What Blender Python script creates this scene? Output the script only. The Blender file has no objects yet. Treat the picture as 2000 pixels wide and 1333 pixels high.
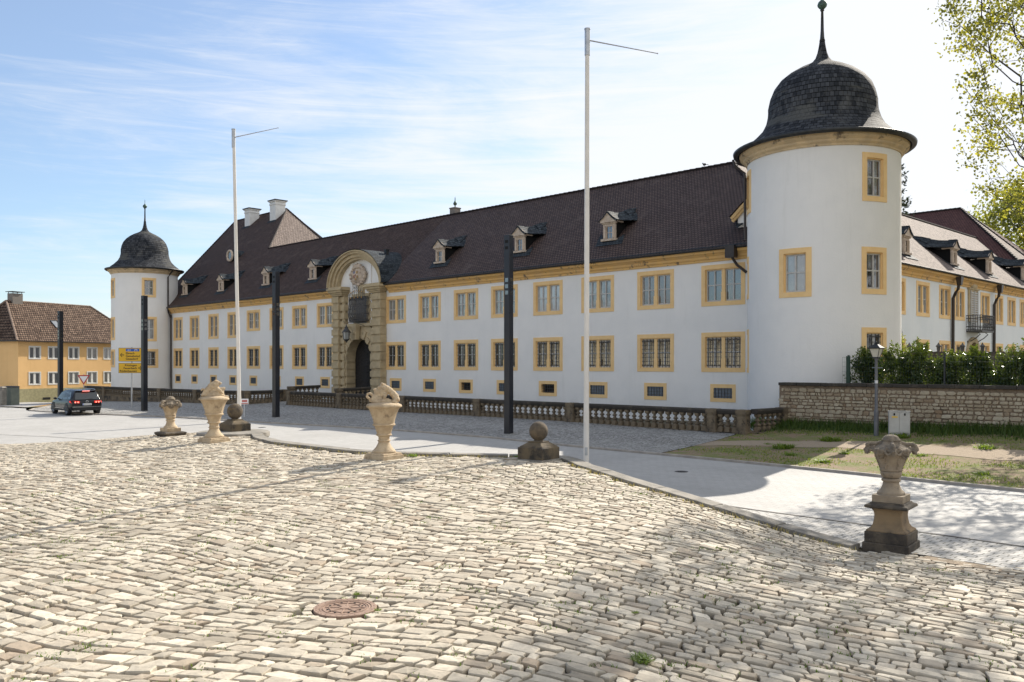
import bpy, bmesh, math, random
import numpy as np
from mathutils import Vector, Matrix
from mathutils.geometry import delaunay_2d_cdt
R = math.radians
sin, cos, PI = math.sin, math.cos, math.pi
random.seed(7); rng = np.random.default_rng(11)
SC = bpy.context.scene
COL = SC.collection
# ------------------------------------------------------------------ camera, sky, sun
F, HZ, CZ = 1700.0, 712.0, 3.1
cd = bpy.data.cameras.new("camera"); cam = bpy.data.objects.new("camera", cd); COL.objects.link(cam)
cam.location = (0, 0, CZ); cam.rotation_euler = (R(90), 0, 0)
cd.sensor_width = 36; cd.lens = 36 * F / 2000.0; cd.shift_y = (HZ - 666.5) / 2000.0
cd.clip_start = 0.1; cd.clip_end = 5000
SC.camera = cam
SUN_AZ, SUN_EL = 35.6, 33.8          # degrees right of +Y, above the horizon
w = bpy.data.worlds.new("World"); SC.world = w; w.use_nodes = True
nt = w.node_tree; nt.nodes.clear()
def N(nt, typ, **kw):
    n = nt.nodes.new(typ)
    for k, v in kw.items():
        if k.startswith('i_'): n.inputs[k[2:].replace('_', ' ')].default_value = v
        else: setattr(n, k, v)
    return n
def L(nt, a, b): nt.links.new(a, b)
sky = N(nt, 'ShaderNodeTexSky', sky_type='NISHITA', sun_disc=False, sun_elevation=R(SUN_EL), sun_rotation=R(SUN_AZ),
        air_density=1.0, dust_density=0.6, ozone_density=1.6)
tc = N(nt, 'ShaderNodeTexCoord')
mp = N(nt, 'ShaderNodeMapping'); mp.inputs['Scale'].default_value = (1.0, 1.6, 5.5); mp.inputs['Rotation'].default_value = (R(4), R(-9), R(0))
L(nt, tc.outputs['Generated'], mp.inputs['Vector'])
n1 = N(nt, 'ShaderNodeTexNoise', i_Scale=1.7, i_Detail=9.0, i_Roughness=0.62, i_Distortion=0.6)
L(nt, mp.outputs[0], n1.inputs['Vector'])
mp2 = N(nt, 'ShaderNodeMapping'); mp2.inputs['Scale'].default_value = (1.5, 2.5, 22.0); mp2.inputs['Rotation'].default_value = (R(3), R(10), R(8))
L(nt, tc.outputs['Generated'], mp2.inputs['Vector'])
n2 = N(nt, 'ShaderNodeTexNoise', i_Scale=2.6, i_Detail=8.0, i_Roughness=0.7, i_Distortion=0.8)
L(nt, mp2.outputs[0], n2.inputs['Vector'])
# more veil sunward and low down; cloud added behind the camera for whiter fill
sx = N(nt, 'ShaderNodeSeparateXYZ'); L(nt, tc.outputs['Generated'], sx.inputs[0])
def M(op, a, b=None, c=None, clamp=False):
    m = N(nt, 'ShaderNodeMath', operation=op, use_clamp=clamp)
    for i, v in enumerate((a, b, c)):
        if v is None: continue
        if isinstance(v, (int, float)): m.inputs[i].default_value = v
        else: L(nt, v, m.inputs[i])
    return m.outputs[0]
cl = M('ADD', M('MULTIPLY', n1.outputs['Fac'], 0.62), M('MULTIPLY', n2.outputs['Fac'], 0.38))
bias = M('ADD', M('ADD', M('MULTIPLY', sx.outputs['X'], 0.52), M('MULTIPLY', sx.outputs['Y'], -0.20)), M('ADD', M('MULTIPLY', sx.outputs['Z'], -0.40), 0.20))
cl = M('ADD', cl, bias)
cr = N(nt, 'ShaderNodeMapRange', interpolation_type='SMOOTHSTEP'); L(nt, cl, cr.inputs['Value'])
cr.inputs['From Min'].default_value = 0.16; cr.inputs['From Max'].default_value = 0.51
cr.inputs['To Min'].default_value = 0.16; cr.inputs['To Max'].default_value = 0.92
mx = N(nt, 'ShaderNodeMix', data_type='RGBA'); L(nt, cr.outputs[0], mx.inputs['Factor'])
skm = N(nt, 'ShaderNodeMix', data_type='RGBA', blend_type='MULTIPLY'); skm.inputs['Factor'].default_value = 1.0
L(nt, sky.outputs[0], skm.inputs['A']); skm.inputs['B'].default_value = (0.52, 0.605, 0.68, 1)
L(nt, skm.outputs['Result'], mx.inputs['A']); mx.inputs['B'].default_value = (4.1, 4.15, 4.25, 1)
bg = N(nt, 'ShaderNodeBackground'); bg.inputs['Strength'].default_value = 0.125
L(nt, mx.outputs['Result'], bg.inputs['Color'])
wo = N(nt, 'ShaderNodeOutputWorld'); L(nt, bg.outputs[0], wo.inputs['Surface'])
sl = bpy.data.lights.new("sun", 'SUN'); sl.energy = 4.1; sl.angle = R(0.35); sl.color = (1.0, 0.925, 0.81)
so = bpy.data.objects.new("sun", sl); COL.objects.link(so)
sdir = Vector((sin(R(SUN_AZ)) * cos(R(SUN_EL)), cos(R(SUN_AZ)) * cos(R(SUN_EL)), sin(R(SUN_EL))))
so.rotation_euler = sdir.to_track_quat('Z', 'Y').to_euler()
vs = SC.view_settings; vs.view_transform = 'Standard'; vs.look = 'None'; vs.gamma = 1; vs.exposure = 0.95
SC.cycles.max_bounces = 6; SC.cycles.diffuse_bounces = 3; SC.cycles.glossy_bounces = 3
SC.cycles.transparent_max_bounces = 8
# ------------------------------------------------------------------ geometry of the place
C45 = math.sqrt(0.5)
P0 = (11.382, 43.0)                 # a point of the front facade
def SU(s, u):                       # s along the facade to the far left, u into the castle -> world x, y
    return (P0[0] - C45 * s + C45 * u, P0[1] + C45 * s + C45 * u)
def ray(px, py): return Vector(((px - 1000) / F, 1.0, (HZ - py) / F))
def hit(px, py, pt, nrm):           # where the sight line of the picture point meets a plane
    r = ray(px, py); o = Vector((0, 0, CZ)); nrm = Vector(nrm)
    t = (Vector(pt) - o).dot(nrm) / r.dot(nrm)
    return o + r * t
def at(px, D): return ((px - 1000) / F * D, D)
def zat(py, D): return CZ + (HZ - py) / F * D
def to_su(x, y):
    a, b = x - P0[0], y - P0[1]
    return (C45 * (b - a), C45 * (a + b))
def s_of(px, u=0.0):
    k = (px - 1000) / F
    x0, y0 = SU(0, u)
    return (x0 - k * y0) / (C45 + k * C45)
# ------------------------------------------------------------------ mesh helper
class MB:
    def __init__(s): s.v = []; s.f = []; s.uv = []; s.mi = []
    def quad(s, pts, uv=None, m=0):
        b = len(s.v); s.v += [tuple(p) for p in pts]; s.f.append(tuple(range(b, b + len(pts)))); s.uv.append(uv); s.mi.append(m)
        return s
    def poly(s, pts, scale_dir=None, m=0):          # planar polygon with metric uv (u horizontal, v up the slope)
        P = [Vector(p) for p in pts]
        n = Vector((0, 0, 0))
        for i in range(len(P)):
            a, b = P[i], P[(i + 1) % len(P)]
            n += Vector(((a.y - b.y) * (a.z + b.z), (a.z - b.z) * (a.x + b.x), (a.x - b.x) * (a.y + b.y)))
        n.normalize()
        h = Vector((0, 0, 1)).cross(n)
        if h.length < 1e-4: h = Vector((1, 0, 0))
        h.normalize(); up = n.cross(h)
        return s.quad(pts, [(p.dot(h), p.dot(up)) for p in P], m)
    def box(s, x0, x1, y0, y1, z0, z1, m=0):
        if x1 < x0: x0, x1 = x1, x0
        if y1 < y0: y0, y1 = y1, y0
        if z1 < z0: z0, z1 = z1, z0
        b = len(s.v)
        s.v += [(x0, y0, z0), (x1, y0, z0), (x1, y1, z0), (x0, y1, z0), (x0, y0, z1), (x1, y0, z1), (x1, y1, z1), (x0, y1, z1)]
        for q in ((0, 3, 2, 1), (4, 5, 6, 7), (0, 1, 5, 4), (1, 2, 6, 5), (2, 3, 7, 6), (3, 0, 4, 7)):
            s.f.append(tuple(b + i for i in q)); s.uv.append(None); s.mi.append(m)
        return s
    def frus(s, cx, cy, z0, z1, w0, d0, w1, d1, m=0):   # tapered box
        b = len(s.v)
        for z, ww, dd in ((z0, w0 / 2, d0 / 2), (z1, w1 / 2, d1 / 2)):
            s.v += [(cx - ww, cy - dd, z), (cx + ww, cy - dd, z), (cx + ww, cy + dd, z), (cx - ww, cy + dd, z)]
        for q in ((0, 3, 2, 1), (4, 5, 6, 7), (0, 1, 5, 4), (1, 2, 6, 5), (2, 3, 7, 6), (3, 0, 4, 7)):
            s.f.append(tuple(b + i for i in q)); s.uv.append(None); s.mi.append(m)
        return s
    def lathe(s, prof, n=24, c=(0, 0), a0=0.0, cap=True, m=0, ripple=None):
        b = len(s.v); L_ = 0; ls = [0]
        for i in range(1, len(prof)):
            L_ += math.hypot(prof[i][0] - prof[i - 1][0], prof[i][1] - prof[i - 1][1]); ls.append(L_)
        rm = max(p[0] for p in prof)
        for (r, z) in prof:
            for k in range(n):
                a = a0 + 2 * PI * k / n
                rr = r * (1 + (ripple(a, z) if ripple else 0))
                s.v.append((c[0] + rr * cos(a), c[1] + rr * sin(a), z))
        for i in range(len(prof) - 1):
            for k in range(n):
                k2 = (k + 1) % n
                s.f.append((b + i * n + k, b + i * n + k2, b + (i + 1) * n + k2, b + (i + 1) * n + k))
                u0, u1 = 2 * PI * k / n * rm, 2 * PI * (k + 1) / n * rm
                s.uv.append([(u0, ls[i]), (u1, ls[i]), (u1, ls[i + 1]), (u0, ls[i + 1])]); s.mi.append(m)
        if cap:
            s.f.append(tuple(b + k for k in reversed(range(n)))); s.uv.append(None); s.mi.append(m)
            t = b + (len(prof) - 1) * n
            s.f.append(tuple(t + k for k in range(n))); s.uv.append(None); s.mi.append(m)
        return s
    def tube(s, pts, r, n=8, r1=None, cap=True, m=0):
        P = [Vector(p) for p in pts]; b = len(s.v)
        for i, p in enumerate(P):
            d = (P[min(i + 1, len(P) - 1)] - P[max(i - 1, 0)])
            if d.length < 1e-9: d = Vector((0, 0, 1))
            d.normalize()
            up = Vector((0, 0, 1)) if abs(d.z) < 0.9 else Vector((1, 0, 0))
            x = d.cross(up).normalized(); y = x.cross(d)
            rr = r if r1 is None else r + (r1 - r) * i / (len(P) - 1)
            for k in range(n):
                a = 2 * PI * k / n
                s.v.append(tuple(p + x * rr * cos(a) + y * rr * sin(a)))
        for i in range(len(P) - 1):
            for k in range(n):
                k2 = (k + 1) % n
                s.f.append((b + i * n + k, b + (i + 1) * n + k, b + (i + 1) * n + k2, b + i * n + k2)); s.uv.append(None); s.mi.append(m)
        if cap:
            s.f.append(tuple(b + k for k in range(n))); t = b + (len(P) - 1) * n
            s.f.append(tuple(t + k for k in reversed(range(n)))); s.uv += [None, None]; s.mi += [m, m]
        return s
    def ell(s, c, r, n=12, rot=None, m=0):
        b = len(s.v); mt = Matrix.Rotation(0, 3, 'X') if rot is None else rot
        rows = n // 2
        for i in range(rows + 1):
            th = PI * i / rows
            for k in range(n):
                a = 2 * PI * k / n
                p = mt @ Vector((r[0] * sin(th) * cos(a), r[1] * sin(th) * sin(a), r[2] * cos(th)))
                s.v.append((c[0] + p.x, c[1] + p.y, c[2] + p.z))
        for i in range(rows):
            for k in range(n):
                k2 = (k + 1) % n
                s.f.append((b + i * n + k, b + (i + 1) * n + k, b + (i + 1) * n + k2, b + i * n + k2)); s.uv.append(None); s.mi.append(m)
        return s
    def extr(s, prof, x0, x1, m=0):      # closed (y,z) profile drawn along x
        b = len(s.v); n = len(prof)
        for x in (x0, x1): s.v += [(x, y, z) for (y, z) in prof]
        for k in range(n):
            k2 = (k + 1) % n
            s.f.append((b + k, b + k2, b + n + k2, b + n + k)); s.uv.append(None); s.mi.append(m)
        s.f.append(tuple(b + k for k in reversed(range(n)))); s.f.append(tuple(b + n + k for k in range(n))); s.uv += [None, None]; s.mi += [m, m]
        return s
    def xf(s, fn): s.v = [tuple(fn(*p)) for p in s.v]; return s
    def build(s, name, mat, parent=None, smooth=False, bevel=0.0, loc=None, rz=0.0, merge=False, autos=None):
        me = bpy.data.meshes.new(name); me.from_pydata(s.v, [], s.f)
        mats = mat if isinstance(mat, (list, tuple)) else [mat]
        for mm in mats: me.materials.append(mm)
        if len(mats) > 1: me.polygons.foreach_set('material_index', s.mi)
        if any(u is not None for u in s.uv):
            ul = me.uv_layers.new(name='UVMap'); i = 0
            for fc, u in zip(s.f, s.uv):
                for j in range(len(fc)):
                    if u is not None: ul.data[i].uv = u[j]
                    i += 1
        bm = bmesh.new(); bm.from_mesh(me)
        if merge: bmesh.ops.remove_doubles(bm, verts=bm.verts, dist=1e-4)
        bmesh.ops.recalc_face_normals(bm, faces=bm.faces) if merge != 'keep' else None
        bm.to_mesh(me); bm.free()
        if smooth: me.shade_smooth() if hasattr(me, 'shade_smooth') else me.polygons.foreach_set('use_smooth', [True] * len(me.polygons))
        if smooth and autos: 
            try: me.set_sharp_from_angle(angle=R(autos))
            except Exception: pass
        o = bpy.data.objects.new(name, me); COL.objects.link(o)
        if parent is not None: o.parent = parent
        if loc is not None: o.location = loc
        o.rotation_euler[2] = rz
        if bevel > 0:
            b = o.modifiers.new('bevel', 'BEVEL'); b.width = bevel; b.segments = 2; b.limit_method = 'ANGLE'; b.angle_limit = R(35)
        return o
def tag(o, label=None, cat=None, group=None, kind=None):
    if label: o['label'] = label
    if cat: o['category'] = cat
    if group: o['group'] = group
    if kind: o['kind'] = kind
    return o
def empty(name, loc=(0, 0, 0), rz=0.0, label=None, cat=None, group=None):
    o = bpy.data.objects.new(name, None); COL.objects.link(o); o.location = loc; o.rotation_euler = (0, 0, rz)
    o.empty_display_size = 0.3
    return tag(o, label, cat, group)
KIDS = lambda o: [c for c in bpy.data.objects if c.parent == o]
def copy_tree(o, parent=None, loc=None, rz=None, label=None, group=None):
    c = o.copy(); COL.objects.link(c); c.parent = parent
    if loc is not None: c.location = loc
    if rz is not None: c.rotation_euler[2] = rz
    if label: c['label'] = label
    if group: c['group'] = group
    for ch in KIDS(o): copy_tree(ch, c)
    return c
# ------------------------------------------------------------------ materials
def newmat(name):
    m = bpy.data.materials.new(name); m.use_nodes = True; t = m.node_tree
    b = t.nodes.get('Principled BSDF'); return m, t, b
def mixrgb(t, fac, a, b, bt='MIX'):
    x = N(t, 'ShaderNodeMix', data_type='RGBA', blend_type=bt)
    for v, k in ((fac, 'Factor'), (a, 'A'), (b, 'B')):
        if isinstance(v, (int, float)): x.inputs[k].default_value = v
        elif isinstance(v, tuple): x.inputs[k].default_value = (v + (1,))[:4]
        else: L(t, v, x.inputs[k])
    return x.outputs['Result']
def noise(t, vec, scale, detail=5, rough=0.6, dist=0.0):
    n = N(t, 'ShaderNodeTexNoise', i_Scale=scale, i_Detail=detail, i_Roughness=rough, i_Distortion=dist)
    if vec is not None: L(t, vec, n.inputs['Vector'])
    return n.outputs['Fac']
def ramp(t, fac, a, b, c0=0.0, c1=1.0):
    m = N(t, 'ShaderNodeMapRange', interpolation_type='SMOOTHSTEP'); L(t, fac, m.inputs['Value'])
    m.inputs['From Min'].default_value = a; m.inputs['From Max'].default_value = b
    m.inputs['To Min'].default_value = c0; m.inputs['To Max'].default_value = c1
    return m.outputs[0]
def bump(t, b, h, dist=0.01, strength=1.0, prev=None):
    n = N(t, 'ShaderNodeBump'); n.inputs['Distance'].default_value = dist; n.inputs['Strength'].default_value = strength
    L(t, h, n.inputs['Height'])
    if prev is not None: L(t, prev, n.inputs['Normal'])
    if b is not None: L(t, n.outputs[0], b.inputs['Normal'])
    return n.outputs[0]
def coord(t, kind='Object', scale=None, rot=None):
    c = N(t, 'ShaderNodeTexCoord').outputs[kind]
    if scale or rot:
        m = N(t, 'ShaderNodeMapping'); L(t, c, m.inputs[0])
        if scale: m.inputs['Scale'].default_value = scale
        if rot: m.inputs['Rotation'].default_value = rot
        c = m.outputs[0]
    return c
def mat(name, c1, c2=None, scale=3.0, rough=0.8, bmp=0.0, bscale=30.0, metal=0.0, c3=None, s3=0.7, lo=0.35, hi=0.65, lo3=0.55, hi3=0.7, kind='Object', spec=None):
    m, t, b = newmat(name)
    b.inputs['Roughness'].default_value = rough; b.inputs['Metallic'].default_value = metal
    if spec is not None: b.inputs['Specular IOR Level'].default_value = spec
    v = coord(t, kind)
    if c2:
        col = mixrgb(t, ramp(t, noise(t, v, scale), lo, hi), c1, c2)
        if c3: col = mixrgb(t, ramp(t, noise(t, v, s3, 6, 0.7), lo3, hi3), col, c3)
        L(t, col, b.inputs['Base Color'])
    else: b.inputs['Base Color'].default_value = c1 + (1,)
    if bmp > 0: bump(t, b, noise(t, v, bscale, 6, 0.65), bmp)
    return m
def tilemat(name, ca, cb, tw, th, rough, bd=0.02, wear=None, mortar=(0.01, 0.01, 0.01), ms=0.012, stag=0.5, patch=None, spec=None):
    m, t, b = newmat(name); b.inputs['Roughness'].default_value = rough
    if spec is not None: b.inputs['Specular IOR Level'].default_value = spec
    v = coord(t, 'UV')
    br = N(t, 'ShaderNodeTexBrick', offset=stag); L(t, v, br.inputs['Vector'])
    br.inputs['Scale'].default_value = 1.0; br.inputs['Brick Width'].default_value = tw; br.inputs['Row Height'].default_value = th
    br.inputs['Mortar Size'].default_value = ms; br.inputs['Mortar Smooth'].default_value = 0.3; br.inputs['Bias'].default_value = 0.0
    br.inputs['Color1'].default_value = ca + (1,); br.inputs['Color2'].default_value = cb + (1,); br.inputs['Mortar'].default_value = mortar + (1,)
    col = br.outputs['Color']
    if wear: col = mixrgb(t, ramp(t, noise(t, v, 0.7, 8, 0.7), 0.5, 0.75), col, wear)
    if patch: col = mixrgb(t, ramp(t, noise(t, coord(t, 'UV', (0.15, 0.9, 1)), 1.0, 4, 0.6), 0.52, 0.6), col, patch)
    L(t, col, b.inputs['Base Color'])
    sp = N(t, 'ShaderNodeSeparateXYZ'); L(t, v, sp.inputs[0])
    fr = N(t, 'ShaderNodeMath', operation='DIVIDE'); L(t, sp.outputs['Y'], fr.inputs[0]); fr.inputs[1].default_value = th
    f2 = N(t, 'ShaderNodeMath', operation='FRACT'); L(t, fr.outputs[0], f2.inputs[0])
    inv = N(t, 'ShaderNodeMath', operation='SUBTRACT'); inv.inputs[0].default_value = 1.0; L(t, f2.outputs[0], inv.inputs[1])
    ad = N(t, 'ShaderNodeMath', operation='SUBTRACT'); L(t, inv.outputs[0], ad.inputs[0]); L(t, br.outputs['Fac'], ad.inputs[1])
    b1 = bump(t, None, ad.outputs[0], bd, 1.0)
    bump(t, b, noise(t, v, 9, 4), 0.015, 0.6, prev=b1)
    return m
m_plaster = None
def plaster(name, c1, c2, stain):
    m, t, b = newmat(name); b.inputs['Roughness'].default_value = 0.9
    v = coord(t, 'Object')
    col = mixrgb(t, ramp(t, noise(t, v, 0.5, 6), 0.35, 0.7), c1, c2)
    st = coord(t, 'Object', (1.6, 1.6, 0.16))
    col = mixrgb(t, ramp(t, noise(t, st, 1.2, 8, 0.7), 0.52, 0.82, 0, 0.32), col, stain)
    sp = N(t, 'ShaderNodeSeparateXYZ'); L(t, v, sp.inputs[0])
    low = ramp(t, sp.outputs['Z'], 1.6, 0.1, 0.0, 1.0)     # damp splash dirt at the foot of the wall
    mm = N(t, 'ShaderNodeMath', operation='MULTIPLY'); L(t, low, mm.inputs[0]); L(t, ramp(t, noise(t, v, 1.5, 7, 0.7), 0.4, 0.65, 0, 0.55), mm.inputs[1])
    col = mixrgb(t, mm.outputs[0], col, stain)
    L(t, col, b.inputs['Base Color'])
    bump(t, b, noise(t, v, 14, 8, 0.7), 0.02, 0.6)
    return m
MT = {}
MT['white'] = plaster('white_plaster', (0.83, 0.81, 0.775), (0.78, 0.765, 0.735), (0.58, 0.56, 0.51))
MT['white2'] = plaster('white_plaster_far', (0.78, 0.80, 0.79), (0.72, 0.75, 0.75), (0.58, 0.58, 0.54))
MT['ochre'] = mat('ochre_paint', (0.86, 0.59, 0.28), (0.81, 0.545, 0.25), 2.5, 0.75, 0.004, 30)
MT['cornice'] = mat('ochre_cornice', (0.74, 0.46, 0.16), (0.66, 0.42, 0.18), 1.2, 0.85, 0.015, 14, c3=(0.20, 0.14, 0.09), s3=2.2, lo3=0.56, hi3=0.66)
MT['tcornice'] = mat('tower_cornice_stone', (0.66, 0.50, 0.30), (0.52, 0.40, 0.25), 2.0, 0.85, 0.015, 14, c3=(0.13, 0.10, 0.08), s3=1.4, lo3=0.55, hi3=0.68)
MT['sand'] = mat('sandstone', (0.50, 0.40, 0.245), (0.41, 0.325, 0.20), 2.2, 0.9, 0.012, 22, c3=(0.24, 0.19, 0.12), s3=1.1, lo3=0.58, hi3=0.75)
MT['dormer'] = mat('weathered_sandstone', (0.58, 0.48, 0.38), (0.46, 0.37, 0.29), 4, 0.9, 0.01, 25, c3=(0.22, 0.17, 0.13), s3=3.5, lo3=0.55, hi3=0.66)
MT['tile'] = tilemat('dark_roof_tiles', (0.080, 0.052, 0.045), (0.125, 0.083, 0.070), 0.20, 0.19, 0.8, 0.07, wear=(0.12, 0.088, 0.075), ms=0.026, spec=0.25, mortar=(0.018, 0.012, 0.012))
MT['tile_sun'] = tilemat('sunlit_roof_tiles', (0.20, 0.16, 0.14), (0.34, 0.275, 0.24), 0.20, 0.19, 0.85, 0.05, wear=(0.27, 0.22, 0.19), ms=0.022, spec=0.12)  # lighter copy of the roof tiles, sunlight put into the colour
MT['tile_red'] = tilemat('reddish_roof_tiles', (0.10, 0.045, 0.042), (0.15, 0.07, 0.063), 0.22, 0.21, 0.85, 0.05, ms=0.022, spec=0.15)
MT['tile_house'] = tilemat('pantiles', (0.10, 0.063, 0.045), (0.23, 0.16, 0.118), 0.26, 0.36, 0.85, 0.12, wear=(0.075, 0.052, 0.04), ms=0.045, spec=0.1)
MT['slate'] = tilemat('roof_slate', (0.024, 0.027, 0.033), (0.075, 0.08, 0.09), 0.30, 0.22, 0.8, 0.03, ms=0.016, spec=0.06, wear=(0.11, 0.11, 0.11), patch=(0.10, 0.10, 0.095))
MT['slate2'] = tilemat('dormer_slate', (0.025, 0.032, 0.040), (0.06, 0.072, 0.082), 0.22, 0.18, 0.75, 0.03, spec=0.12)
MT['lead'] = mat('dark_gutter_metal', (0.028, 0.032, 0.036), (0.05, 0.05, 0.05), 5, 0.45, 0.002, 20, metal=0.4)
MT['pipe'] = mat('brown_downpipe', (0.035, 0.028, 0.026), (0.05, 0.038, 0.032), 4, 0.4, 0, 20, metal=0.3)
MT['iron'] = mat('wrought_iron', (0.06, 0.062, 0.068), (0.10, 0.095, 0.09), 8, 0.5, 0.001, 60, metal=0.5)
MT['sash'] = mat('painted_sash', (0.52, 0.51, 0.48), (0.45, 0.44, 0.42), 6, 0.6, 0.001, 40)
MT['whitepaint'] = mat('white_paint', (0.74, 0.74, 0.72), (0.66, 0.66, 0.64), 3, 0.6, 0.003, 20)
MT['copper'] = mat('green_copper', (0.10, 0.20, 0.16), (0.06, 0.08, 0.07), 6, 0.6, 0.004, 30, metal=0.3)
def glassmat(name, base, c2, rough=0.06, bmp=0.004):
    m = mat(name, base, c2, 1.3, rough, bmp, 1.6, spec=1.0)
    m.node_tree.nodes['Principled BSDF'].inputs['IOR'].default_value = 1.9
    return m
MT['glass'] = glassmat('dark_window_glass', (0.012, 0.014, 0.016), (0.03, 0.03, 0.03))
MT['curtain'] = glassmat('glass_over_net_curtain', (0.26, 0.27, 0.26), (0.15, 0.155, 0.155), 0.12)
MT['curtain2'] = glassmat('glass_over_folded_curtain', (0.34, 0.34, 0.32), (0.08, 0.082, 0.085), 0.09)
MT['skyglass'] = glassmat('glass_with_painted_sky', (0.42, 0.44, 0.45), (0.34, 0.36, 0.37), 0.1)  # sky reflection painted in as a pale pane colour
MT['blind'] = glassmat('glass_over_brown_curtain', (0.10, 0.058, 0.038), (0.05, 0.032, 0.022), 0.10)
MT['cellar'] = mat('glass_block', (0.15, 0.19, 0.24), (0.10, 0.13, 0.17), 9, 0.25, 0.002, 20)
MT['dark'] = mat('dark_hollow', (0.006, 0.006, 0.006), None, rough=0.9)
MT['door'] = mat('black_oak_door', (0.010, 0.009, 0.009), (0.02, 0.016, 0.014), 5, 0.6, 0.004, 30)
MT['post'] = mat('anthracite_paint', (0.016, 0.018, 0.024), (0.024, 0.026, 0.033), 1, 0.32, 0.001, 40, metal=0.2)
MT['pole'] = mat('white_pole_paint', (0.74, 0.70, 0.64), (0.68, 0.64, 0.58), 1.5, 0.3, 0.0, 10)
MT['galv'] = mat('galvanised_steel', (0.42, 0.43, 0.44), (0.52, 0.53, 0.54), 7, 0.42, 0.001, 40, metal=0.6)
MT['oldstone'] = mat('blackened_sandstone', (0.20, 0.155, 0.10), (0.11, 0.086, 0.06), 2.4, 0.95, 0.02, 18, c3=(0.028, 0.025, 0.022), s3=1.6, lo3=0.47, hi3=0.62)
MT['oldrail'] = mat('black_crusted_rail', (0.05, 0.043, 0.036), (0.13, 0.105, 0.078), 2.2, 0.95, 0.015, 20, lo=0.5, hi=0.8)
MT['urn'] = mat('pale_carved_sandstone', (0.53, 0.42, 0.28), (0.41, 0.31, 0.20), 5, 0.9, 0.016, 40, c3=(0.19, 0.14, 0.09), s3=3.4, lo3=0.54, hi3=0.70)
MT['urndark'] = mat('shaded_brown_sandstone', (0.34, 0.275, 0.195), (0.25, 0.20, 0.145), 4, 0.92, 0.012, 30, c3=(0.12, 0.10, 0.08), s3=2.6, lo3=0.55, hi3=0.7)  # darker copy of the urn stone, shade of the backlit side in its colour
MT['urntop'] = mat('grey_weathered_sandstone', (0.27, 0.22, 0.16), (0.15, 0.125, 0.095), 9, 0.95, 0.02, 40, c3=(0.40, 0.32, 0.23), s3=3, lo3=0.55, hi3=0.7)
MT['plinth'] = mat('lichen_plinth', (0.13, 0.105, 0.075), (0.05, 0.042, 0.035), 3, 0.95, 0.015, 30, c3=(0.35, 0.33, 0.29), s3=13, lo3=0.66, hi3=0.72)
MT['plinthtan'] = mat('ochre_stained_pedestal', (0.26, 0.185, 0.105), (0.17, 0.125, 0.08), 2.3, 0.95, 0.01, 30, c3=(0.045, 0.04, 0.033), s3=2.6, lo3=0.54, hi3=0.66)
MT['plinthdark'] = mat('dark_stained_plinth', (0.15, 0.115, 0.07), (0.085, 0.068, 0.048), 2.6, 0.95, 0.012, 30, c3=(0.035, 0.032, 0.028), s3=2.0, lo3=0.5, hi3=0.64)
MT['ball'] = mat('lichen_ball', (0.15, 0.115, 0.075), (0.07, 0.058, 0.045), 4, 0.95, 0.02, 26, c3=(0.32, 0.19, 0.03), s3=2.6, lo3=0.55, hi3=0.72)
MT['coping'] = mat('grey_coping_stone', (0.30, 0.275, 0.235), (0.20, 0.185, 0.16), 2.4, 0.95, 0.012, 30, c3=(0.12, 0.11, 0.095), s3=1.6, lo3=0.55, hi3=0.7)
MT['rust'] = mat('rusty_cast_iron', (0.33, 0.225, 0.165), (0.25, 0.165, 0.12), 7, 0.7, 0.004, 60, metal=0.2)
MT['bark'] = mat('bark', (0.085, 0.065, 0.048), (0.045, 0.035, 0.028), 9, 0.95, 0.03, 18)
MT['wood'] = mat('old_fence_wood', (0.10, 0.085, 0.07), (0.06, 0.05, 0.043), 4, 0.9, 0.01, 20)
def leafmat(name, ca, cb, trans=0.45, rough=0.45):
    m, t, b = newmat(name)
    at_ = N(t, 'ShaderNodeAttribute', attribute_name='Col')
    col = mixrgb(t, at_.outputs['Fac'], ca, cb)
    L(t, col, b.inputs['Base Color']); b.inputs['Roughness'].default_value = rough
    tr = N(t, 'ShaderNodeBsdfTranslucent'); L(t, mixrgb(t, 1.0, col, (1.5, 1.5, 0.7), 'MULTIPLY'), tr.inputs['Color'])
    ms = N(t, 'ShaderNodeMixShader'); ms.inputs[0].default_value = trans
    L(t, b.outputs[0], ms.inputs[1]); L(t, tr.outputs[0], ms.inputs[2])
    L(t, ms.outputs[0], t.nodes['Material Output'].inputs['Surface'])
    return m
MT['maple'] = leafmat('young_maple_leaf', (0.11, 0.12, 0.03), (0.36, 0.34, 0.07), 0.5)
MT['maple2'] = leafmat('fresh_leaf', (0.13, 0.155, 0.04), (0.30, 0.30, 0.075), 0.5)
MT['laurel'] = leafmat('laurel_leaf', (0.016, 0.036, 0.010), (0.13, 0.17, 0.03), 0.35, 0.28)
MT['needle'] = leafmat('spruce_needle', (0.02, 0.035, 0.02), (0.045, 0.06, 0.03), 0.15, 0.7)
MT['grassleaf'] = leafmat('grass_blade', (0.035, 0.085, 0.015), (0.26, 0.30, 0.06), 0.4, 0.6)
MT['weed'] = leafmat('weed_leaf', (0.07, 0.13, 0.018), (0.19, 0.26, 0.045), 0.4, 0.6)
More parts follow.
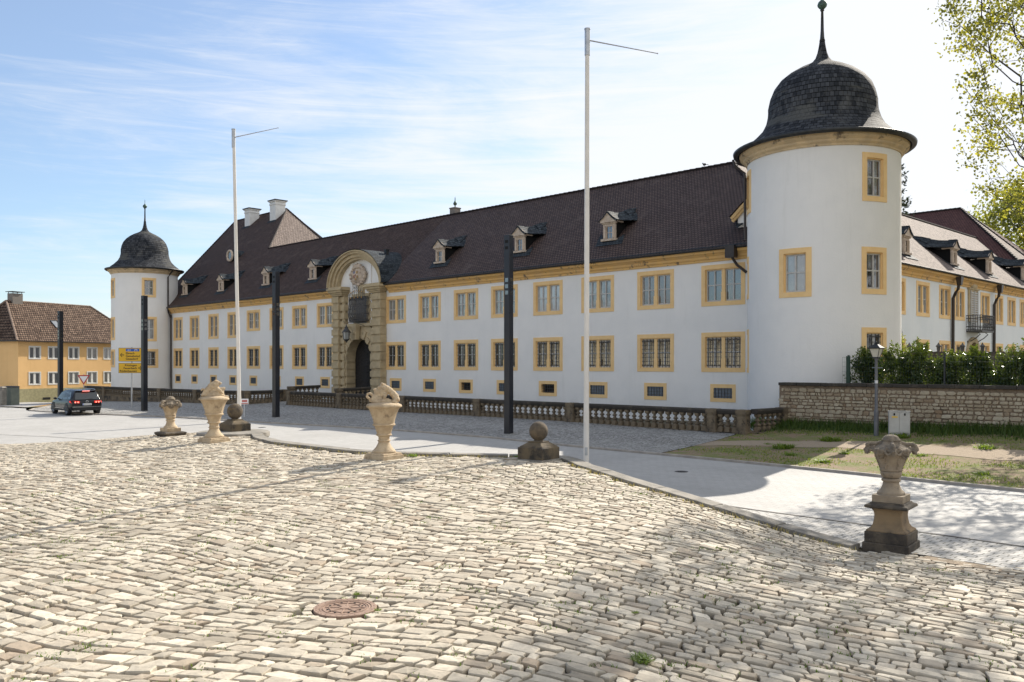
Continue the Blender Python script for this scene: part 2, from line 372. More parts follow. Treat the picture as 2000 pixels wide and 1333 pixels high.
def stonemat(name, ca, cb, cc, bs=40, bd=0.006):
    m, t, b = newmat(name); b.inputs['Roughness'].default_value = 0.85
    a = N(t, 'ShaderNodeAttribute', attribute_name='Col').outputs['Color']
    sp = N(t, 'ShaderNodeSeparateColor'); L(t, a, sp.inputs[0])
    col = mixrgb(t, sp.outputs[0], ca, cb)
    m3 = N(t, 'ShaderNodeMath', operation='POWER'); L(t, sp.outputs[1], m3.inputs[0]); m3.inputs[1].default_value = 7.0
    col = mixrgb(t, m3.outputs[0], col, cc)
    v = coord(t, 'Object')
    col = mixrgb(t, ramp(t, noise(t, v, 11, 7, 0.7), 0.4, 0.75, 0, 0.45), col, tuple(x * 0.55 for x in ca))
    L(t, col, b.inputs['Base Color'])
    bump(t, b, noise(t, v, bs, 6, 0.7), bd, 0.8)
    return m
MT['cobble'] = stonemat('limestone_cobbles', (0.29, 0.25, 0.19), (0.65, 0.582, 0.465), (0.36, 0.285, 0.205))
MT['rubble'] = stonemat('rubble_stones', (0.34, 0.27, 0.18), (0.50, 0.43, 0.315), (0.27, 0.18, 0.105))
def soilmat(name, ca, cb, moss, amt=(0.5, 0.62), sc=1.3):
    m, t, b = newmat(name); b.inputs['Roughness'].default_value = 1.0
    v = coord(t, 'Object')
    col = mixrgb(t, ramp(t, noise(t, v, 26, 6, 0.7), 0.35, 0.65), ca, cb)
    col = mixrgb(t, ramp(t, noise(t, v, sc, 8, 0.75), amt[0], amt[1]), col, moss)
    L(t, col, b.inputs['Base Color']); bump(t, b, noise(t, v, 30, 8, 0.75), 0.03, 0.8)
    return m
MT['joint'] = soilmat('joint_soil', (0.022, 0.017, 0.012), (0.07, 0.055, 0.038), (0.06, 0.065, 0.022), (0.48, 0.62), 3.0)
MT['bank'] = soilmat('patchy_grass', (0.19, 0.135, 0.085), (0.30, 0.22, 0.14), (0.16, 0.175, 0.05), (0.44, 0.57), 1.1)
MT['dirt'] = soilmat('trodden_dirt', (0.30, 0.235, 0.165), (0.38, 0.30, 0.215), (0.20, 0.17, 0.10), (0.6, 0.75))
MT['base'] = soilmat('rough_ground', (0.12, 0.10, 0.07), (0.17, 0.14, 0.10), (0.07, 0.10, 0.03))
def pavemat(name, ca, cb, mortar, bw, bh, ms, rot, rough=0.8, bd=0.008, dirt=None, off=0.5):
    m, t, b = newmat(name); b.inputs['Roughness'].default_value = rough
    v = coord(t, 'Object', None, (0, 0, rot))
    wv = N(t, 'ShaderNodeVectorMath', operation='ADD')
    nn = N(t, 'ShaderNodeTexNoise', i_Scale=1.4, i_Detail=3.0); L(t, v, nn.inputs['Vector'])
    sc = N(t, 'ShaderNodeVectorMath', operation='SCALE'); L(t, nn.outputs['Color'], sc.inputs[0]); sc.inputs['Scale'].default_value = 0.035
    L(t, v, wv.inputs[0]); L(t, sc.outputs[0], wv.inputs[1])
    br = N(t, 'ShaderNodeTexBrick', offset=off); L(t, wv.outputs[0], br.inputs['Vector'])
    br.inputs['Scale'].default_value = 1; br.inputs['Brick Width'].default_value = bw; br.inputs['Row Height'].default_value = bh
    br.inputs['Mortar Size'].default_value = ms; br.inputs['Mortar Smooth'].default_value = 0.2
    br.inputs['Color1'].default_value = ca + (1,); br.inputs['Color2'].default_value = cb + (1,); br.inputs['Mortar'].default_value = mortar + (1,)
    col = br.outputs['Color']
    col = mixrgb(t, ramp(t, noise(t, v, 0.35, 7, 0.7), 0.42, 0.7, 0, 0.55), col, dirt or tuple(x * 0.6 for x in ca))
    col = mixrgb(t, ramp(t, noise(t, v, 7, 6, 0.7), 0.45, 0.75, 0, 0.35), col, mortar)
    L(t, col, b.inputs['Base Color'])
    iv = N(t, 'ShaderNodeMath', operation='SUBTRACT'); iv.inputs[0].default_value = 1; L(t, br.outputs['Fac'], iv.inputs[1])
    b1 = bump(t, None, iv.outputs[0], bd)
    bump(t, b, noise(t, v, 20, 5), 0.006, 0.7, prev=b1)
    return m
MT['road'] = pavemat('light_road_paving', (0.38, 0.37, 0.35), (0.42, 0.41, 0.39), (0.33, 0.32, 0.30), 0.30, 0.20, 0.007, R(45), dirt=(0.30, 0.29, 0.27))
MT['gutter'] = pavemat('open_joint_pavers', (0.38, 0.37, 0.345), (0.44, 0.425, 0.40), (0.10, 0.095, 0.08), 0.22, 0.16, 0.012, R(45), dirt=(0.33, 0.31, 0.28))
MT['square'] = pavemat('grey_sett_paving', (0.22, 0.215, 0.205), (0.36, 0.35, 0.335), (0.09, 0.085, 0.078), 0.19, 0.14, 0.018, R(45), bd=0.02, dirt=(0.24, 0.235, 0.225))
def settmat(name, ca, cb, mortar, sc, dirt):
    m, t, b = newmat(name); b.inputs['Roughness'].default_value = 0.85
    v = coord(t, 'Object', (1, 1.25, 1), (0, 0, R(40)))
    vo = N(t, 'ShaderNodeTexVoronoi', feature='DISTANCE_TO_EDGE', i_Scale=sc); vo.inputs['Randomness'].default_value = 0.75; L(t, v, vo.inputs['Vector'])
    vc = N(t, 'ShaderNodeTexVoronoi', feature='F1', i_Scale=sc); vc.inputs['Randomness'].default_value = 0.75; L(t, v, vc.inputs['Vector'])
    sp = N(t, 'ShaderNodeSeparateColor'); L(t, vc.outputs['Color'], sp.inputs[0])
    col = mixrgb(t, sp.outputs[0], ca, cb)
    col = mixrgb(t, ramp(t, noise(t, v, 0.4, 7, 0.7), 0.4, 0.7, 0, 0.6), col, dirt)
    e = ramp(t, vo.outputs['Distance'], 0.0, 0.10)
    col = mixrgb(t, e, mortar, col); L(t, col, b.inputs['Base Color'])
    bump(t, b, e, 0.03); return m
MT['sett'] = settmat('irregular_grey_setts', (0.24, 0.235, 0.22), (0.46, 0.45, 0.43), (0.10, 0.095, 0.085), 6.0, (0.34, 0.33, 0.305))
MT['kerb'] = mat('kerb_stone', (0.40, 0.36, 0.31), (0.30, 0.27, 0.235), 2, 0.9, 0.006, 30)
MT['path'] = mat('asphalt_footway', (0.36, 0.35, 0.33), (0.30, 0.29, 0.28), 2, 0.9, 0.006, 40)
MT['housewall'] = plaster('yellow_house_plaster', (0.78, 0.50, 0.225), (0.73, 0.465, 0.205), (0.50, 0.30, 0.10))
MT['yellowstone'] = mat('greenish_stone_plinth', (0.36, 0.33, 0.19), (0.28, 0.26, 0.15), 4, 0.9, 0.03, 8)
MT['brick'] = tilemat('chimney_brick', (0.20, 0.10, 0.075), (0.26, 0.15, 0.11), 0.25, 0.08, 0.9, 0.01, mortar=(0.2, 0.18, 0.16))
# ------------------------------------------------------------------ ground heights
def tps(ctrl, lam=0.3):
    P = np.array([(a, b) for a, b, _ in ctrl], float); z = np.array([c for _, _, c in ctrl], float); n = len(P)
    d = np.linalg.norm(P[:, None] - P[None], axis=2)
    K = np.where(d > 0, d * d * np.log(d + 1e-9), 0) + lam * np.eye(n)
    Q = np.c_[np.ones(n), P]
    A = np.block([[K, Q], [Q.T, np.zeros((3, 3))]])
    c = np.linalg.solve(A, np.r_[z, 0, 0, 0])
    def f(x, y):
        x = np.asarray(x, float); y = np.asarray(y, float)
        d = np.sqrt((x[..., None] - P[:, 0]) ** 2 + (y[..., None] - P[:, 1]) ** 2)
        k = np.where(d > 0, d * d * np.log(d + 1e-9), 0)
        return k @ c[:n] + c[n] + c[n + 1] * x + c[n + 2] * y
    return f
g_raw = tps([(9.3, 35.1, .25), (1.5, 41, .25), (-5, 48, .25), (-16, 59, .25), (-24, 64, .2), (-33, 76, 0), (12.4, 21.1, 0), (22, 10, 0), (4.96, 29.6, 0.02), (-.85, 36.2, 0.02),
             (-12.3, 45.4, 0.0), (-25.7, 54.3, -.05), (-34, 60, -.15), (5.9, 14.3, 0), (2, 20, 0), (0, 24, 0), (-9, 31, 0), (-19.9, 33.8, 0), (-30, 34, -.05), (-30, 48, -.05),
             (11.2, 36.5, .5), (17.7, 30, .7), (24, 23.7, .85), (34, 13.7, 1.0), (30, 6, .3), (-52, 92, -1.02), (-62, 96, -1.05), (-60, 62, -.4), (-41, 70, -.35), (-47, 80, -.75), (-48, 50, -.2), (-46, 100, -1.0),
             (9, 8, 0), (20, 0, 0), (0, 5, 0), (-25, 15, 0), (60, 20, 1), (20, 60, .8), (60, 90, .8), (-20, 100, 0), (-90, 100, -.6), (-90, 30, -.3)], 1.0)
def g(x, y):
    x = np.asarray(x, float); y = np.asarray(y, float)
    r = np.hypot(x + 5, y - 45); t = np.clip((r - 80) / 40, 0, 1)
    return np.clip(g_raw(np.clip(x, -100, 70), np.clip(y, -10, 110)), -1.15, 1.3) * (1 - t) - 0.8 * t
p_raw = tps([(-1.9, 9.4, .47), (0, 7, .47), (4, 7, .2), (8, 7, .02), (7.7, 13.1, .0), (6.6, 14.3, .0), (9.5, 10, 0), (5.9, 14.6, .02), (4.7, 15.8, .24), (3.5, 17.1, .5), (2.5, 18.2, .7), (1.63, 19.2, .88),
             (0, 21, .9), (-4, 20, .93), (-8, 25, .93), (-9, 28, .93), (-11, 28, .86), (-15.3, 32.6, .30), (-19.9, 33.8, 0.0), (-15, 26, .55), (-14, 17, .55), (-8, 10, .5), (-7, 16, .74),
             (0, 14, .62), (3, 12.5, .36), (-22, 24, .25), (-28, 30, 0.02), (-5, 5, .45), (12, 5, 0), (-28, 15, .2), (5, 3, .1), (-12, 4, .4)], 0.4)
def p(x, y): return np.clip(p_raw(x, y), -0.02, 1.0)
PLAT = [(7.7, 13.1), (6.75, 14.15), (5.9, 14.75), (4.75, 15.9), (3.5, 17.2), (2.5, 18.25), (1.75, 19.2), (1.5, 20.2), (1.3, 20.75), (.2, 21.0), (-1.2, 21.0), (-2.6, 21.1), (-3.9, 21.7), (-5.2, 22.9), (-6.4, 24.1),
        (-7.3, 25.6), (-7.9, 27.3), (-9.2, 28.5), (-11.5, 28.9), (-13.2, 30.6), (-15.3, 32.6), (-17.5, 33.5), (-19.9, 33.9), (-32, 33), (-32, 3.5), (-12, 1.5), (13, 1.5), (13, 8), (10, 11.2)]
KERB = [(34, -4), (22, 10.3), (12.4, 21.15), (4.96, 29.6), (-.85, 36.2), (-6.6, 40.9), (-12.3, 45.4), (-19, 50.1), (-25.7, 54.3), (-31, 58), (-33.6, 60.6), (-34.6, 63), (-34.5, 66)]
def inside(poly, x, y):
    x = np.asarray(x, float); y = np.asarray(y, float); r = np.zeros(x.shape, bool); n = len(poly)
    for i in range(n):
        x0, y0 = poly[i]; x1, y1 = poly[(i + 1) % n]
        c = ((y0 > y) != (y1 > y)) & (x < (x1 - x0) * (y - y0) / ((y1 - y0) or 1e-9) + x0)
        r ^= c
    return r
def densify(poly, step=1.0, closed=True):
    out = []; n = len(poly)
    for i in range(n if closed else n - 1):
        a, b = poly[i], poly[(i + 1) % n]; d = math.dist(a, b); k = max(1, int(d / step))
        for j in range(k): out.append((a[0] + (b[0] - a[0]) * j / k, a[1] + (b[1] - a[1]) * j / k))
    if not closed: out.append(poly[-1])
    return out
def sheet(name, poly, fn, off, m, step=1.0, kind='structure', label=None, smooth=True):
    poly = densify(poly, step)
    xs = [q[0] for q in poly]; ys = [q[1] for q in poly]
    pts = [Vector(q) for q in poly]; n = len(pts)
    gx = np.arange(min(xs) + step / 2, max(xs), step); gy = np.arange(min(ys) + step / 2, max(ys), step)
    X, Y = np.meshgrid(gx, gy); X = X.ravel(); Y = Y.ravel(); k = inside(poly, X, Y)
    PX = np.array(poly)
    X, Y = X[k], Y[k]
    dm = np.sqrt(((X[:, None] - PX[:, 0]) ** 2 + (Y[:, None] - PX[:, 1]) ** 2).min(1)) > step * .4
    pts += [Vector((a, b)) for a, b in zip(X[dm], Y[dm])]
    r = delaunay_2d_cdt(pts, [(i, (i + 1) % n) for i in range(n)], [list(range(n))], 1, 1e-5)
    V = r[0]; z = fn(np.array([v.x for v in V]), np.array([v.y for v in V])) + off
    me = bpy.data.meshes.new(name); me.from_pydata([(v.x, v.y, float(a)) for v, a in zip(V, z)], [], [tuple(f) for f in r[2]])
    bm = bmesh.new(); bm.from_mesh(me); bmesh.ops.recalc_face_normals(bm, faces=bm.faces)
    if sum(f.normal.z for f in bm.faces) < 0: bmesh.ops.reverse_faces(bm, faces=bm.faces)
    bm.to_mesh(me); bm.free(); me.materials.append(m)
    if smooth: me.polygons.foreach_set('use_smooth', [True] * len(me.polygons))
    o = bpy.data.objects.new(name, me); COL.objects.link(o); return tag(o, label, None, None, kind)
platx = densify(PLAT, 1.0)
# ground out to the horizon
gb = MB(); rr = [0, 8, 16, 26, 38, 52, 70, 90, 120, 200, 500, 3000]
ang = np.linspace(0, 2 * PI, 49)[:-1]
cx, cy = -5.0, 40.0
ringp = []
for r_ in rr:
    xs = cx + r_ * np.cos(ang); ys = cy + r_ * np.sin(ang); zz = g(xs, ys) - 0.45
    ringp.append([(float(a), float(b), float(c)) for a, b, c in zip(xs, ys, zz)])
for i in range(len(rr) - 1):
    for k in range(48):
        k2 = (k + 1) % 48
        gb.quad([ringp[i][k], ringp[i][k2], ringp[i + 1][k2], ringp[i + 1][k]] if i else [ringp[0][0], ringp[1][k2], ringp[1][k]][::-1])
tag(gb.build('ground', MT['base'], merge=True), kind='structure')
ROAD = [(34, -6)] + KERB[:-2] + [(-34.6, 63), (-36.5, 66), (-38.5, 69.0), (-49, 65.5), (-75, 58), (-75, 36), (-32, 36)] 
# road surface: a strip with the plateau outline as near side
near = [q for q in PLAT[:23]][::-1]           # from (-19.9,33.9) round to (7.7,13.1)
ROAD = [(34, -12)] + KERB[:-2] + [(-34.4, 61.6), (-36, 64.5), (-40.8, 69.6), (-52, 71), (-80, 58), (-80, 30), (-32, 33)] + near + [(10, 11.2), (13, 8), (13, 1.5), (14, -12)]
sheet('road', ROAD, g, 0.0, MT['road'], 1.6)
# strip of open-jointed pavers along the plateau (drainage band) laid on the road
GUT = [(1.4, 22.3), (3.2, 20.9), (5.2, 18.6), (7.6, 16.2), (9.6, 14.0), (11.5, 11.8), (13.4, 9.2), (13.0, 8), (10, 11.2), (7.7, 13.1), (6.75, 14.15), (5.9, 14.75), (4.75, 15.9), (3.5, 17.2), (2.5, 18.25), (1.75, 19.2), (1.6, 20.2)]
sheet('paved_gutter', GUT, g, 0.005, MT['gutter'], 1.2)
ln = MB()
def strip(mb, pts, wd, fn, off, th=0.0):
    P = [Vector((a, b, 0)) for a, b in pts]
    for i in range(len(P) - 1):
        d = (P[i + 1] - P[i]).normalized(); nn = Vector((-d.y, d.x, 0)) * wd / 2
        q = [P[i] - nn, P[i + 1] - nn, P[i + 1] + nn, P[i] + nn]
        if th: 
            zz = [float(fn(v.x, v.y)) + off for v in q]
            b = len(mb.v); mb.v += [(v.x, v.y, z - th) for v, z in zip(q, zz)] + [(v.x, v.y, z) for v, z in zip(q, zz)]
            for f in ((0, 3, 2, 1), (4, 5, 6, 7), (0, 1, 5, 4), (1, 2, 6, 5), (2, 3, 7, 6), (3, 0, 4, 7)): mb.f.append(tuple(b + k for k in f)); mb.uv.append(None); mb.mi.append(0)
        else: mb.quad([(v.x, v.y, float(fn(v.x, v.y)) + off) for v in q])
    return mb
strip(ln, densify([(1.4, 22.3), (3.2, 20.9), (5.2, 18.6), (7.6, 16.2), (9.6, 14.0), (11.5, 11.8), (14, 8.2)], 0.8, False), 0.10, g, 0.012)
strip(ln, densify([(-7.5, 29.5), (-3.9, 26.6), (-1.0, 24.6), (1.4, 22.3)], 0.8, False), 0.06, g, 0.012)
strip(ln, densify([(-7.5, 29.5), (-13, 33.4), (-20, 37.5), (-27, 40.5)], 0.8, False), 0.06, g, 0.012)
tag(ln.build('drain_channel', mat('dark_joint', (0.06, 0.055, 0.05), (0.10, 0.095, 0.085), 3, 0.9)), kind='structure')
SQ = KERB[3:-1] + [(-36, 66), (-37, 72), (-34, 76.5), (-29, 72), (-20.5, 63.5), (-17.5, 60.5), SU(29.8, -6.0), (9.2, 35.4), (8.6, 35.0)]
SQ = [KERB[3]] + KERB[4:-1] + [(-35.5, 66), (-37, 70), (-35, 77)] + [SU(58, -10), SU(40, -9.6), SU(35, -8), SU(34.8, -1), SU(31, -1), SU(30.8, -6.6), SU(-3.6, -6.6), (8.9, 34.9)]
sheet('paved_square', SQ, g, 0.05, MT['sett'], 1.4)
BANK = [KERB[3], (6.6, 31.9), (8.9, 34.9), (9.3, 35.4), (10.4, 36.2), (11.2, 36.9), (18.1, 30), (34, 14), (44, 4), (44, -8), (36, -6), KERB[1], KERB[2]]
sheet('grass_bank', BANK, g, 0.03, MT['bank'], 0.8)
pj = lambda a, b, e=.35: (a + random.uniform(-e, e) * .6, b + random.uniform(-e, e) * .6)
top = densify([(6.9, 33.6), (9.3, 32.9), (12.3, 30.7), (15.6, 26.9), (20, 21.6), (29, 11)], .7, False); bot = densify([(6.2, 31.9), (8.4, 31.5), (11.0, 29.6), (14.3, 25.7), (18.9, 20.4), (28, 10)], .7, False)
sheet('dirt_path', [pj(*q, .3) for q in top] + [pj(*q, .3) for q in bot[::-1]], g, 0.04, MT['dirt'], 0.8)
kb = MB(); strip(kb, densify(KERB, 1.5, False), 0.11, g, 0.075, 0.3)
tag(kb.build('kerb', MT['kerb'], bevel=0.01), kind='structure')
PAVE = [(-36.1, 64.7), (-37.2, 70), (-35.5, 79), (-50.5, 92.5), (-60, 97), (-110, 97), (-110, 70), (-80, 58.1), (-52, 71.1), (-40.8, 69.7)]
sheet('pavement', PAVE, g, 0.08, MT['path'], 2)
# plateau bed, retaining wall, coping
sheet('plateau_bed', PLAT, p, -0.062, MT['joint'], 0.5)
edge = densify(PLAT[:23], 0.5, False)
rw = MB()
for (a, b) in zip(edge[:-1], edge[1:]):
    rw.quad([(a[0], a[1], float(g(*a)) - .3), (b[0], b[1], float(g(*b)) - .3), (b[0], b[1], float(p(*b)) - 0.05), (a[0], a[1], float(p(*a)) - 0.05)])
rwo = empty('retaining_wall', (0, 0, 0), 0, 'low curved retaining wall with grey coping round the raised cobbled forecourt', 'retaining wall')
rw.build('wall', MT['oldstone'], rwo)
cps_ = PLAT[2:8] + [(1.35, 21.0)]
def coping(path, wd, name, gap=0.015, seg=1.25):
    pts = densify(path, 0.25, False); acc = 0; cur = [pts[0]]; out = MB()
    def flush(c):
        if len(c) < 2: return
        P = [Vector((a, b, 0)) for a, b in c]; L_ = []; Rr = []
        for i, q in enumerate(P):
            d = (P[min(i + 1, len(P) - 1)] - P[max(i - 1, 0)]).normalized(); nn = Vector((-d.y, d.x, 0))
            e = 0.0
            if i == 0: q = q + d * gap
            if i == len(P) - 1: q = q - d * gap
            L_.append(q - nn * .04); Rr.append(q + nn * wd)
        jz = random.uniform(-.006, .006)
        for i in range(len(P) - 1):
            q = [L_[i], L_[i + 1], Rr[i + 1], Rr[i]]
            z = [float(p(v.x, v.y)) + 0.035 + jz for v in q]
            b = len(out.v); out.v += [(v.x, v.y, zz - .18) for v, zz in zip(q, z)] + [(v.x, v.y, zz) for v, zz in zip(q, z)]
            fs = [(4, 5, 6, 7), (0, 1, 5, 4), (2, 3, 7, 6)]
            if i == 0: fs.append((3, 0, 4, 7))
            if i == len(P) - 2: fs.append((1, 2, 6, 5))
            for f in fs: out.f.append(tuple(b + k for k in f)); out.uv.append(None); out.mi.append(0)
    for a, b in zip(pts[:-1], pts[1:]):
        acc += math.dist(a, b); cur.append(b)
        if acc > seg: flush(cur); cur = [b]; acc = 0
    flush(cur)
    return out.build(name, MT['coping'], rwo, merge=True, bevel=0.012)
coping(PLAT[2:9], 0.36, 'coping')
coping(PLAT[8:18], 0.30, 'coping')
# ------------------------------------------------------------------ laid stones (cobbles, rubble wall)
def stones(x0, x1, v0, v1, roww, stw, fmap, keep, gap, hgt, name, m, parent=None, jit=0.17, dome=0.008, corner=0.90, ragged=0.0, maxr=None):
    C = []          # corners arrays
    v = v0; quads = []
    while v < v1:
        rwid = random.uniform(*roww); x = x0 - random.uniform(0, stw[1])
        while x < x1:
            if random.random() < .12: wdt = random.uniform(stw[0] * .75, stw[0])
            else: wdt = random.uniform(*stw)
            wdt *= 0.75 + rwid / roww[1] * 0.5
            quads.append((x, x + wdt, v, v + rwid)); x += wdt
        v += rwid
    Q = np.array(quads); xm = (Q[:, 0] + Q[:, 1]) / 2; vm = (Q[:, 2] + Q[:, 3]) / 2
    k = keep(xm, vm); Q = Q[k]; n = len(Q)
    xm = (Q[:, 0] + Q[:, 1]) / 2; vm = (Q[:, 2] + Q[:, 3]) / 2; hw = (Q[:, 1] - Q[:, 0]) / 2 - gap * (0.6 + rng.random(n)); hv = (Q[:, 3] - Q[:, 2]) / 2 - gap * (0.6 + rng.random(n))
    hv *= 1 - rng.random(n) * .10
    U = np.array([(-1, -1), (0, -1.04), (1, -1), (1.03, 0), (1, 1), (0, 1.04), (-1, 1), (-1.03, 0)])
    cor = np.array([1, 0, 1, 0, 1, 0, 1, 0]) > 0
    off = rng.uniform(-jit, jit, (n, 8, 2)) * (0.6 + .8 * rng.random((n, 1, 1)))
    o = U[None] * np.where(cor, corner + .08, 1)[None, :, None] + off
    sk = rng.uniform(-.32, .32, n)          # skewed stones
    ox = o[..., 0] * hw[:, None] + o[..., 1] * (sk * hv)[:, None]; ov = o[..., 1] * hv[:, None] * (1 + ragged * rng.uniform(-1, 1, (n, 1)))
    hz = hgt[0] + (hgt[1] - hgt[0]) * rng.random(n)
    tx = rng.normal(0, .022, n); tv = rng.normal(0, .03, n)
    rings = []
    for sc, dz in ((1.0, None), (0.975, -0.011), (0.90, -0.0015)):
        X = xm[:, None] + ox * sc; V = vm[:, None] + ov * sc
        H = (np.full((n, 8), -0.06) if dz is None else hz[:, None] + dz + tx[:, None] * ox * 1.0 + tv[:, None] * ov * 1.0 + rng.normal(0, .0022, (n, 8)))
        rings.append((X, V, H))
    cX, cV, cH = xm[:, None], vm[:, None], (hz + dome * .4)[:, None]
    X = np.concatenate([r[0] for r in rings] + [cX], 1); V = np.concatenate([r[1] for r in rings] + [cV], 1); H = np.concatenate([r[2] for r in rings] + [cH], 1)
    W = fmap(X, V, H)                       # n,25,3
    nv = 25
    base = (np.arange(n) * nv)[:, None, None]
    fs = []
    for r in range(2):
        for i in range(8):
            j = (i + 1) % 8; fs.append((r * 8 + i, r * 8 + j, (r + 1) * 8 + j, (r + 1) * 8 + i))
    q4 = (base + np.array(fs)[None]).reshape(-1, 4)
    t3 = (base + np.array([(16 + i, 16 + (i + 1) % 8, 24) for i in range(8)])[None]).reshape(-1, 3)
    me = bpy.data.meshes.new(name)
    me.vertices.add(n * nv); me.vertices.foreach_set('co', W.reshape(-1).astype(np.float32))
    loops = np.concatenate([q4.ravel(), t3.ravel()]); nl = len(loops)
    me.loops.add(nl); me.loops.foreach_set('vertex_index', loops.astype(np.int32))
    npol = len(q4) + len(t3); me.polygons.add(npol)
    starts = np.concatenate([np.arange(len(q4)) * 4, len(q4) * 4 + np.arange(len(t3)) * 3]); me.polygons.foreach_set('loop_start', starts.astype(np.int32))
    me.update(calc_edges=True); me.validate()
    ca = me.color_attributes.new('Col', 'FLOAT_COLOR', 'POINT')
    c = np.ones((n, nv, 4)); c[..., 0] = np.clip(rng.normal(.55, .27, n), 0, 1)[:, None]; c[..., 1] = rng.random(n)[:, None]
    ca.data.foreach_set('color', c.reshape(-1).astype(np.float32))
    me.polygons.foreach_set('use_smooth', [False] * npol)
    me.materials.append(m)
    o_ = bpy.data.objects.new(name, me); COL.objects.link(o_)
    if parent: o_.parent = parent
    return o_
MANH = (-1.81, 9.44)
TH = R(-30)
def lat(A, B):
    th = TH
    x = A * cos(th) - B * sin(th); y = A * sin(th) + B * cos(th)
    x2 = x + .30 * np.sin(y * .42 + .6) + .12 * np.sin(x * .8 + y * .9)
    y2 = y + .55 * np.sin(x * .30 + .8) + .16 * np.sin(x * .95 - y * .5) + .05 * np.sin(x * 2.3 + y)
    return x2, y2
def cmap(X, V, H):
    a, b = lat(X, V)
    return np.stack([a, b, p(a, b) + H - .03], -1)
platin = list(PLAT); platin[0] = (7.9, 13.35); platin[1] = (6.9, 14.4); platin[-2] = (13.3, 8.2); platin[-1] = (10.25, 11.45)
def ckeep(x, v):
    x, y = lat(x, v)
    k = inside(platin, x, y) & (x < .64 * y + 1.6) & (x > -.75 * y - 8) & (y > 3.2)
    k &= np.hypot(x - MANH[0], y - MANH[1]) > .47
    e = np.array(densify(PLAT[2:18], .15, False)); ks = np.where(k)[0]
    d = np.sqrt((x[ks, None] - e[:, 0]) ** 2 + (y[ks, None] - e[:, 1]) ** 2).min(1)
    k[ks[d < .44]] = False
    return k
cob = stones(-46, 12, -8, 34, (.09, .205), (.115, .30), cmap, ckeep, .0105, (.008, .031), 'cobblestone_paving', MT['cobble'])
tag(cob, 'field of pale worn limestone cobbles laid in wavy rows', None, None, 'structure')

# small setts laid round the manhole cover
rs = MB(); random.seed(8)
for k in range(18):
    a = k * 2 * PI / 18 + random.uniform(-.04, .04); r0, r1 = .36, .36 + random.uniform(.09, .15); da = .15
    c = [(MANH[0] + r * cos(t), MANH[1] + r * sin(t)) for r, t in ((r0, a - da), (r1, a - da * .95), (r1, a + da * .95), (r0, a + da))]; z = float(p(*MANH)) + random.uniform(-.03, -.012)
    b = len(rs.v); rs.v += [(x, y, z - .05) for x, y in c] + [(x, y, z + random.uniform(-.004, .004)) for x, y in c]
    for f in ((4, 5, 6, 7), (0, 1, 5, 4), (1, 2, 6, 5), (2, 3, 7, 6), (3, 0, 4, 7)): rs.f.append(tuple(b + t for t in f)); rs.uv.append(None); rs.mi.append(0)
rso = rs.build('cobblestone_ring', MT['cobble'], bevel=.008); tag(rso, None, None, None, 'structure')
ca_ = rso.data.color_attributes.new('Col', 'FLOAT_COLOR', 'POINT')
for i, d in enumerate(ca_.data): h_ = ((i // 8) * 0.37) % 1; d.color = (.3 + .5 * h_, .3, 1, 1)

for (px, py, lb) in ((512, 834.5, 'small dark drain cover in the road behind the left stone ball'), (1331, 921, 'small round drain cover in the shaded road before the grass bank')):
    D = CZ * F / (py - HZ); x, y = at(px, D); dm_ = empty('drain_cover', (x, y, float(g(x, y)) + .004), R(20), lb, 'drain cover')
    q = MB(); dm_.scale = (.6, .6, 1); q.lathe([(.33, -.02), (.33, .004), (.29, .006), (.285, .001), (.0, .001)], 32, cap=False); q.build('lid', MT['iron'], dm_)
    q = MB(); [q.box(-.2, .2, k * .08 - .015, k * .08 + .015, .001, .006) for k in range(-2, 3)]; q.build('ribs', MT['lead'], dm_)

eb = MB(); strip(eb, densify([(13.2, 8.0), (10.1, 11.3), (7.75, 13.15), (6.8, 14.2)], .5, False), .75, g, -.002); tag(eb.build('joint_strip', MT['dirt']), kind='structure')
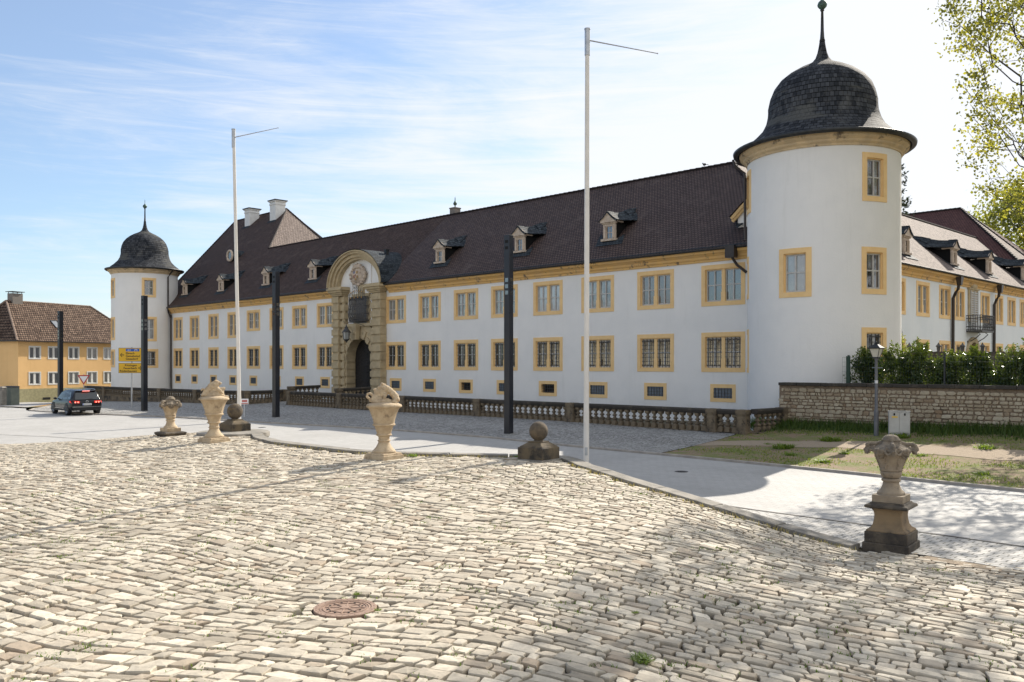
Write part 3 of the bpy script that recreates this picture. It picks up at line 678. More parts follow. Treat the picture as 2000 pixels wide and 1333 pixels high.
# ------------------------------------------------------------------ windows
def wbox(mb, x0, x1, y0, y1, z0, z1, fn, n=1):
    t = MB(); xs = np.linspace(x0, x1, n + 1)
    for i in range(n): t.box(float(xs[i]), float(xs[i + 1]), y0, y1, z0, z1)
    if fn: t.xf(fn)
    b = len(mb.v); mb.v += t.v; mb.f += [tuple(b + k for k in f) for f in t.f]; mb.uv += t.uv; mb.mi += t.mi
def window(parent, W, H, b=0.22, lights=2, cross=True, glass='glass', grille=False, fn=None, loc=None, frame='ochre', gh=5, gv=3, simple=False, depth=.2, label=None, name='window'):
    n = 5 if fn else 1
    s_ = MB(); d = -depth
    bx = lambda *a: wbox(s_, *a, fn, n)
    wbox(s_, -W / 2, -W / 2 + b, d, .028, b, H - b, fn, 1); wbox(s_, W / 2 - b, W / 2, d, .028, b, H - b, fn, 1)
    bx(-W / 2, W / 2, d, .028, 0, b); bx(-W / 2, W / 2, d, .028, H - b, H)
    # inner rebate
    if simple != 'cellar': wbox(s_, -W / 2 + b, -W / 2 + b + .04, d, -.05, b, H - b, fn, 1); wbox(s_, W / 2 - b - .04, W / 2 - b, d, -.05, b, H - b, fn, 1)
    if simple != 'cellar': bx(-W / 2 + b + .04, W / 2 - b - .04, d, -.05, H - b - .04, H - b)
    iw = W - 2 * b - .08; ih = H - 2 * b - .04; mw = .18; gy = -.10
    if simple == 'cellar': iw = W - 2 * b; ih = H - 2 * b; gy = min(d + .045, -.012) if depth < .2 else -.1
    zb = b; spans = []
    if lights == 2:
        wbox(s_, -mw / 2, mw / 2, d, -.03, b, H - b - .04, fn, 1)
        wbox(s_, -mw / 2 - .03, mw / 2 + .03, d, -.012, b, b + ih * .3, fn, 1)
        lw = (iw - mw) / 2; spans = [(-mw / 2 - lw, -mw / 2), (mw / 2, mw / 2 + lw)]
    else: spans = [(-iw / 2, iw / 2)]
    fo = s_.build(name, MT[frame], parent, loc=loc)
    if label: fo['label'] = label
    sa = MB(); gl = MB()
    for (a, c) in spans:
        f = .055; y0, y1 = d + .03, d + .085
        if simple != 'cellar':
            wbox(sa, a, a + f, y0, y1, zb, zb + ih, fn, 1); wbox(sa, c - f, c, y0, y1, zb, zb + ih, fn, 1)
            wbox(sa, a + f, c - f, y0, y1, zb, zb + f + .02, fn, n); wbox(sa, a + f, c - f, y0, y1, zb + ih - f, zb + ih, fn, n)
            if cross:
                m_ = (a + c) / 2; wbox(sa, m_ - .035, m_ + .035, y0, y1 + .006, zb + f + .02, zb + ih - f, fn, 1)
                zc = zb + ih * .52
                wbox(sa, a + f, m_ - .035, y0, y1, zc - .03, zc + .03, fn, 1); wbox(sa, m_ + .035, c - f, y0, y1, zc - .03, zc + .03, fn, 1)
        wbox(gl, a + .002, c - .002, d + .01, d + .04, zb + .002, zb + ih - .002, fn, n)
    if sa.v: sa.build('sash', MT['sash'], fo)
    gl.build('glass', MT[glass], fo)
    if grille:
        gr = MB()
        for (a, c) in spans:
            for i in range(gv):
                x = a + (c - a) * (i + .5) / gv + 0.0; wbox(gr, x - .012, x + .012, gy, gy + .024, zb - .0, zb + ih, fn, 1)
            for j in range(gh):
                z = zb + ih * (j + .5) / gh; wbox(gr, a - (0 if simple else .02), c + (0 if simple else .02), gy + .024, gy + .036, z - .011, z + .011, fn, n)
            if simple != 'cellar':
                for i in range(gv + 1):      # small curls between the bars
                    x = a + (c - a) * i / gv
                    for j in (0, gh): 
                        z = zb + .12 if j == 0 else zb + ih - .12
                        wbox(gr, x - .035, x + .035, -.088, -.07, z - .035, z + .035, fn, 1)
        gr.build('iron_grille', MT['iron'], fo)
    return fo
def panel(mb, x0, x1, z0, z1, holes, y=0.0, fn=None, nx=0, nz=0):
    xs = sorted({x0, x1, *[h[0] for h in holes], *[h[1] for h in holes]} | (set(float(v) for v in np.linspace(x0, x1, nx + 1)) if nx else set()))
    xs = [v for v in xs if x0 <= v <= x1]
    zs = sorted({z0, z1, *[h[2] for h in holes], *[h[3] for h in holes]}); zs = [v for v in zs if z0 <= v <= z1]
    vid = {}
    def vt(i, j):
        if (i, j) not in vid:
            q = (xs[i], y, zs[j]); vid[(i, j)] = len(mb.v); mb.v.append(tuple(fn(*q)) if fn else q)
        return vid[(i, j)]
    for i in range(len(xs) - 1):
        for j in range(len(zs) - 1):
            mx_, mz_ = (xs[i] + xs[i + 1]) / 2, (zs[j] + zs[j + 1]) / 2
            if any(h[0] < mx_ < h[1] and h[2] < mz_ < h[3] for h in holes): continue
            mb.f.append((vt(i, j), vt(i + 1, j), vt(i + 1, j + 1), vt(i, j + 1))); mb.uv.append(None); mb.mi.append(0)
def hole(x, W, z0, z1, b=.22): return (x - W / 2 + b * .6, x + W / 2 - b * .6, z0 + b * .6, z1 - b * .6)
CPROF = [(0.0, 8.30), (.06, 8.30), (.08, 8.40), (.16, 8.46), (.18, 8.56), (.30, 8.66), (.40, 8.70), (.42, 8.82), (0.0, 8.82)]
def gutter(mb, x0, x1, y=.52, z=8.90, r=.085):
    pr = [(y + r * cos(a), z + r * sin(a)) for a in np.linspace(PI, 2 * PI, 7)] + [(y + r * .8 * cos(a), z + .01 + r * .8 * sin(a)) for a in np.linspace(2 * PI, PI, 7)]
    mb.extr([(float(a), float(b)) for a, b in pr], x0, x1)
SLOPE1 = 5.77 / 6.5
# ------------------------------------------------------------------ front wing
fw = empty('palace_wing', (P0[0], P0[1], 0), R(135), 'long white two-storey palace front with ochre window frames, dark tiled roof and stone gate', 'palace')
SE = -2.5
PXW = [1412, 1280, 1167, 1070, 985, 910, 839, 773, 635, 585, 540, 495, 455, 417, 380, 348]
holes = []; wl = []
for i, px in enumerate(PXW):
    s = s_of(px); tall = i >= 12
    Wd = 2.1 if tall else (2.5 if i == 0 else 2.38)
    if i in (9, 10): Wd = 2.3
    t = 8.15 - .0045 * s; zb_ = (5.52 if tall else 6.06)
    gls = 'skyglass' if i == 3 else 'glass' if i == 0 or tall else ('blind' if i == 1 else ('curtain2' if i in (2, 5, 6, 9, 11) else 'curtain'))
    wl.append((s, Wd, zb_, t, dict(glass=gls), 0.22))
    wl.append((s, Wd, 2.71, 4.72, dict(glass='glass', grille=True, gh=7, gv=4), 0.22))
    if True:
        wc = 1.45 if i < 4 else 1.35
        sc_ = s + (.0 if i else .0)
        wl.append((sc_, wc, 1.20, 2.10, dict(glass='dark' if i in (3, 5) else 'cellar', grille=True, gh=3, gv=6, lights=1, simple='cellar', depth=.3 if i in (3, 5) else .06), 0.19 if wc > 1.4 else .19))
for (s, W_, a, b_, kw, bd) in wl: holes.append(hole(s, W_, a, b_, bd))
PS0, PS1 = 29.05, 35.3                     # portal
holes.append((32.175 - 1.72, 32.175 + 1.72, -1, 5.3))
fp = MB(); panel(fp, SE, 69.6, -1.0, 8.75, holes)
fp.quad([(SE, 0, -1), (SE, -12.5, -1), (SE, -12.5, 8.75), (SE, 0, 8.75)])
fp.quad([(69.6, 0, -1), (69.6, -24, -1), (69.6, -24, 8.75), (69.6, 0, 8.75)])
fp.quad([(10, -12.5, -1), (56, -12.5, -1), (56, -12.5, 8.75), (10, -12.5, 8.75)])
fp.quad([(56, -12.5, -1), (56, -24, -1), (56, -24, 8.75), (56, -12.5, 8.75)]); fp.quad([(56, -24, -1), (69.6, -24, -1), (69.6, -24, 8.75), (56, -24, 8.75)])
fp.build('wall', MT['white'], fw)
for (s, W_, a, b_, kw, bd) in wl:
    window(fw, W_, b_ - a, b=bd, loc=(s, 0, a), **kw)
co = MB(); co.extr(CPROF, SE - .4, PS0 - .35); co.extr(CPROF, PS1 + .35, 69.9)
co.build('cornice', MT['cornice'], fw)
gu = MB(); gutter(gu, SE - .5, PS0 - .3); gutter(gu, PS1 + .3, 69.9); gu.build('gutter', MT['lead'], fw)
rf = MB()
E0, E1 = (SE - .5, .5, 8.93), (69.1, .5, 8.93)
Rd1, RA, RB, RC = (76.0, -12.5, 20.47), (64.2, -12.5, 20.47), (56.6, -6.0, 14.70), (4.08, -6.0, 14.70)
def bell(mb, pts): mb.poly(pts)
# front plane split round the portal barrel
rf.poly([E0, (PS0 + .1, .5, 8.93), (PS0 + .1, -6.0, 14.70), RC]); rf.poly([(PS0 + .1, -1.0, 8.93 + SLOPE1 * 1.5), (PS1 - .1, -1.0, 8.93 + SLOPE1 * 1.5), (PS1 - .1, -6, 14.7), (PS0 + .1, -6, 14.7)])
rf.poly([(PS1 - .1, .5, 8.93), E1, Rd1, RA, RB, (PS1 - .1, -6, 14.7)])
for q in ([E1, (72, -25, 9), Rd1], [Rd1, (72, -25, 9), (56.6, -25, 9), RA], [RC, RB, (56.6, -12.6, 8.93), (10.5, -12.6, 8.93)]): rf.poly(q)
rf.build('roof', MT['tile'], fw)
rh = MB(); rh.poly([RA, RB, (56.6, -14.6, 14.7)]); rh.poly([RB, (56.6, -14.6, 14.7), (56.6, -14.6, 9), (56.6, -12.6, 9)])
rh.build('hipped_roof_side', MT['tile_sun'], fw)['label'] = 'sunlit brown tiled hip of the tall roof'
rt = MB()
def ridge(mb, a, b, r=.09, step=.42):
    A, B = Vector(a), Vector(b); n = max(2, int((B - A).length / step))
    for i in range(n):
        mb.tube([A.lerp(B, i / n), A.lerp(B, (i + .96) / n) + Vector((0, 0, .015))], r, 6, r * 1.12)
for a, b in ((RC, RB), (Rd1, RA), (RA, RB), (RA, (56.6, -14.6, 14.7)), (RC, E0), (E1, Rd1)): ridge(rt, a, b)
rt.build('ridge_tiles', MT['tile'], fw)
sn = MB()                                # snow guard / tile course line above the gutter
sn.extr([(.44, 8.955), (.47, 8.975), (.46, 9.03), (.42, 9.02)], SE, PS0 - .4); sn.extr([(.44, 8.955), (.47, 8.975), (.46, 9.03), (.42, 9.02)], PS1 + .4, 69)
sn.build('eaves_board', MT['lead'], fw)
def chimney_white(s, u, z0, h, w_, d_, cap=True):
    c = MB(); c.box(s - w_ / 2, s + w_ / 2, -u - d_ / 2, -u + d_ / 2, z0, z0 + h - .45)
    c.box(s - w_ / 2 - .06, s + w_ / 2 + .06, -u - d_ / 2 - .06, -u + d_ / 2 + .06, z0 + h - .45, z0 + h - .34)
    c.box(s - w_ / 2 - .02, s + w_ / 2 + .02, -u - d_ / 2 - .02, -u + d_ / 2 + .02, z0 + h - .34, z0 + h - .12)
    c.box(s - w_ / 2 - .12, s + w_ / 2 + .12, -u - d_ / 2 - .12, -u + d_ / 2 + .12, z0 + h - .12, z0 + h)
    o = c.build('chimney', MT['whitepaint'], fw)
    l = MB(); l.box(s - w_ / 2 - .2, s + w_ / 2 + .2, -u - d_ / 2 - .2, -u + d_ / 2 + .2, z0 + h + .002, z0 + h + .10); l.build('cap', MT['lead'], o)
    fl = MB(); fl.poly([(s - w_ / 2 - .25, -u + d_ / 2 + .35, 8.93 + SLOPE1 * (u - d_ / 2 - .35 + .5) + .04), (s + w_ / 2 + .25, -u + d_ / 2 + .35, 8.93 + SLOPE1 * (u - d_ / 2 - .35 + .5) + .04),
                            (s + w_ / 2 + .25, -u + d_ / 2, 8.93 + SLOPE1 * (u - d_ / 2 + .5) + .04), (s - w_ / 2 - .25, -u + d_ / 2, 8.93 + SLOPE1 * (u - d_ / 2 + .5) + .04)]); fl.build('flashing', MT['slate2'], o)
n1v = (C45, C45, 0)
def s_on_plane(px, u): return s_of(px, u)
chimney_white(s_of(489, 11.2), 11.4, 18.0, 2.95, 1.15, 1.2)
chimney_white(s_of(539, 11.2), 11.4, 18.0, 3.15, 1.25, 1.2)
bc = MB(); sb = s_of(887, 6.8); bc.box(sb - .3, sb + .3, -7.2, -6.6, 13.2, 15.35); bc.box(sb - .34, sb + .34, -7.24, -6.56, 15.35, 15.43)
bco = bc.build('brick_chimney', MT['brick'], fw)
fi = MB(); fi.lathe([(.05, 15.4), (.04, 15.6), (.13, 15.68), (.16, 15.78), (.08, 15.92), (.04, 16.0), (.03, 16.2), (.0, 16.35)], 10, (sb, -6.9)); fi.build('finial', MT['copper'], bco, smooth=True)
def roofhit(px, py):                      # picture point on the front roof plane -> s, u, z
    e = Vector((*SU(0, -.5), 8.93)); nrm = Vector((-SLOPE1 * C45, -SLOPE1 * C45, 1))
    h = hit(px, py, e, nrm); s, u = to_su(h.x, h.y); return s, u, h.z
def dormer(parent, loc, m, w_=.40, h=1.0, scale=1.0, lit=False):
    c = MB(); y_b = -h / m
    ro = MB(); fr = MB()
    for sg in (-1, 1):
        x = sg * w_; c.quad([(x, 0, 0), (x, y_b, h), (x, 0, h)])
    c.quad([(-w_, 0, 0), (w_, 0, 0), (w_, 0, h), (-w_, 0, h)])
    # stone front
    for sg in (-1, 1): fr.box(sg * (w_ * .55), sg * (w_ + .03), .0, .10, .05, h * .93)
    for sg in (-1, 1): fr.box(sg * (w_ * .62), sg * (w_ * .93), .10, .15, .12, h * .8)
    fr.box(-w_ * .55, w_ * .55, .0, .09, h * .78, h * .93); fr.box(-w_ - .12, w_ + .12, .0, .22, -.04, .08)
    fr.box(-w_ - .10, w_ + .10, .0, .16, h * .93, h * 1.0)
    fr.box(-w_ - .16, w_ + .16, -.5, .24, h, h + .08)
    a, b = w_ + .18, h + .08; ap = h + .50
    fr.v += [(-a, .20, b), (a, .20, b), (0, .20, ap), (-a, -.05, b), (a, -.05, b), (0, -.05, ap)]; q = len(fr.v) - 6
    fr.f += [(q, q + 1, q + 2), (q + 5, q + 4, q + 3)]; fr.uv += [None, None]; fr.mi += [0, 0]
    for sg in (-1, 1): fr.tube([(sg * a, .20, b + .03), (0, .20, ap + .03)], .05, 5)
    o = c.build('dormer', MT['slate2'], parent, loc=loc)
    o.scale = (scale,) * 3
    fr.build('stone_front', MT['dormer'], o)
    g_ = MB(); g_.box(-w_ * .55, w_ * .55, .012, .03, .08, h * .78); g_.build('pane', MT['glass'], o)
    sb_ = MB(); sb_.box(-.012, .012, .03, .045, .08, h * .78); sb_.box(-w_ * .5, w_ * .5, .031, .046, h * .42, h * .45); sb_.box(-w_ * .55, -w_ * .55 + .03, .031, .05, .08, h * .78); sb_.box(w_ * .55 - .03, w_ * .55, .031, .05, .08, h * .78); sb_.build('window_bars', MT['dormer'], o)
    # slate roof: gable in front, swept back and out onto the main roof
    E = w_ + .24
    sects = [(.27, E, h + .06, h + .58), (-.25, E, h + .06, h + .60), (-.25 - .45 / m, E + .10, h + .12, h + .66), (-h / m - .15, E + .28, h + .16, h + .80), (-(h + .42) / m - .2, E * .9, h + .42 + .2 * m - .02, h + .98), (-(h + 1.0) / m - .15, .05, h + 1.05, h + 1.12)]
    vv = []
    for (y, e, ze, zr) in sects:
        vv.append([(-e, y, ze), (-e * .5, y, (ze + zr) / 2 - .05), (0, y, zr), (e * .5, y, (ze + zr) / 2 - .05), (e, y, ze)])
    for i in range(len(vv) - 1):
        for k in range(4):
            A = [vv[i][k], vv[i][k + 1], vv[i + 1][k + 1], vv[i + 1][k]]
            ro.quad(A, [(q_[1] + 10, q_[0] + 10) for q_ in A])
    for i in (0,): ro.quad([vv[i][0], vv[i][1], vv[i][2], (0, sects[i][0], sects[i][3] - .07), (-E * .5, sects[i][0], (sects[i][2] + sects[i][3]) / 2 - .12), (-E, sects[i][0], sects[i][2] - .06)])
    so_ = ro.build('dormer_roof', MT['slate2'], o); sm = so_.modifiers.new('solid', 'SOLIDIFY'); sm.thickness = .05; sm.offset = -1
    ap_ = MB(); ap_.poly([(-w_ - .75, .42, -.42 * m + .05), (w_ + .35, .42, -.42 * m + .05), (w_ + .75, -.6, .6 * m + .05), (w_ + 0.02, .0, .05), (-w_ - .02, .0, .05), (-w_ - .4, -.3, .3 * m + .05)])
    ap_.build('flashing', MT['slate2'], o)
    return o
for (px, py) in ((1192, 470), (1017, 493), (861, 514), (612.5, 546), (521, 557), (433, 569), (362.5, 576)):
    s, u, z = roofhit(px, py); dormer(fw, (s, -u, z), SLOPE1, scale=1.02)
s, u, z = roofhit(450, 514)
oc = MB(); oc.box(-.55, .55, -1.0, 0, 0, .1)
rot = Matrix.Rotation(R(90), 4, 'X')
ocb = MB(); ocb.lathe([(.62, 0), (.62, .16), (.46, .16), (.42, .05)], 20, cap=False); ocb.xf(lambda x, y, z_: (x, z_, y + .75)); 
occ = MB(); occ.lathe([(.6, -1.6), (.6, 0.0)], 20); occ.xf(lambda x, y, z_: (x, z_, y + .75))
oo = occ.build('oculus_dormer', MT['slate2'], fw, loc=(s, -u, z))
ocb.build('round_frame', MT['dormer'], oo, smooth=True)
og = MB(); og.lathe([(.43, .02), (.43, .06)], 20); og.xf(lambda x, y, z_: (x, z_, y + .75)); og.build('pane', MT['glass'], oo)
# half-hidden gabled dormer beside the right tower
sd, ud, zd = roofhit(1448, 428)
hd = MB(); xg = sd - 1.6
hd.quad([(xg - 1.5, -ud + .6, 9.4), (xg + 1.45, -ud + .6, zd - .8), (xg + 1.45, -ud + .6, zd + .05), (xg, -ud + .6, zd + 1.35), (xg - 1.5, -ud + .6, zd + .05)])
hdo = hd.build('gabled_dormer', MT['white'], fw)
hr = MB(); hr.poly([(xg + 1.75, -ud + .95, zd + .0), (xg, -ud + .95, zd + 1.55), (xg, -ud - 2.6, zd + 1.55), (xg + 1.75, -ud - .8, zd + .0)]); hr.poly([(xg - 1.7, -ud + .95, zd + .0), (xg, -ud + .95, zd + 1.55), (xg, -ud - 2.6, zd + 1.55), (xg - 1.7, -ud - .8, zd + .0)])
hr.build('dormer_roof', MT['tile'], hdo)
hc = MB()
for k in (0, .12): hc.tube([(xg + 1.68, -ud + .82 - k, zd - .08 - k), (xg, -ud + .82 - k, zd + 1.42 - k)], .09, 6)
hc.build('verge_moulding', MT['ochre'], hdo)
hv = MB(); hv.poly([(xg + 1.3, -ud + .95, zd - .62), (xg + 1.9, -ud + .2, zd + .2), (xg + 1.6, -ud - 0.1, zd + .3), (xg + 1.1, -ud + .7, zd - .4)]); hv.build('flashing', MT['slate2'], hdo)
# lightning rod wires and a downpipe at the left end
dp = MB(); sl_ = 65.3
dp.tube([(sl_ + .6, .62, 8.9), (sl_ + .3, .45, 8.5), (sl_, .16, 8.1), (sl_, .14, 1.2), (sl_, .14, .2)], .075, 8); dp.build('downpipe', MT['pipe'], fw)
dp = MB(); dp.box(.05, .55, .36, .72, 8.35, 8.95); dp.tube([(.3, .5, 8.4), (.1, .35, 8.0), (-.35, .2, 7.6)], .07, 8); dp.build('rainwater_hopper', MT['pipe'], fw)
# ------------------------------------------------------------------ portal (parts of the front wing)
po = MB()
po.box(PS0, PS0 + 1.36, 0, .2, 0, 8.6); po.box(PS1 - 1.36, PS1, 0, .2, 0, 8.6)
def rust(x0, x1, y, z0, z1, bh=.46, gp=.17, pr=.10):
    z = z0
    po.box(x0 + pr * .6, x1 - pr * .6, .0, y, z0, z1)
    while z + bh < z1 + .01:
        po.box(x0, x1, .0, y + pr, z, z + bh); z += bh + gp
for (a, b) in ((PS0 - .02, PS0 + .9), (PS1 - .9, PS1 + .02)): rust(a, b, .5, .9, 8.35)
for (a, b) in ((PS0 + .92, PS0 + 1.42), (PS1 - 1.42, PS1 - .92)): rust(a, b, .32, .9, 8.35)
for (a, b) in ((PS0 - .05, PS0 + 1.45), (PS1 - 1.45, PS1 + .05)):
    po.box(a, b, .0, .66, 0, .9)
    po.box(a + .05, b - .05, .0, .60, 8.35, 8.47); po.box(a - .08, b + .04, .0, .70, 8.47, 8.6); po.box(a - .2, b + .12, .0, .84, 8.6, 8.76); po.box(a - .34, b + .18, .0, .96, 8.76, 8.9); po.box(a - .2, b + .1, 0, .84, 8.9, 9.02)
pob = po.build('portal_pilasters', MT['sand'], fw, bevel=.015)
SM = (PS0 + PS1) / 2
# entrance arch: spandrel with opening, reveal, voussoirs
ea = MB(); x0, x1, zt, zs, ra = SM - 1.72, SM + 1.72, 5.95, 3.5, 1.6
yy = .24; NA = 18
arc = [(SM + ra * cos(a), zs + ra * sin(a)) for a in np.linspace(0, PI, NA + 1)]
pts = [(SM + ra, 0.0)] + arc + [(SM - ra, 0.0)]
outer = [(x1, 0.0)]
for (a, b) in arc:
    ang_ = math.atan2(b - zs, a - SM); c_, s_n = cos(ang_), sin(ang_)
    k = min((1.72 / abs(c_)) if abs(c_) > 1e-6 else 1e9, ((zt - zs) / s_n) if s_n > 1e-6 else 1e9); outer.append((SM + c_ * k, zs + s_n * k))
outer.append((x0, 0.0))
for i in range(len(pts) - 1):
    ea.quad([(outer[i][0], yy, outer[i][1]), (outer[i + 1][0], yy, outer[i + 1][1]), (pts[i + 1][0], yy, pts[i + 1][1]), (pts[i][0], yy, pts[i][1])])
    if i in (0, len(pts) - 2): ea.quad([(pts[i][0], yy, pts[i][1]), (pts[i + 1][0], yy, pts[i + 1][1]), (pts[i + 1][0], -1.5, pts[i + 1][1]), (pts[i][0], -.62, pts[i][1])])
    else: ea.quad([(pts[i][0], yy, pts[i][1]), (pts[i + 1][0], yy, pts[i + 1][1]), (pts[i + 1][0], -.62, pts[i + 1][1]), (pts[i][0], -.62, pts[i][1])])
for (a, b) in zip(outer[:-1], outer[1:]): ea.quad([(a[0], 0, a[1]), (b[0], 0, b[1]), (b[0], yy, b[1]), (a[0], yy, a[1])])
# rusticated jamb blocks in the reveal and wedge stones
for k in range(6):
    z = .55 + k * .55
    for sg in (-1, 1): ea.box(SM + sg * ra, SM + sg * (ra - .09), -.45, yy + .07, z, z + .36); ea.box(SM + sg * ra, SM + sg * 1.72, yy, yy + .07, z, z + .36)
for i, a in enumerate(np.linspace(0.12, PI - .12, 9)):
    if i == 4: continue
    da = .115; ro_ = 2.25 if i in (3, 5) else 2.0
    c = [(SM + r * cos(t), zs + r * sin(t)) for r, t in ((ra - .02, a - da), (ro_, a - da), (ro_, a + da), (ra - .02, a + da))]
    c = [(min(max(q[0], x0), x1), min(q[1], zt)) for q in c]
    b = len(ea.v); ea.v += [(q[0], yy - .02, q[1]) for q in c] + [(q[0], yy + .09, q[1]) for q in c]
    for f in ((0, 3, 2, 1), (4, 5, 6, 7), (0, 1, 5, 4), (1, 2, 6, 5), (2, 3, 7, 6), (3, 0, 4, 7)): ea.f.append(tuple(b + t for t in f)); ea.uv.append(None); ea.mi.append(0)
ea.box(x0, x1, .0, .40, zt, zt + .22)
ks = MB(); ks.v = [(SM - .17, .3, 4.95), (SM + .17, .3, 4.95), (SM + .3, .3, 6.1), (SM - .3, .3, 6.1), (SM - .17, .62, 4.95), (SM + .17, .62, 4.95), (SM + .3, .75, 6.1), (SM - .3, .75, 6.1)]
ks.f = [(0, 3, 2, 1), (4, 5, 6, 7), (0, 1, 5, 4), (1, 2, 6, 5), (2, 3, 7, 6), (3, 0, 4, 7)]; ks.uv = [None] * 6; ks.mi = [0] * 6
ks.ell((SM, .66, 5.5), (.13, .12, .2), 8)
eo = ea.build('entrance_arch', MT['sand'], fw, bevel=.01); ks.build('keystone', MT['sand'], eo, bevel=.02)
dr = MB(); dr.box(SM - ra - .1, SM + ra + .1, -.65, -.57, 0, 5.2)
for sg in (-1, 1):
    for k in range(26):                      # chevron boarding
        z = -1.2 + k * .24; a = (SM + sg * .03, z); b = (SM + sg * 1.5, z + 1.47)
        dr.v += [(a[0], -.565, a[1]), (b[0], -.565, b[1]), (b[0], -.565, b[1] + .19), (a[0], -.565, a[1] + .19), (a[0], -.53, a[1] + .02), (b[0], -.53, b[1] + .02), (b[0], -.53, b[1] + .16), (a[0], -.53, a[1] + .16)]
        q = len(dr.v) - 8
        for f in ((4, 5, 6, 7), (0, 1, 5, 4), (1, 2, 6, 5), (2, 3, 7, 6), (3, 0, 4, 7)): dr.f.append(tuple(q + t for t in f)); dr.uv.append(None); dr.mi.append(0)
dr.v = [(x, y, min(max(z, 0), 5.1)) for x, y, z in dr.v]
dr.build('gate', MT['door'], fw)
fl = MB(); fl.box(SM - 1.9, SM + 1.9, -1.5, .3, .2, .55); fl.build('threshold', MT['oldstone'], fw)
# upper field: window niche with stone frame, iron balcony cage, coat of arms
cf = MB(); cs = SM - .12
for sg in (-1, 1):
    z = 6.2; k = 0
    while z < 8.2: cf.box(cs + sg * .72, cs + sg * (1.12 if k % 2 else 1.0), .0, .16 if k % 2 else .12, z, z + .26); z += .27; k += 1
cf.box(cs - 1.1, cs + 1.1, 0, .2, 8.2, 8.42); cf.box(cs - .34, cs + .34, 0, .2, 8.42, 9.1)
cfo = cf.build('niche_frame', MT['sand'], fw)
ng = MB(); ng.box(cs - .72, cs + .72, .0, .06, 6.2, 8.2); ng.build('shutter', mat('grey_shutter', (0.22, 0.23, 0.24), (0.16, 0.17, 0.18), 4, .7), cfo)
ir = MB(); bx0, bx1, by, bz0, bz1 = cs - .98, cs + .98, .6, 6.35, 8.15
for i in range(25):
    x = bx0 + (bx1 - bx0) * i / 24; r_ = .02 if i % 3 else .03
    ir.tube([(x, .5, bz0), (x, .50 + .10, bz0 + .5), (x, .5, bz1)], r_, 4)
for j in range(7):
    for x in (bx0, bx1): ir.tube([(x, .05 + j * .075, bz0), (x, .05 + j * .075, bz1)], .014, 4)
for z in (bz0, bz0 + .12, bz0 + .55, bz0 + 1.1, bz1 - .12, bz1): ir.tube([(bx0, .1, z), (bx0, .53, z), (bx1, .53, z), (bx1, .1, z)], .022, 4)
ir.box(bx0, bx1, .05, .5, bz0 - .05, bz0)
for i in range(8):                         # scrolls
    for j in range(5):
        x = bx0 + .13 + i * .254; z = bz0 + .22 + j * .34; r_ = .085
        ir.tube([(x + r_ * (1 - t / 14) * cos(t * .9 + i), .55, z + r_ * (1 - t / 14) * sin(t * .9 + i)) for t in range(9)], .018, 4)
for i in range(9):                         # crest of scrolls rising to the middle
    x = cs - .95 + i * .24; h_ = .25 + .55 * cos((i - 4) / 4 * PI / 2)
    ir.tube([(x, .5, bz1), (x + .05, .53, bz1 + h_ * .5), (x - .06, .53, bz1 + h_ * .8), (x + .03, .53, bz1 + h_)], .018, 4)
    ir.tube([(x + .09 * cos(t), .53, bz1 + h_ * .55 + .09 * sin(t)) for t in np.linspace(0, 5, 8)], .014, 4)
iro = ir.build('iron_balcony', MT['iron'], fw)
gd = MB()
for i in range(4): gd.ell((bx0 + .3 + i * .46, .58, bz1 - .05), (.05, .03, .05), 8)
for i in range(5): gd.ell((cs - .7 + i * .34, .58, bz1 + .25 + .2 * cos((i - 2) / 2)), (.035, .03, .035), 6)
gd.build('gilded_rosettes', mat('gilding', (0.75, 0.40, 0.08), rough=0.4, metal=0.6), iro)
cs = SM + .15; ca = MB(); zc = 9.82
ca.ell((cs, .18, zc), (.52, .22, .62), 16)
ca.ell((cs, .28, zc), (.36, .2, .46), 16)
for sg in (-1, 1):                         # supporting lions and scrollwork
    for (dx, dz, a, b) in ((.58, .15, .17, .26), (.66, -.18, .15, .2), (.5, -.45, .17, .16), (.55, .42, .13, .14), (.74, .1, .1, .16), (.36, -.66, .18, .12), (.42, .62, .16, .14)):
        ca.ell((cs + sg * dx, .22, zc + dz), (a, .18, b), 8)
ca.ell((cs, .24, zc + .66), (.34, .2, .1), 10)
for i in range(5): ca.ell((cs - .3 + i * .15, .26, zc + .82 + .05 * (i % 2)), (.075, .12, .13), 8)
ca.ell((cs, .26, zc + 1.0), (.06, .08, .07), 8)
ca.ell((cs, .2, zc - .8), (.24, .15, .16), 10)
ca.xf(lambda x, y, z: (cs + (x - cs) * 1.28, y, zc + (z - zc) * .88))
cao = ca.build('coat_of_arms', MT['dormer'], fw, smooth=True); rm = cao.modifiers.new('r', 'REMESH'); rm.mode = 'VOXEL'; rm.voxel_size = .035; rm.use_smooth_shade = True
tx_ = bpy.data.textures.new('carving', 'CLOUDS'); tx_.noise_scale = .09
dm = cao.modifiers.new('d', 'DISPLACE'); dm.texture = tx_; dm.strength = .07; dm.mid_level = .5
pt_ = MB()
for (dx, dz, r_) in ((-.16, .2, .1), (-.2, -.12, .09), (0, -.3, .08)): pt_.ell((cs + dx, .44, zc + dz), (r_, .05, r_ * 1.3), 8)
pt_.build('painted_field', mat('ochre_heraldic', (0.42, 0.27, 0.12)), cao)
pt_ = MB(); pt_.ell((cs + .17, .45, zc + .2), (.09, .05, .11), 8); pt_.build('painted_field', mat('blue_heraldic', (0.12, 0.15, 0.27)), cao)
pt_ = MB(); pt_.ell((cs + .17, .45, zc - .1), (.10, .05, .13), 8); pt_.ell((cs - .02, .47, zc), (.07, .05, .09), 8); pt_.build('painted_field', mat('red_heraldic', (0.30, 0.13, 0.09)), cao)
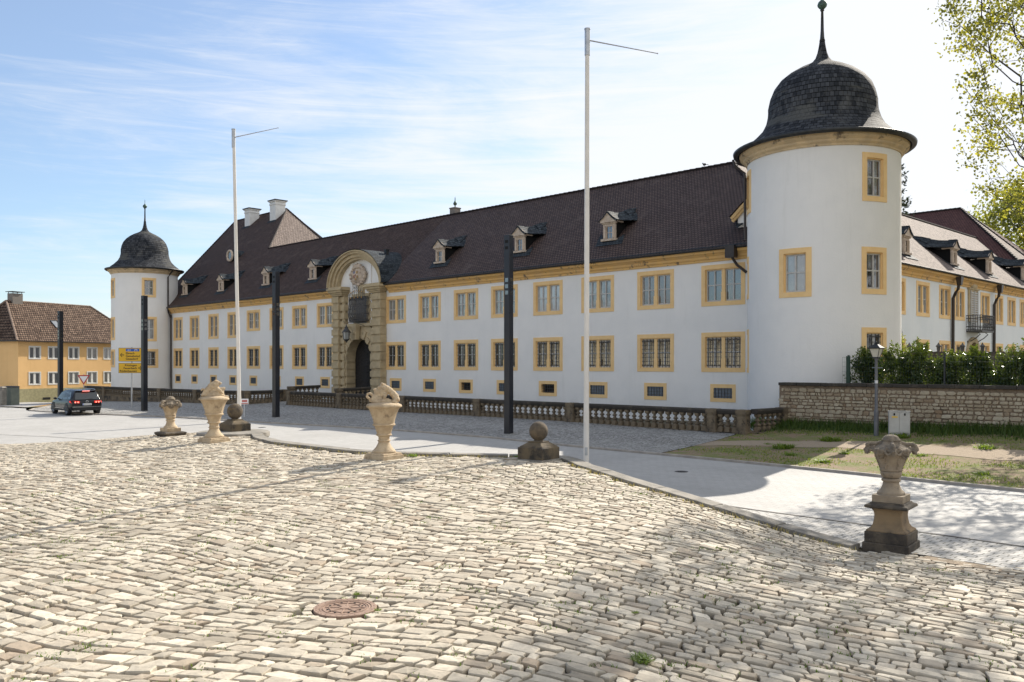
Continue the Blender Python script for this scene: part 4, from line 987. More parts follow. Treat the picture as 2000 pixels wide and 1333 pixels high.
# segmental pediment arch with slate barrel running back into the roof
A_, B_ = 3.48, 2.66
def ering(mb, a0, b0, a1, b1, y0, y1, n=30):
    pr = []
    for t in np.linspace(0, PI, n + 1):
        pr.append(((SM + a0 * cos(t), 9.0 + b0 * sin(t)), (SM + a1 * cos(t), 9.0 + b1 * sin(t))))
    for (p1, q1), (p2, q2) in zip(pr[:-1], pr[1:]):
        mb.quad([(p1[0], y1, p1[1]), (p2[0], y1, p2[1]), (q2[0], y1, q2[1]), (q1[0], y1, q1[1])])
        mb.quad([(p1[0], y0, p1[1]), (p2[0], y0, p2[1]), (p2[0], y1, p2[1]), (p1[0], y1, p1[1])])
        mb.quad([(q1[0], y0, q1[1]), (q2[0], y0, q2[1]), (q2[0], y1, q2[1]), (q1[0], y1, q1[1])])
    for k in (0, -1):
        (p1, q1) = pr[k]; mb.quad([(p1[0], y0, p1[1]), (p1[0], y1, p1[1]), (q1[0], y1, q1[1]), (q1[0], y0, q1[1])])
ar = MB(); ering(ar, 2.72, 1.98, 2.95, 2.16, 0, .40); ering(ar, 2.95, 2.16, 3.2, 2.4, 0, .55); ering(ar, 3.2, 2.4, 3.4, 2.58, 0, .72); ering(ar, 3.4, 2.58, A_, B_, 0, .84)
ar.build('arched_pediment', MT['sand'], fw, merge=True)
tm = MB(); ns = 24
for i in range(ns):
    t0, t1 = PI * i / ns, PI * (i + 1) / ns
    tm.quad([(SM, .02, 8.8), (SM + 2.85 * cos(t0), .02, 9.0 + 2.06 * sin(t0)), (SM + 2.85 * cos(t1), .02, 9.0 + 2.06 * sin(t1))])
tm.box(PS0 + 1.3, PS1 - 1.3, -.1, .02, 5.9, 9.02)
for sg in (-1, 1): tm.box(SM + sg * 1.35, SM + sg * 1.05, .02, .10, 8.6, 10.9); 
tm.build('tympanum', MT['white'], fw)
br_ = MB(); NB = 28
for i in range(NB):
    t0, t1 = PI * i / NB, PI * (i + 1) / NB
    a_, b_ = A_ + .07, B_ + .07
    p0, p1 = (SM + a_ * cos(t0), 9.0 + b_ * sin(t0)), (SM + a_ * cos(t1), 9.0 + b_ * sin(t1))
    yb = lambda z: -((z - 8.93) / SLOPE1 - .5) - .35
    L0, L1 = i * .36, (i + 1) * .36
    br_.quad([(p0[0], .80, p0[1]), (p1[0], .80, p1[1]), (p1[0], yb(p1[1]), p1[1]), (p0[0], yb(p0[1]), p0[1])], [(10, L0), (10, L1), (10 - .95 + yb(p1[1]), L1), (10 - .95 + yb(p0[1]), L0)])
    # flared skirt where the barrel meets the main roof
    o0, o1 = (SM + (a_ + .75 * abs(cos(t0)) ** 3 * .5) * (1 if cos(t0) >= 0 else 1) * cos(t0), p0[1] - .1), (SM + (a_ + .75 * abs(cos(t1)) ** 3 * .5) * cos(t1), p1[1] - .1)
    yb2 = lambda z, e: -((z - 8.93) / SLOPE1 - .5) - e
    br_.quad([(p0[0] , yb(p0[1]) + .8, p0[1] + .02), (p1[0], yb(p1[1]) + .8, p1[1] + .02), (o1[0], yb2(o1[1] + .2, .25), o1[1] + .2), (o0[0], yb2(o0[1] + .2, .25), o0[1] + .2)], [(20, L0), (20, L1), (21.5, L1), (21.5, L0)])
br_.build('barrel_roof', MT['slate2'], fw)
nb = MB(); nb.box(SM - 1.95, SM - 1.7, -1.1, -.85, 11.0, 11.65); nb.box(SM - 2.0, SM - 1.65, -1.15, -.8, 11.65, 11.7); nb.build('vent_cowl', MT['lead'], fw)
# hanging lantern on a bracket
lp = hit(676.5, 655, Vector((*SU(0, -1.15), 0)), n1v); ls_, lu = to_su(lp.x, lp.y)
def lantern(parent, c, s=1.0, post=False):
    pass
la = empty('wall_lantern', (lp.x, lp.y, lp.z), R(135), 'black iron lantern hanging from a wall bracket left of the gate arch', 'lantern')
q = MB(); q.lathe([(.30, -.42), (.38, .30), (.44, .34)], 8, cap=False)
ql = MB()
for k in range(8):
    a = 2 * PI * k / 8; ql.tube([(.30 * cos(a), .30 * sin(a), -.42), (.38 * cos(a), .38 * sin(a), .30)], .025, 4); ql.tube([(.38 * cos(a), .38 * sin(a), .3), (.5 * cos(a), .5 * sin(a), .22)], .02, 4); ql.tube([(.30 * cos(a), .30 * sin(a), -.42), (.1 * cos(a), .1 * sin(a), -.62)], .02, 4)
ql.lathe([(.44, .29), (.44, .35), (.26, .55), (.16, .72), (.18, .78), (.06, .9), (.03, 1.1)], 8); ql.lathe([(.02, -.78), (.09, -.66), (.31, -.45), (.31, -.41)], 8)
ql.build('frame', MT['iron'], la); q.build('panes', mat('lantern_glass', (0.30, 0.31, 0.30), rough=.1, spec=1.0), la)
qb = MB(); 
bp_ = [(0, 0, 1.1), (0, -.02, 1.2), (-.3, -.05, 1.25), (-1.3, -.3, 1.22)]
qb.tube(bp_, .03, 5); qb.tube([(-1.6, -.9, 1.25), (-1.3, -.3, 1.22), (-1.0, -.2, 1.5), (-.8, -.15, 1.35), (-1.0, -.2, 1.2)], .025, 5); qb.tube([(-1.3, -.3, 1.22), (-1.75, -1.0, .9)], .025, 5); qb.tube([(.1, 0, 1.2), (.45, .05, 1.38), (.3, .05, 1.5)], .02, 4)
qb.build('bracket', MT['iron'], la); la.scale = (.74, .74, .74)
# ------------------------------------------------------------------ round towers
def ring_angle(cx_, cy_, r, px):
    k = (px - 1000) / F; d = Vector((k, 1)).normalized(); c = Vector((cx_, cy_)); b = c.dot(d); disc = b * b - (c.dot(c) - r * r)
    t = b - math.sqrt(max(disc, 0)); h = d * t
    return math.atan2(h.y - cy_, h.x - cx_), h.y
def tower(cx_, cy_, r, sc, wins, label, green=False, group=None):
    t = empty('corner_tower', (cx_, cy_, 0), 0, label, 'tower')
    H = 12.45
    hl = []; wdefs = []
    a_ref = math.atan2(-cy_, -cx_)                        # faces the viewer
    def fn_for(a0): return lambda x, y, z: ((r + y) * cos(a0 - x / r), (r + y) * sin(a0 - x / r), z)
    for (px, W_, y0, y1, kw) in wins:
        if isinstance(px, tuple): a0, D = px[1], cy_ - r * .3
        else: a0, D = ring_angle(cx_, cy_, r, px)
        z1, z0 = (zat(y0, D), zat(y1, D)) if not isinstance(px, tuple) else (y1, y0)
        x = -(a0 - a_ref + PI) % (2 * PI) - PI
        x = ((a_ref - a0 + PI) % (2 * PI) - PI) * r
        wdefs.append((a0, W_, z0, z1, kw)); hl.append(hole(x, W_, z0, z1))
    m_ = MB(); panel(m_, -PI * r, PI * r, -.6, H, hl, 0, fn_for(a_ref), nx=96)
    m_.build('wall', MT['white'], t, smooth=True, merge=True, autos=30)
    for (a0, W_, z0, z1, kw) in wdefs: window(t, W_, z1 - z0, fn=fn_for(a0), loc=(0, 0, z0), **kw)
    c = MB(); c.lathe([(r - .02, 12.28), (r + .05, 12.28), (r + .07, 12.36), (r + .17, 12.44), (r + .19, 12.52), (r + .34, 12.62), (r + .36, 12.74), (r - .02, 12.74)], 72, cap=False)
    c.build('cornice', MT['tcornice'], t, smooth=True, autos=25)
    e = r + .50 * sc
    dome = [(e, 12.80), (e - .22, 12.92), (r + .02, 13.14), (2.98 * sc, 13.42), (2.66 * sc, 13.75), (2.47 * sc, 14.1), (2.37 * sc, 14.5), (2.36 * sc, 14.9), (2.28 * sc, 15.3), (2.13 * sc, 15.68), (1.86 * sc, 16.03), (1.5 * sc, 16.32), (1.08 * sc, 16.56), (.72 * sc, 16.72), (.46 * sc, 16.86), (.30 * sc, 17.05), (.21 * sc, 17.3), (.15 * sc, 17.6), (.10, 17.95)]
    d = MB(); d.lathe([(a, b) for a, b in dome], 80, cap=False, ripple=lambda a, z: .004 * sin(a * 40 + z * 9) + .004 * sin(a * 7 + z * 3))
    do = d.build('dome', MT['slate'], t, smooth=True)
    g_ = MB(); g_.lathe([(e - .06, 12.72), (e + .04, 12.70), (e + .13, 12.77), (e + .15, 12.86), (e + .11, 12.88), (e + .06, 12.80), (e - .04, 12.80)], 80, cap=False); g_.build('gutter', MT['lead'], t, smooth=True)
    s_ = MB(); s_.lathe([(.13, 17.85), (.10, 17.95), (.075, 18.3), (.055, 19.2), (.09, 19.22), (.09, 19.27), (.05, 19.28)], 12); so2 = s_.build('spire_rod', MT['lead'], do, smooth=True)
    b = MB(); b.lathe([(.02, 19.27), (.13, 19.33), (.20, 19.42), (.215, 19.5), (.18, 19.6), (.08, 19.7), (.03, 19.78), (.025, 20.1), (.0, 20.25)], 14); b.build('finial_ball', MT['copper'], do, smooth=True)
    return t
gl_ = lambda **k: dict(lights=1, **k)
T1c = (14.15, 39.7); T1r = 3.3
T1 = tower(*T1c, T1r, 1.0, [
    (1710, 1.30, 299, 394, gl_(glass='glass')), (1709, 1.30, 483, 575, gl_(glass='glass')), (1709, 1.30, 640, 738, gl_(glass='glass', grille=True, gh=7, gv=4)),
    (1552, 1.42, 485, 581, gl_(glass='curtain')),
    (1460.5, 1.35, 337, 420, gl_(glass='glass')), (1458.5, 1.35, 505, 586, gl_(glass='glass')), (1458.5, 1.35, 645, 728, gl_(glass='glass'))],
    'large white round corner tower on the right with a slate onion dome')
dpx = MB()
a_ = ring_angle(*T1c, T1r, 1456.0)[0] + .02
pc = lambda rr_, a, z: (rr_ * cos(a), rr_ * sin(a), z)
dpx.tube([pc(3.95, a_ - .05, 12.68), pc(3.85, a_ - .03, 12.35), pc(3.42, a_, 12.0), pc(3.40, a_, 9.6), pc(3.40, a_, 8.9)], .06, 8); dpx.build('downpipe', MT['pipe'], T1)
T2c = SU(68.5, -1.5)
T2 = tower(*T2c, 3.2, .97, [
    (291, 1.35, 543, 581, gl_(glass='glass')), (292, 1.40, 619, 667, gl_(glass='curtain')), (294.5, 1.45, 682, 719, gl_(glass='glass', grille=True, gh=6, gv=4)),
    (219.3, 1.4, 544, 583, gl_(glass='glass')), (219.3, 1.4, 620, 665, gl_(glass='glass')), (219.3, 1.4, 683, 718, gl_(glass='glass'))],
    'white round corner tower at the far left end with a dark slate onion dome')
dpx = MB(); a_ = ring_angle(*T2c, 3.2, 327)[0]; a2 = ring_angle(*T2c, 3.2, 333)[0]
dpx.tube([pc(3.7, a_ + .06, 12.7), pc(3.45, a_ + .03, 12.3), pc(3.3, a_, 12.0), pc(3.3, a_, 8.6), pc(3.3, a_ + .05, 8.2), pc(3.32, a2, 7.6), pc(3.32, a2, .6)], .075, 8); dpx.build('downpipe', MT['pipe'], T2)
# ------------------------------------------------------------------ right wing
Kx, Ky = SU(SE, 0)
rwg = empty('palace_side_wing', (Kx, Ky, 0), R(225), 'white side wing to the right of the big tower, with slate dormers', 'palace')
def U_of(px, out=0.0):
    k = (px - 1000) / F; ox, oy = Kx + C45 * out, Ky - C45 * out
    return (k * oy - ox) / (C45 * (1 - k))
def zu(py, U, out=0.0): return zat(py, Ky - C45 * out + C45 * U)
wl2 = []
cols = [(1748, 1768, 'curtain'), (1789.5, 1815.5, 'curtain'), (1834, 1856.5, 'glass'), (1864.5, 1884, 'glass'), (1915, 1933, 'curtain'), (1943.5, 1959, 'curtain'), (1967.6, 1983.5, 'curtain'), (1991.5, 2006, 'curtain')]
for (a, b, gk) in cols:
    U0, U1 = U_of(a), U_of(b); W_ = min(max(U1 - U0, 1.6), 2.6); u_ = (U0 + U1) / 2
    wl2.append((-u_, W_, 6.02, 8.15, dict(glass=gk))); wl2.append((-u_, W_ * .95, 2.75, 4.62, dict(glass='glass', grille=(a in (1789.5,)), gh=5, gv=4)))
for k in range(4):
    u_ = U_of(1999) + 3.9 * (k + 1); wl2.append((-u_, 2.0, 6.02, 8.15, dict(glass='curtain'))); wl2.append((-u_, 2.0, 2.75, 4.6, dict(glass='glass')))
hs = [hole(x, W_, a, b) for (x, W_, a, b, kw) in wl2]
ud0, ud1 = U_of(1884.5), U_of(1915); udc = (ud0 + ud1) / 2 
hs.append((-(udc + 1.15), -(udc - 1.15), 1.5, 4.7))
p2 = MB(); panel(p2, -75, 0, -1, 8.75, hs)
p2.quad([(-75, 0, -1), (-75, -13, -1), (-75, -13, 8.75), (-75, 0, 8.75)]); p2.quad([(-12.5, -13, -1), (-75, -13, -1), (-75, -13, 8.75), (-12.5, -13, 8.75)])
p2.build('wall', MT['white2'], rwg)
for (x, W_, a, b, kw) in wl2: window(rwg, W_, b - a, loc=(x, 0, a), **kw)
c2 = MB(); c2.extr(CPROF, -75, .3); c2.build('cornice', MT['cornice'], rwg)
g2 = MB(); gutter(g2, -75, .5); g2.build('gutter', MT['lead'], rwg)
SL2 = 5.77 / 7.08
W2 = lambda s, u, z: (-u, -(s - SE), z)
r2 = MB(); r2.poly([W2(-3, -.5, 8.93), W2(-3, 75, 8.93), W2(4.08, 75, 14.7), W2(4.08, 6, 14.7)]); r2.poly([W2(4.08, 6, 14.7), W2(4.08, 75, 14.7), W2(10.6, 75, 8.93), W2(10.6, 12, 8.93)])
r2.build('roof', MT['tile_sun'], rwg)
r2 = MB(); ridge(r2, W2(4.08, 6, 14.72), W2(4.08, 49, 14.72)); ridge(r2, W2(4.08, 6, 14.72), W2(-3, -.5, 8.95)); r2.build('ridge_tiles', MT['tile'], rwg)
def roofhit2(px, py):
    e = Vector((*SU(-3, 0), 8.93)); sdir_ = Vector((-C45, C45, 0)); nrm = Vector((SL2 * C45, -SL2 * C45, 1))
    h = hit(px, py, e, nrm); s, u = to_su(h.x, h.y); return s, u, h.z
for (px, py) in ((1767, 497), (1861, 518), (1929, 535), (1997, 548)):
    s, u, z = roofhit2(px, py); dormer(rwg, W2(s, u, z), SL2, scale=1.05)
# balcony door with shutters, balcony, arched doorway, downpipes
bd = MB(); x = -U_of(1899); bd.box(x - .95, x + .95, 0, .10, 6.0, 8.30); bd.ell((x, .12, 8.42), (.62, .12, .2), 10); bd.box(x - 1.05, x + 1.05, 0, .16, 8.2, 8.3)
bdo = bd.build('balcony_door', MT['sand'], rwg)
sh = MB()
for sg in (-1, 1):
    for k in range(16): sh.box(x + sg * .04, x + sg * .72, .10, .15, 5.6 + k * .155, 5.6 + k * .155 + .09)
    sh.box(x + sg * .02, x + sg * .08, .10, .17, 5.4, 8.1); sh.box(x + sg * .68, x + sg * .74, .10, .17, 5.4, 8.1)
sh.build('louvred_shutters', MT['sash'], bdo)
bl = MB(); b0 = .95; zf = zu(646, U_of(1899), .9)
xb0, xb1 = x - 1.25, x + 1.25
bl.box(xb0, xb1, 0, 1.0, zf - .12, zf)
for i in range(18): xx = xb0 + (xb1 - xb0) * i / 17; bl.tube([(xx, 1.0, zf), (xx, 1.06, zf + .3), (xx, 1.0, zf + 1.0)], .016, 4)
for i in range(7):
    for xx in (xb0, xb1): bl.tube([(xx, i / 7, zf), (xx, i / 7, zf + 1.0)], .016, 4)
for z in (.05, .25, .8, 1.0): bl.tube([(xb0, 0, zf + z), (xb0, 1.0, zf + z), (xb1, 1.0, zf + z), (xb1, 0, zf + z)], .025, 4)
for i in range(9):
    for j in range(2): cx_ = xb0 + .14 + i * .277; bl.tube([(cx_ + .1 * cos(t), 1.03, zf + .38 + j * .26 + .1 * sin(t)) for t in np.linspace(0, 5.5, 8)], .014, 4)
for sg in (-1, 1): bl.tube([(x + sg * .8, .1, zf - .75), (x + sg * .8, .5, zf - .5), (x + sg * .8, .75, zf - .25), (x + sg * .8, .6, zf - .15)], .03, 4)
bl.build('iron_balcony', MT['iron'], rwg)
ad = MB(); zs_ = 3.55; rr1, rr2 = 1.05, 1.40
for (a, b) in zip(np.linspace(0, PI, 15)[:-1], np.linspace(0, PI, 15)[1:]):
    for (ra_, rb_, y1_) in ((rr1, rr2, .14),):
        q_ = [(x + ra_ * cos(a), zs_ + ra_ * sin(a)), (x + ra_ * cos(b), zs_ + ra_ * sin(b)), (x + rb_ * cos(b), zs_ + rb_ * sin(b)), (x + rb_ * cos(a), zs_ + rb_ * sin(a))]
        ad.quad([(m__[0], y1_, m__[1]) for m__ in q_]); ad.quad([(q_[0][0], -.4, q_[0][1]), (q_[1][0], -.4, q_[1][1]), (q_[1][0], y1_, q_[1][1]), (q_[0][0], y1_, q_[0][1])]); ad.quad([(q_[2][0], 0, q_[2][1]), (q_[3][0], 0, q_[3][1]), (q_[3][0], y1_, q_[3][1]), (q_[2][0], y1_, q_[2][1])])
for sg in (-1, 1): ad.box(x + sg * rr1, x + sg * rr2, -.4, .14, 1.5, zs_)
ado = ad.build('arched_doorway', MT['sand'], rwg)
dd = MB(); dd.box(x - 1.2, x + 1.2, -.45, -.4, 1.5, 4.72); dd.build('dark_opening', MT['glass'], ado)
for (pt_, pb_) in ((1876, 1862), (1955, 1942.5)):
    U_ = U_of(pb_, .15); Ut = U_of(pt_, .6); d_ = MB()
    d_.frus(-Ut + .0, .55, 8.2, 8.75, .25, .25, .5, .36); d_.tube([(-Ut, .5, 8.25), (-Ut, .45, 7.95), (-(Ut * .5 + U_ * .5), .3, 7.75), (-U_, .14, 7.4), (-U_, .12, 2.1)], .10, 8); d_.build('downpipe', MT['pipe'], rwg)
# pavilion roof over the far end of the side wing
pv = MB(); A2 = (7.1, 53.7, 18.5)
pav = empty('palace_rear_pavilion', (Kx, Ky, 0), R(225), 'tall reddish hipped roof rising behind the side wing at the right', 'palace')
up = .45
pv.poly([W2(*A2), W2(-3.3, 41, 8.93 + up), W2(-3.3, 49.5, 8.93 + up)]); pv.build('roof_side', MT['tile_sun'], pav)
pd = MB(); pd.poly([W2(*A2), W2(-3.3, 41, 8.93 + up), W2(22, 41, 8.93 + up), W2(20, 53.7, 18.5)]); pd.poly([W2(-3.3, 41, 8.93 + up), W2(7.1, 53.7, 18.5), W2(7.1, 53.7, 17.0), W2(-3.3, 41, 8.6)]); pd.build('roof_end', MT['tile_red'], pav)
pd = MB(); pd.poly([W2(20, 53.7, 18.5), W2(*A2), W2(-3.3, 49.5, 8.93 + up), W2(-3, 66, 8.9), W2(22, 66, 8.9)]); pd.build('roof_back', MT['tile_red'], pav)
pr_ = MB(); ridge(pr_, W2(*A2), W2(-3.3, 41, 8.93 + up), .12); ridge(pr_, W2(*A2), W2(-3.3, 49.5, 8.93 + up), .12); ridge(pr_, W2(20, 53.7, 18.5), W2(*A2), .12); pr_.build('ridge_tiles', MT['tile'], pav)
pw = MB(); 
pw.quad([W2(10.5, 41.2, 1), W2(21.8, 41.2, 1), W2(21.8, 41.2, 9.3), W2(10.5, 41.2, 9.3)]); pw.quad([W2(21, 41.2, 1), W2(21, 66, 1), W2(21, 66, 9), W2(20.5, 53.7, 18.3), W2(21, 41.2, 9.3)]); pw.build('wall', MT['white2'], pav)
# ------------------------------------------------------------------ balustrades
bprof = [(.12, 0), (.12, .15), (.10, .19), (.07, .225), (.115, .26), (.12, .30), (.07, .335), (.048, .38), (.055, .41), (.092, .445), (.092, .465), (.052, .50), (.042, .545), (.052, .58), (.10, .62), (.115, .66), (.115, .72)]
def balmesh():
    m_ = MB(); m_.lathe([(a * 1.25, b) for a, b in bprof], 4, a0=PI / 4); return m_
BALME = None
def balustrade(name, path, ztop, zbase, piers, label, spacing=.36, group=None, plinth=0.0, m='oldstone', pier_w=.42, budget=100, bs=1.0):
    """path of world points, ztop absolute height (or function), zbase function; piers = distances along the path"""
    global BALME
    P = [Vector((a, b, 0)) for a, b in path]; seg = [(P[i + 1] - P[i]).length for i in range(len(P) - 1)]; cum = [0]
    for d in seg: cum.append(cum[-1] + d)
    tot = cum[-1]
    def pos(d):
        d = min(max(d, 0), tot)
        for i in range(len(seg)):
            if d <= cum[i + 1] + 1e-9: 
                t = (d - cum[i]) / seg[i]; q = P[i].lerp(P[i + 1], t); dr_ = (P[i + 1] - P[i]).normalized(); return q, dr_
        return P[-1], (P[-1] - P[-2]).normalized()
    zt_ = (lambda d: ztop) if not callable(ztop) else ztop
    q0, _ = pos(0); root = empty(name, (q0.x, q0.y, float(g(q0.x, q0.y))), 0, label, 'balustrade', group)
    o0 = Vector(root.location)
    def loc(x, y, z): return (x - o0.x, y - o0.y, z - o0.z)
    rail = MB(); base = MB()
    cuts = sorted({0, tot, *cum[1:-1], *[d for d in piers if 0 < d < tot]})
    for a, b in zip(cuts[:-1], cuts[1:]):
        A, d_ = pos(a + 1e-4); B, _ = pos(b - 1e-4); d_ = (B - A).normalized(); nn = Vector((-d_.y, d_.x, 0))
        for (mb, w_, dz0, dz1) in ((rail, .36, -.09, 0.0), (rail, .30, -.16, -.09), (rail, .22, -.21, -.16)):
            k = len(mb.v)
            for (q, dd) in ((A, a), (B, b)):
                for sg, dz in ((-1, dz0), (1, dz0), (1, dz1), (-1, dz1)):
                    w2 = w_ / 2 if dz1 < 0 or dz == dz0 else w_ / 2 - .03
                    mb.v.append(loc(q.x + nn.x * sg * w2, q.y + nn.y * sg * w2, zt_(dd) + dz))
            for f in ((0, 1, 2, 3), (7, 6, 5, 4), (0, 4, 5, 1), (1, 5, 6, 2), (2, 6, 7, 3), (3, 7, 4, 0)): mb.f.append(tuple(k + t for t in f)); mb.uv.append(None); mb.mi.append(0)
        k = len(base.v)
        for (q, dd) in ((A, a), (B, b)):
            zb = float(zbase(q.x, q.y)) - .1; zt2 = zt_(dd) - .21 - .72 * bs
            for sg, z in ((-1, zb), (1, zb), (1, zt2), (-1, zt2)): base.v.append(loc(q.x + nn.x * sg * .17, q.y + nn.y * sg * .17, z))
        for f in ((0, 1, 2, 3), (7, 6, 5, 4), (0, 4, 5, 1), (1, 5, 6, 2), (2, 6, 7, 3), (3, 7, 4, 0)): base.f.append(tuple(k + t for t in f)); base.uv.append(None); base.mi.append(0)
    rail.build('rail', MT['oldrail'], root, bevel=.015); base.build('base_course', MT['oldstone'], root, bevel=.01)
    first = None
    for d in piers:
        q, dr_ = pos(d); ang_ = math.atan2(dr_.y, dr_.x); zb = float(zbase(q.x, q.y)) - .1; L_ = zt_(d) - zb
        x_, y_, z_ = loc(q.x, q.y, zb)
        pm = MB(); hw = pier_w / 2
        pm.box(-hw, hw, -.19, .19, 0, L_ - .21); pm.box(-hw - .03, hw + .03, -.22, .22, 0, .22); pm.box(-hw - .03, hw + .03, -.215, .215, L_ - .21, L_ - .16); pm.box(-hw * .55, hw * .55, -.2, .2, .34, L_ - .32)
        pm.box(-hw - .04, hw + .04, -.225, .225, L_ - .16, L_ + .006)
        pm.build('pier', MT[m], root, loc=(x_, y_, z_), rz=ang_, bevel=.012)
    if BALME is None:
        b0 = balmesh().build('baluster', MT['oldstone'], None); BALME = b0.data; bpy.data.objects.remove(b0)
    ps = sorted([0] + list(piers) + [tot]); spots = []
    for a, b in zip(ps[:-1], ps[1:]):
        a2, b2 = a + (pier_w / 2 if a in piers else .05), b - (pier_w / 2 if b in piers else .05)
        n = max(1, int(round((b2 - a2) / spacing)))
        if b2 - a2 < .3: continue
        for i in range(n): spots.append(a2 + (b2 - a2) * (i + .5) / n)
    spots.sort(key=lambda d: pos(d)[0].length)
    for i, d in enumerate(spots[:budget]):
        q, dr_ = pos(d); b_ = bpy.data.objects.new('baluster', BALME); COL.objects.link(b_); b_.parent = root
        b_.scale[2] = bs; b_.location = loc(q.x, q.y, zt_(d) - .21 - .72 * bs); b_.rotation_euler[2] = math.atan2(dr_.y, dr_.x)
        b_.rotation_euler[0] = random.uniform(-.02, .02); b_.rotation_euler[1] = random.uniform(-.02, .02)
    rest = MB()
    for d in spots[budget:]:
        q, dr_ = pos(d); t = balmesh(); a = math.atan2(dr_.y, dr_.x); l_ = loc(q.x, q.y, zt_(d) - .21 - .72 * bs)
        t.xf(lambda x, y, z: (l_[0] + x * cos(a) - y * sin(a), l_[1] + x * sin(a) + y * cos(a), l_[2] + z * bs)); k = len(rest.v); rest.v += t.v; rest.f += [tuple(k + i for i in f) for f in t.f]; rest.uv += [None] * len(t.f); rest.mi += t.mi
    if rest.v: tag(rest.build('balusters', MT['oldstone'], root), kind='stuff')
    return root
sA = to_su(9.34, 35.1)
UB = -7.0
S_ = [s_of(px, UB) for px in (1452, 1393, 1117, 935, 789, 666, 567)]
mpath = [SU(S_[0], UB), SU(S_[-1], UB)]
balustrade('balustrade', mpath, 1.26, g, [abs(s - S_[0]) for s in S_], 'long blackened stone balustrade in front of the palace, right of the bridge', spacing=.375)
balustrade('balustrade', [SU(S_[0] - .42, UB + .1), (11.3, 36.3)], 1.30, g, [1.0 * (Vector(SU(S_[0] - .42, UB + .1)) - Vector((11.3, 36.3))).length], 'short dark balustrade turning towards the rubble wall below the tower', spacing=.36)
lp_ = [at(px, (CZ - 1.24) * F / (y - HZ)) for px, y in ((172, 753.8), (240, 756.7), (314, 759), (384, 761.4), (440, 763.2), (480, 763.8), (520, 762.8), (553, 761.2))]
pl = [0]; 
for a, b in zip(lp_[:-1], lp_[1:]): pl.append(pl[-1] + math.dist(a, b))
balustrade('balustrade', lp_[::-1], 1.24, lambda x, y: g(x, y), [pl[-1] - d for d in (pl[1] - 3.5, pl[2], pl[3], pl[3] + 5, pl[5], pl[-1])] + [pl[-1] - .01 * 0 - pl[0]], 'dark stone balustrade at the left, curving in towards the bridge', spacing=.31, bs=.78)
balustrade('bridge_parapet', [SU(36.2, -3.6), SU(36.0, -1.2)], lambda d: 1.42 + d * .03, g, [0.0], 'dark stone parapet on the left side of the gate bridge', spacing=.36)
balustrade('bridge_parapet', [SU(29.7, -3.7), SU(29.4, -1.2)], lambda d: 1.40 + d * .03, g, [0.0], 'dark stone parapet on the right side of the gate bridge', spacing=.36)
# ------------------------------------------------------------------ rubble wall, terrace, hedge, fence
WA = Vector((11.2, 36.5)); WD = Vector((C45, -C45)); WN = Vector((-C45, -C45))
def wpt(t, out=0.0): q = WA + WD * t + WN * out; return q.x, q.y
sw = empty('rubble_wall', (*wpt(0), 0), R(-45), 'low wall of coursed rubble stone with a dark coping, right of the tower', 'wall')
bwm = MB()
wn = 34.0
bwm.box(0, wn, 0.02, .45, -.6, 2.22)
bwm.build('mortar_core', soilmat('wall_mortar', (0.21, 0.155, 0.105), (0.28, 0.21, 0.15), (0.16, 0.12, 0.085)), sw)
def wmap(X, V, H): return np.stack([X, -H * .8 + 0.0, V], -1)
wk = lambda x, v: (x > .08) & (x < wn - .1) & (v > .1) & (v < 2.19)
cw = stones(0, wn, .1, 2.2, (.08, .19), (.10, .32), wmap, wk, .012, (.004, .05), 'coursed_stones', MT['rubble'], parent=sw, jit=.2, corner=.80, ragged=.18)
cp = MB(); x_ = 0
while x_ < wn:
    l_ = random.uniform(.7, 1.4); h_ = random.uniform(-.012, .018); cp.box(x_ + .006, min(x_ + l_, wn) - .006, -.09 + random.uniform(-.015, .015), .5, 2.22, 2.345 + h_); x_ += l_
cp.build('coping', MT['oldrail'], sw, bevel=.02)
TER = [wpt(.2, -.44), wpt(34, -.44), (60, 12), (90, 60), (60, 100), SU(SE + .02, 70), SU(SE + .02, 2.6), SU(SE - 1.2, -3.2)]
sheet('terrace', TER, lambda x, y: 2.12 + 0 * x, 0, MT['base'], 3.0)
def leafset(mb, cols, centre, rad, n, size, up=0.0, flat=0.6, colr=(0, 1), shape=None):
    for _ in range(n):
        while True:
            d = np.array([random.gauss(0, 1) for _ in range(3)]); d /= np.linalg.norm(d) + 1e-9
            r_ = random.random() ** .4
            q = (centre[0] + d[0] * rad[0] * r_, centre[1] + d[1] * rad[1] * r_, centre[2] + d[2] * rad[2] * r_); break
        addleaf(mb, cols, q, size * random.uniform(.6, 1.25), colr)
def addleaf(mb, cols, q, s, colr=(0, 1), nrm=None, asp=.5):
    a = random.uniform(0, 2 * PI); t = random.uniform(-1.2, 1.2); 
    d = Vector((cos(a) * cos(t), sin(a) * cos(t), sin(t))); sd_ = d.cross(Vector((random.uniform(-1, 1), random.uniform(-1, 1), random.uniform(-.2, 1.2)))).normalized() * s * asp
    Q = Vector(q); d = d * s
    k = len(mb.v); mid = Q + d * .5 
    mb.v += [tuple(Q), tuple(mid + sd_ * .5), tuple(Q + d), tuple(mid - sd_ * .5)]
    mb.f.append((k, k + 1, k + 2, k + 3)); mb.uv.append(None); mb.mi.append(0)
    c = random.uniform(*colr); cols += [c] * 4
def buildleaf(mb, cols, name, m, parent=None, loc=None, rz=0):
    me = bpy.data.meshes.new(name); me.from_pydata(mb.v, [], mb.f); me.materials.append(m)
    ca_ = me.color_attributes.new('Col', 'FLOAT_COLOR', 'POINT'); A = np.ones((len(mb.v), 4), np.float32); A[:, :3] = np.array(cols, np.float32)[:, None]; ca_.data.foreach_set('color', A.ravel())
    o = bpy.data.objects.new(name, me); COL.objects.link(o); 
    if parent: o.parent = parent
    if loc is not None: o.location = loc
    o.rotation_euler[2] = rz
    return o
